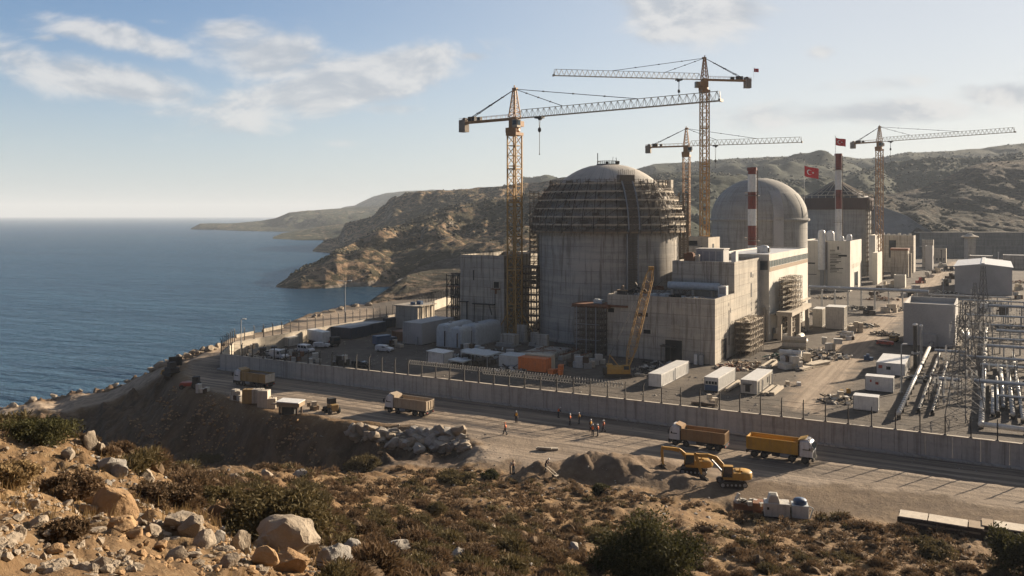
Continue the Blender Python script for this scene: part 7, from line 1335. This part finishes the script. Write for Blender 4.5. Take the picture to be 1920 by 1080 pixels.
FB = [(222,968,82,'rock_tan','largest tan boulder on the left hillside',.95),(190,940,50,'rock_tan','tan boulder leaning on the back of the largest tan boulder',.8),(232,992,55,'rock_tan','low tan boulder at the front of the largest tan boulder',.55),(335,988,70,'rock','pale boulder right of the tan boulders',.6),(362,1008,62,'rock','pale sloping boulder on the edge of the dark bush',.7),(285,1005,34,'rock','small pale boulder below the tan boulders',.8),(254,1008,28,'rock_tan','small tan stone in front of the tan boulders',.8),
      (410,1020,30,'rock_gray','gray pointed stone left of the large dark bush',.9),(455,1030,36,'rock','upright pointed pale stone before the dark bush',1.3),(535,1040,118,'rock','largest pale boulder at the bottom, in front of the dark bush',.62),(494,1060,48,'rock_tan','rounded tan boulder left of the largest pale one',.85),(543,1068,58,'rock_tan','tan boulder directly in front of the largest pale one',.75),(632,1074,62,'rock_gray','gray angular boulder at the bottom edge',.8),(683,1068,72,'rock','pale sloping boulder right of the gray angular one',.6),(725,1078,45,'rock_gray','low gray boulder at the bottom edge right of the sloping one',.6),
      (430,1058,34,'rock','pale flat boulder at the bottom left of the pointed stone',.7),(275,900,30,'rock','pale stone on the crest of the left ridge',.8),(300,915,26,'rock_tan','round tan stone below the crest stone',.9),(280,925,32,'rock_gray','gray stone under the round tan stone',.7),(355,890,52,'rock','pale flat rock where the ridge meets the scrub',.5),(165,838,26,'rock','upright pale stone on the left skyline',1.2),(188,850,20,'rock','small upright pale stone on the left skyline',1.3),(130,860,34,'rock','pale stone below the green ridge bush',.8),(205,880,45,'rock_gray','broken gray outcrop on the ridge shoulder',.7),(222,893,34,'rock_gray','lower part of the broken ridge outcrop',.7),
      (60,955,30,'rock','pale stone left of the dry bush',.7),(125,950,26,'rock','pale stone right of the dry bush',.6),(165,965,38,'rock_tan','tan stone left of the largest tan boulder',.6),(30,950,24,'rock','pale stone at the left edge',.6),(1075,1035,30,'rock_gray','gray stone in the middle scrub',.6),(920,1000,34,'rock','pale stone cluster head in the middle scrub',.6),(740,1030,44,'rock_gray','gray outcrop in the scrub above the bottom boulders',.6),(815,1005,26,'rock','small pale stone in the left scrub',.6)]
FB += [(600,1052,40,'rock','pale jagged boulder between the largest pale one and the gray angular one',.9),(655,1046,44,'rock_gray','gray boulder behind the pale sloping one at the bottom',.8),(70,985,34,'rock','pale stone below the dry bush at the left',.6),(105,1040,40,'rock_tan','half-buried tan stone at the lower left',.5),(330,1045,36,'rock','pale half-buried stone at the lower left of the dark bush',.6),(180,1000,30,'rock','pale stone left of the low tan boulder',.6),
       (385,1030,44,'rock','pale boulder at the left foot of the largest bush',.8),(300,1030,30,'rock_tan','tan stone below the pale boulders',.7),(20,1010,40,'rock','pale stone at the left border',.5),(780,1055,34,'rock','pale stone in the bottom scrub',.7),(860,1045,30,'rock_gray','gray stone in the bottom scrub',.7),(445,905,30,'rock','pale stone at the upper edge of the scrub',.6),(500,895,34,'rock','pale flat stone on the edge above the embankment foot',.5),(560,893,30,'rock_gray','gray flat stone on the edge above the embankment foot',.5)]
for i,(px,py,w_,mt,lb,fl) in enumerate(FB):
    p = onto(px,py); s_ = w_/F*p.y*.60; rock('boulder',lb,p,s_,(741 if i == 0 else 100+i),mt,R.uniform(0,6),'boulder',None,.2,fl,4 if w_ > 50 else 3)
protos = [rock_arrays(2,300+i,.8) for i in range(9)]
prm = {}
def rock_copy(i, mat, loc, size, label, group, name='boulder', cat='boulder'):
    k = (i % 9, mat)
    if k not in prm: me = np_mesh('boulder', protos[i%9][0], protos[i%9][1], M[mat]); me.data.set_sharp_from_angle(angle=.45); prm[k] = me.data; bpy.data.objects.remove(me)
    o = bpy.data.objects.new(name, prm[k]); COL.objects.link(o); o.location = (loc[0],loc[1],loc[2]+size*.28); o.scale = (size*R.uniform(.85,1.25),size*R.uniform(.8,1.15),size*R.uniform(.75,1.1)); o.rotation_euler = (R.uniform(-.3,.3),R.uniform(-.3,.3),R.uniform(0,6.28)); return tag(o,label,cat,group)
lbp = 'smaller pale quarried boulder in the rock pile between the road and the lower track'
for i in range(120):
    px = 655+225*((i*0.618034)%1)+R.uniform(-8,8); top = 806+max(0,px-760)*.12; py = R.uniform(top, 846 if px > 740 else 832); p = onto(px,py); rock_copy(i,'rock_gray' if R.random() < .7 else 'rock',p,R.choice([.45,.55,.7,.9,1.1,1.5]),lbp,'boulders of the roadside rock pile')
for i,(px,py,s_) in enumerate(((770,838,1.5),(785,830,1.3),(812,838,1.35),(845,845,1.4),(858,838,1.2),(830,846,1.2),(862,815,1.9),(842,820,1.6),(820,822,1.5),(755,836,1.3),(735,843,1.3),(795,842,1.0),(873,842,1.2),(716,828,1.2),(780,812,1.4),(800,826,1.1))): rock_copy(i+3,'rock_gray' if i % 3 else 'rock',onto(px,py),s_,'large pale boulder at the front of the roadside rock pile','large boulders at the front of the rock pile')
for i in range(26):
    f = i/25; px = 283+(415-283)*f+R.uniform(-3,3); py = 686-(686-652)*f+R.uniform(-3,2); rock_copy(i,'rock',onto(px,max(650,py)),R.uniform(.6,1.5),'pale armour rock along the seaward edge of the coast track','armour rocks along the coast track')
for i,(px,py,s_) in enumerate(((590,592,1.6),(600,590,1.2),(622,582,1.4),(640,578,1.2),(665,573,1.5),(690,570,1.6),(240,712,1.0),(215,716,1.2),(100,738,1.1),(60,752,1.3),(25,760,1.2),(150,725,1.0))): rock_copy(i,'rock',onto(px,py+3),s_,'weathered rock on the cliff edge above the sea','rocks on the cliff edge')
def scatter_rocks(name, label, n, region, smin, smax, mat, seed, cond=None):
    rr = np.random.RandomState(seed); xs = rr.uniform(region[0],region[1],n*4); ys = region[2]+(region[3]-region[2])*rr.rand(n*4)**region[4]; xs = xs*np.where(region[5],ys,1.0) if region[5] else xs
    z = height(xs,ys); ok = np.ones(len(xs),bool) if cond is None else cond(xs,ys,z); xs,ys,z = xs[ok][:n],ys[ok][:n],z[ok][:n]; pv = [rock_arrays(1,400+i,.7) for i in range(7)]; V=[]; Fc=[]; off=0
    for i in range(len(xs)):
        v,f = pv[i%7]; s_ = smin+(smax-smin)*rr.rand()**3; a = rr.uniform(0,6.28); c,s2 = math.cos(a),math.sin(a); w = v*s_*rr.uniform(.7,1.3,3); V.append(np.stack([w[:,0]*c-w[:,1]*s2+xs[i],w[:,0]*s2+w[:,1]*c+ys[i],w[:,2]+z[i]+s_*.2],-1)); Fc.append(f+off); off += len(v)
    return tag(np_mesh(name,np.concatenate(V),np.concatenate(Fc),M[mat],None,False),label,'stones',None,'stuff')
def nfb(x,y,s,sd): return fbm(x*s,y*s,sd,3)
scatter_rocks('loose_stones','pale loose stones strewn over the near left hillside',6000,(-.66,-.02,7,48,1.7,True),.02,.17,'rock',1,lambda x,y,z: (nfb(x,y,.22,50) > -.25)&(y < 16+32*np.clip(-x/y*1.55,0,1)))
scatter_rocks('loose_stones','tan loose stones strewn over the near left hillside',4500,(-.66,.02,7,48,1.7,True),.02,.15,'rock_tan',2,lambda x,y,z: (nfb(x,y,.3,51) > -.3)&(y < 18+34*np.clip(-x/y*1.55,0,1)))
scatter_rocks('loose_stones','small stones scattered through the scrub',2600,(-.5,.7,26,112,1.0,True),.05,.32,'rock_gray',3,lambda x,y,z: (poly_sd(x,y,PLAT) < -1)&(nfb(x,y,.1,52) > -.1))
scatter_rocks('loose_stones','tan rubble spilling down the embankment',3600,(-84,-2,130,185,1.0,False),.06,.5,'rock_tan',4,lambda x,y,z: (poly_sd(x,y,PLAT) < -.3)&(z > -11)&(fbm(x*.22+y*.10,y*.05-x*.03,53,4) > .12)&(y > 134-x*.12))
scatter_rocks('loose_stones','gravel stones lying on the road verge and yard edge',2600,(-75,70,104,210,1.0,False),.04,.22,'rock_gray',5,lambda x,y,z: (poly_sd(x,y,PLAT) > 0)&(np.abs((x-WALL_L.x)*WN.x+(y-WALL_L.y)*WN.y-R.uniform(1,2)) < 3.5)|((poly_sd(x,y,PLAT) > -3)&(poly_sd(x,y,PLAT) < 4)&(y<175)))
scatter_rocks('loose_stones','small pale rubble on the inner yard',3500,(-60,95,125,420,1.3,False),.06,.38,'rock_gray',6,lambda x,y,z: (poly_sd(x,y,PLAT) > 3)&(((x-WALL_L.x)*WN.x+(y-WALL_L.y)*WN.y) < -2)&(poly_sd(x,y,TRACK) < -1)&(nfb(x,y,.06,54) > .1))
# ------------------------------------------------------------------ shrubs
def mat_leaf(name, a, b_, c_, sc=.5, trans=.25):
    m, t, b = new_mat(name); p = t.pos(); n1 = t.noise(p, sc, 3, .6); n2 = t.noise(p, sc*9, 3, .6)
    c = t.mix(t.ramp(n1, .35, .65), a, b_); c = t.mix(t.ramp(n2, .5, .72), c, c_); t.put(b.inputs['Base Color'], c); b.inputs['Roughness'].default_value = .8; b.inputs['Specular IOR Level'].default_value = .15
    tr = t.n('ShaderNodeBsdfTranslucent'); t.put(tr.inputs['Color'], c); mx = t.n('ShaderNodeMixShader'); mx.inputs[0].default_value = trans; out = m.node_tree.nodes['Material Output']
    t.L.new(b.outputs[0], mx.inputs[1]); t.L.new(tr.outputs[0], mx.inputs[2]); t.L.new(mx.outputs[0], out.inputs[0]); return m
M['leaf_dry'] = mat_leaf('dry_shrub_twigs', (.145,.093,.052), (.092,.062,.035), (.20,.135,.078)); M['leaf_olive'] = mat_leaf('olive_shrub_leaf', (.082,.066,.029), (.112,.086,.039), (.155,.12,.057)); M['leaf_green'] = mat_leaf('evergreen_leaf', (.036,.038,.014), (.064,.060,.021), (.115,.10,.038)); M['leaf_straw'] = mat_leaf('straw_grass', (.25,.175,.085), (.19,.13,.06), (.32,.23,.12)); M['bark'] = plain('bark', (.06,.045,.03), .9)
def shrub_arrays(n, seed, blade=.24, wid=.022, flat=.78, leafy=False, lobes=5):
    rr = np.random.RandomState(seed); L = [(rr.uniform(-.5,.5),rr.uniform(-.5,.5),rr.uniform(.0,.25),rr.uniform(.45,.75)) for _ in range(lobes)]; V=[];Fc=[]
    for i in range(n):
        lx,ly,lz,lr = L[rr.randint(lobes)]; th = rr.uniform(0,2*math.pi); ph = math.acos(rr.uniform(-.05,1)); d = np.array([math.sin(ph)*math.cos(th),math.sin(ph)*math.sin(th),math.cos(ph)])
        c = np.array([lx,ly,lz])+d*lr*rr.uniform(.55,1.0)*np.array([1,1,flat*1.2]); 
        ax = (rr.normal(size=3) if leafy else d*1.5+rr.normal(size=3)*.7+np.array([0,0,.35])); ax /= np.linalg.norm(ax); sd = np.cross(ax, rr.normal(size=3)); sd /= np.linalg.norm(sd)+1e-9; l_ = blade*rr.uniform(.6,1.3); w_ = wid*rr.uniform(.6,1.4); c[2] = max(.02,c[2]); k = len(V)
        V += [c-ax*l_*.5-sd*w_, c-ax*l_*.5+sd*w_, c+ax*l_*.5+sd*w_*.5, c+ax*l_*.5-sd*w_*.5]; Fc.append((k,k+1,k+2,k+3))
    return np.array(V), np.array(Fc)
def core_arrays(seed, flat=.5, k=.62):
    v,f = rock_arrays(2,seed,1.0); v = v*np.array([k,k,flat*k*1.25]); v[:,2] = np.maximum(v[:,2]+flat*.35,-.1); return v,f
def join(a, b):                      # triangles to quads so one index width serves both
    va,fa = a; vb,fb = b; fb = np.concatenate([fb,fb[:,2:3]],1) if fb.shape[1] == 3 else fb; return np.concatenate([va,vb]), np.concatenate([fa,fb+len(va)])
def shrub_mesh(name, mat, n, seed, **kw):
    v,f = shrub_arrays(n,seed,**kw); mb = MB(); cv,cf = core_arrays(seed+50,kw.get('flat',.62)*.8,.55)
    mb.add(v.tolist(),[tuple(q) for q in f]); mb.add(cv.tolist(),[tuple(q) for q in cf]); o = mb.build(name,M[mat]); me = o.data; bpy.data.objects.remove(o); return me
kinds = ['leaf_dry','leaf_dry','leaf_dry','leaf_olive','leaf_dry','leaf_olive','leaf_dry']
SM = [shrub_mesh('shrub', kinds[i], 1500, 60+i, lobes=3+i%4, flat=.70+.05*(i%3)) for i in range(7)]
rr = np.random.RandomState(77); N0 = 42000; tx = rr.uniform(-.68,.72,N0); ly = np.exp(rr.uniform(math.log(15),math.log(122),N0)); X = tx*ly; Y = ly
sd = poly_sd(X,Y,PLAT); rdm = poly_sd(X,Y,ROAD); left = np.clip(-tx*1.55,0,1); den = .5+.5*fbm(X*.055,Y*.055,71,3)+.25*fbm(X*.25,Y*.25,72,2)
pxs = CX+F*tx
ok = (sd < -.8)&(rdm < -1.0)&(den > np.where(pxs > 1150,.34,.12))&(Y > 13+24*left+6*(pxs<620))&(rr.rand(N0) < (Y/60)**1.0+.12)
for mx,my,rx,ry,h in MW[:6]: ok &= (((X-mx)/(rx*1.05))**2+((Y-my)/(ry*1.05))**2 > 1)
X,Y = X[ok],Y[ok]; Z = height(X,Y,False); sz = np.where(rr.rand(len(X)) < .15, rr.uniform(.85,1.3,len(X)), rr.uniform(.28,.72,len(X)))
keep = []; grid = {}
for i in np.argsort(-sz):
    gx,gy = int(X[i]//2.5),int(Y[i]//2.5); good = True
    for a in (-1,0,1):
        for b in (-1,0,1):
            for j in grid.get((gx+a,gy+b),()):
                if (X[i]-X[j])**2+(Y[i]-Y[j])**2 < (.84*(sz[i]+sz[j]))**2: good = False; break
            if not good: break
        if not good: break
    if good: keep.append(i); grid.setdefault((gx,gy),[]).append(i)
keep = np.array(keep); py_ = HY+(CZ-Z[keep])/Y[keep]*F; vis = (py_ < 1130)&(np.abs(X[keep]/Y[keep]) < .64)&(Y[keep] > 14)
appar = np.where(vis, sz[keep]/Y[keep], 0); order = keep[np.argsort(-appar)]; first, rest = order[:300], order[300:5200]
GL = 'low rounded dry shrub among many alike on the near slope'
for c_,i in enumerate(first):
    k = int(rr.randint(7)); o = bpy.data.objects.new('shrub', SM[k]); COL.objects.link(o); o.location = (X[i],Y[i],Z[i]-.05); s_ = sz[i]; o.scale = (s_*rr.uniform(.9,1.25),s_*rr.uniform(.9,1.25),s_*rr.uniform(.75,1.05)); o.rotation_euler = (0,0,rr.uniform(0,6.28))
    tag(o, GL, 'shrub', 'dry shrubs on the near slope')
for mk,nm in (('leaf_dry','brown'),('leaf_olive','olive')):
    pv = [join(shrub_arrays(150,800+i,.30,.055,.80,lobes=4),core_arrays(850+i,.5,.58)) for i in range(5)]; V=[];Fc=[];off=0
    for j,i in enumerate(rest):
        if (rr.rand() < .80) != (mk == 'leaf_dry'): continue
        v,f = pv[j%5]; a = rr.uniform(0,6.28); c,s2 = math.cos(a),math.sin(a); s_ = sz[i]; w = v*np.array([s_*1.1,s_*1.1,s_*.9]); V.append(np.stack([w[:,0]*c-w[:,1]*s2+X[i],w[:,0]*s2+w[:,1]*c+Y[i],w[:,2]+Z[i]-.04],-1)); Fc.append(f+off); off += len(v)
    tag(np_mesh('scrub',np.concatenate(V),np.concatenate(Fc),M[mk],None,False),nm+' scrub of small shrubs covering the farther slope','scrub',None,'stuff')
# dry grass on the hillside
gr = np.random.RandomState(9); n = 3800; ty = np.exp(gr.uniform(math.log(8),math.log(105),n)); tx = gr.uniform(-.66,.66,n); gx,gy = tx*ty,ty; okg = (poly_sd(gx,gy,PLAT) < -.5)&(fbm(gx*.16,gy*.16,91,3) > .0)&(poly_sd(gx,gy,ROAD) < -.5); gx,gy = gx[okg],gy[okg]; gz = height(gx,gy); V=[];Fc=[];k=0
for i in range(len(gx)):
    for q in range(6):
        a = gr.uniform(0,6.28); h_ = gr.uniform(.12,.42); l_ = gr.uniform(.02,.2); bx,by = gx[i]+gr.normal()*.12,gy[i]+gr.normal()*.12; w_ = .008+.0005*gy[i]
        V += [(bx-w_,by,gz[i]-.03),(bx+w_,by,gz[i]-.03),(bx+math.cos(a)*l_,by+math.sin(a)*l_,gz[i]+h_)]; Fc.append((k,k+1,k+2)); k += 3
tag(np_mesh('dry_grass',np.array(V),np.array(Fc),M['leaf_straw'],None,False),'dry straw grass growing between the shrubs','grass',None,'stuff')
# large bushes, one by one
def big_bush(label, px, py, wpx, hpx, mat='leaf_green', n=5200, seed=1, name='bush', leaf=.16, trunk=True, lobes=16, Yf=None):
    p = onto(px,py) if Yf is None else Vector(((px-CX)/F*Yf,Yf,hz((px-CX)/F*Yf,Yf))); w_ = wpx/F*p.y/2; h_ = hpx/F*p.y; o = thing(name,label,'bush',(p.x,p.y,p.z-.1)); q = np.random.RandomState(seed)
    LB = []
    for k in range(lobes): a = q.uniform(0,6.28); d = q.rand()**.55*.86; LB.append((d*math.cos(a)*w_,d*math.sin(a)*w_,h_*(.25+.5*q.rand()*(1-d*.6)),q.uniform(.22,.42)))
    V=[];Fc=[]
    for i in range(n):
        lx,ly_,lz,lr = LB[q.randint(lobes)]; d = q.normal(size=3); d /= np.linalg.norm(d); c = np.array([lx,ly_,lz])+d*lr*q.uniform(.35,1.18)*np.array([w_,w_,h_*.62]); c[2] = max(.05,c[2]); ax = q.normal(size=3)+d; ax /= np.linalg.norm(ax); s2 = np.cross(ax,q.normal(size=3)); s2 /= np.linalg.norm(s2); l_ = leaf*q.uniform(.6,1.4); k = len(V); V += [c-ax*l_,c+s2*l_*.38,c+ax*l_,c-s2*l_*.38]; Fc.append((k,k+1,k+2,k+3))
    np_mesh('crown',np.array(V),np.array(Fc),M[mat],o,False); mb = MB()
    for lx,ly_,lz,lr in LB: mb.tube((lx*.1,ly_*.1,-.1),(lx*.45,ly_*.45,lz*.55),.05*w_*.5+.02,6,.03); mb.tube((lx*.45,ly_*.45,lz*.55),(lx,ly_,lz),.03,5,.012)
    mb.build('trunk',M['bark'],o); return o
big_bush('largest dark olive bush on the left, behind the pale boulders',510,1022,225,140,'leaf_olive',21000,1,leaf=.085,lobes=26); big_bush('dark green bush at the bottom centre edge',1222,1098,230,150,'leaf_green',22000,2,leaf=.12,lobes=30); big_bush('dark green bush cut by the right edge at the bottom',1930,1085,120,130,'leaf_green',6000,3,leaf=.2)
big_bush('green bush on the crest of the left ridge against the sea',75,826,150,58,'leaf_green',9000,4,leaf=.065,lobes=20); big_bush('gray-brown dry bush on the left hillside',130,938,125,62,'leaf_dry',7000,5,leaf=.07,lobes=14); big_bush('straw-coloured bush at the left edge of the hillside',22,915,90,70,'leaf_straw',5000,6,leaf=.07); big_bush('low dry bush left of the tan boulders',120,1005,80,48,'leaf_dry',3500,7,leaf=.05)
big_bush('dark dry bush below the ridge crest',265,940,110,40,'leaf_dry',4500,15,leaf=.08); big_bush('dry brown bush behind the pale boulders on the left',310,945,120,52,'leaf_dry',5000,16,leaf=.08); big_bush('dry brown bush left of the largest dark bush',395,955,120,58,'leaf_olive',5000,17,leaf=.09)
big_bush('dark bush where the ridge meets the embankment',388,878,55,30,'leaf_olive',3000,8,leaf=.13); big_bush('olive bush with a lit top at the ridge end',300,884,50,26,'leaf_olive',2600,9,leaf=.11); big_bush('small green tree leaning at the foot of the rock pile',682,886,66,44,'leaf_olive',4500,10,'small_tree',.16); big_bush('round dark bush beside the two beige figures',915,898,38,22,'leaf_green',2600,11,leaf=.15)
big_bush('wide dark bush at the lower track edge',853,906,76,26,'leaf_olive',3800,12,leaf=.16); big_bush('green bush at the foot of the dirt mound',1125,928,40,28,'leaf_green',2800,13,leaf=.15); big_bush('small yellowish bush beside the engine skid',1416,978,28,16,'leaf_straw',1200,14,leaf=.1); big_bush('dark low bush in the scrub below the troughs',1745,1040,90,34,'leaf_olive',3600,18,leaf=.15); big_bush('brown bush left of the timber troughs',1625,1000,60,30,'leaf_dry',3000,19,leaf=.13); big_bush('brown bush before the timber troughs',1690,1003,60,28,'leaf_dry',3000,20,leaf=.13)


hb = MB(); hb.box(-14600,4000,-150,18600,-18.5,262)
hm = bpy.data.materials.new('haze_air'); hm.use_nodes = True; hm.node_tree.nodes.clear()
ht = NT(hm.node_tree); pv = ht.n('ShaderNodeVolumePrincipled'); ho = ht.n('ShaderNodeOutputMaterial')
pv.inputs['Color'].default_value = (.80,.89,1,1); pv.inputs['Density'].default_value = 9e-5; pv.inputs['Anisotropy'].default_value = 0
hm.node_tree.links.new(pv.outputs[0], ho.inputs['Volume'])
tag(hb.build('haze', hm), kind='stuff')
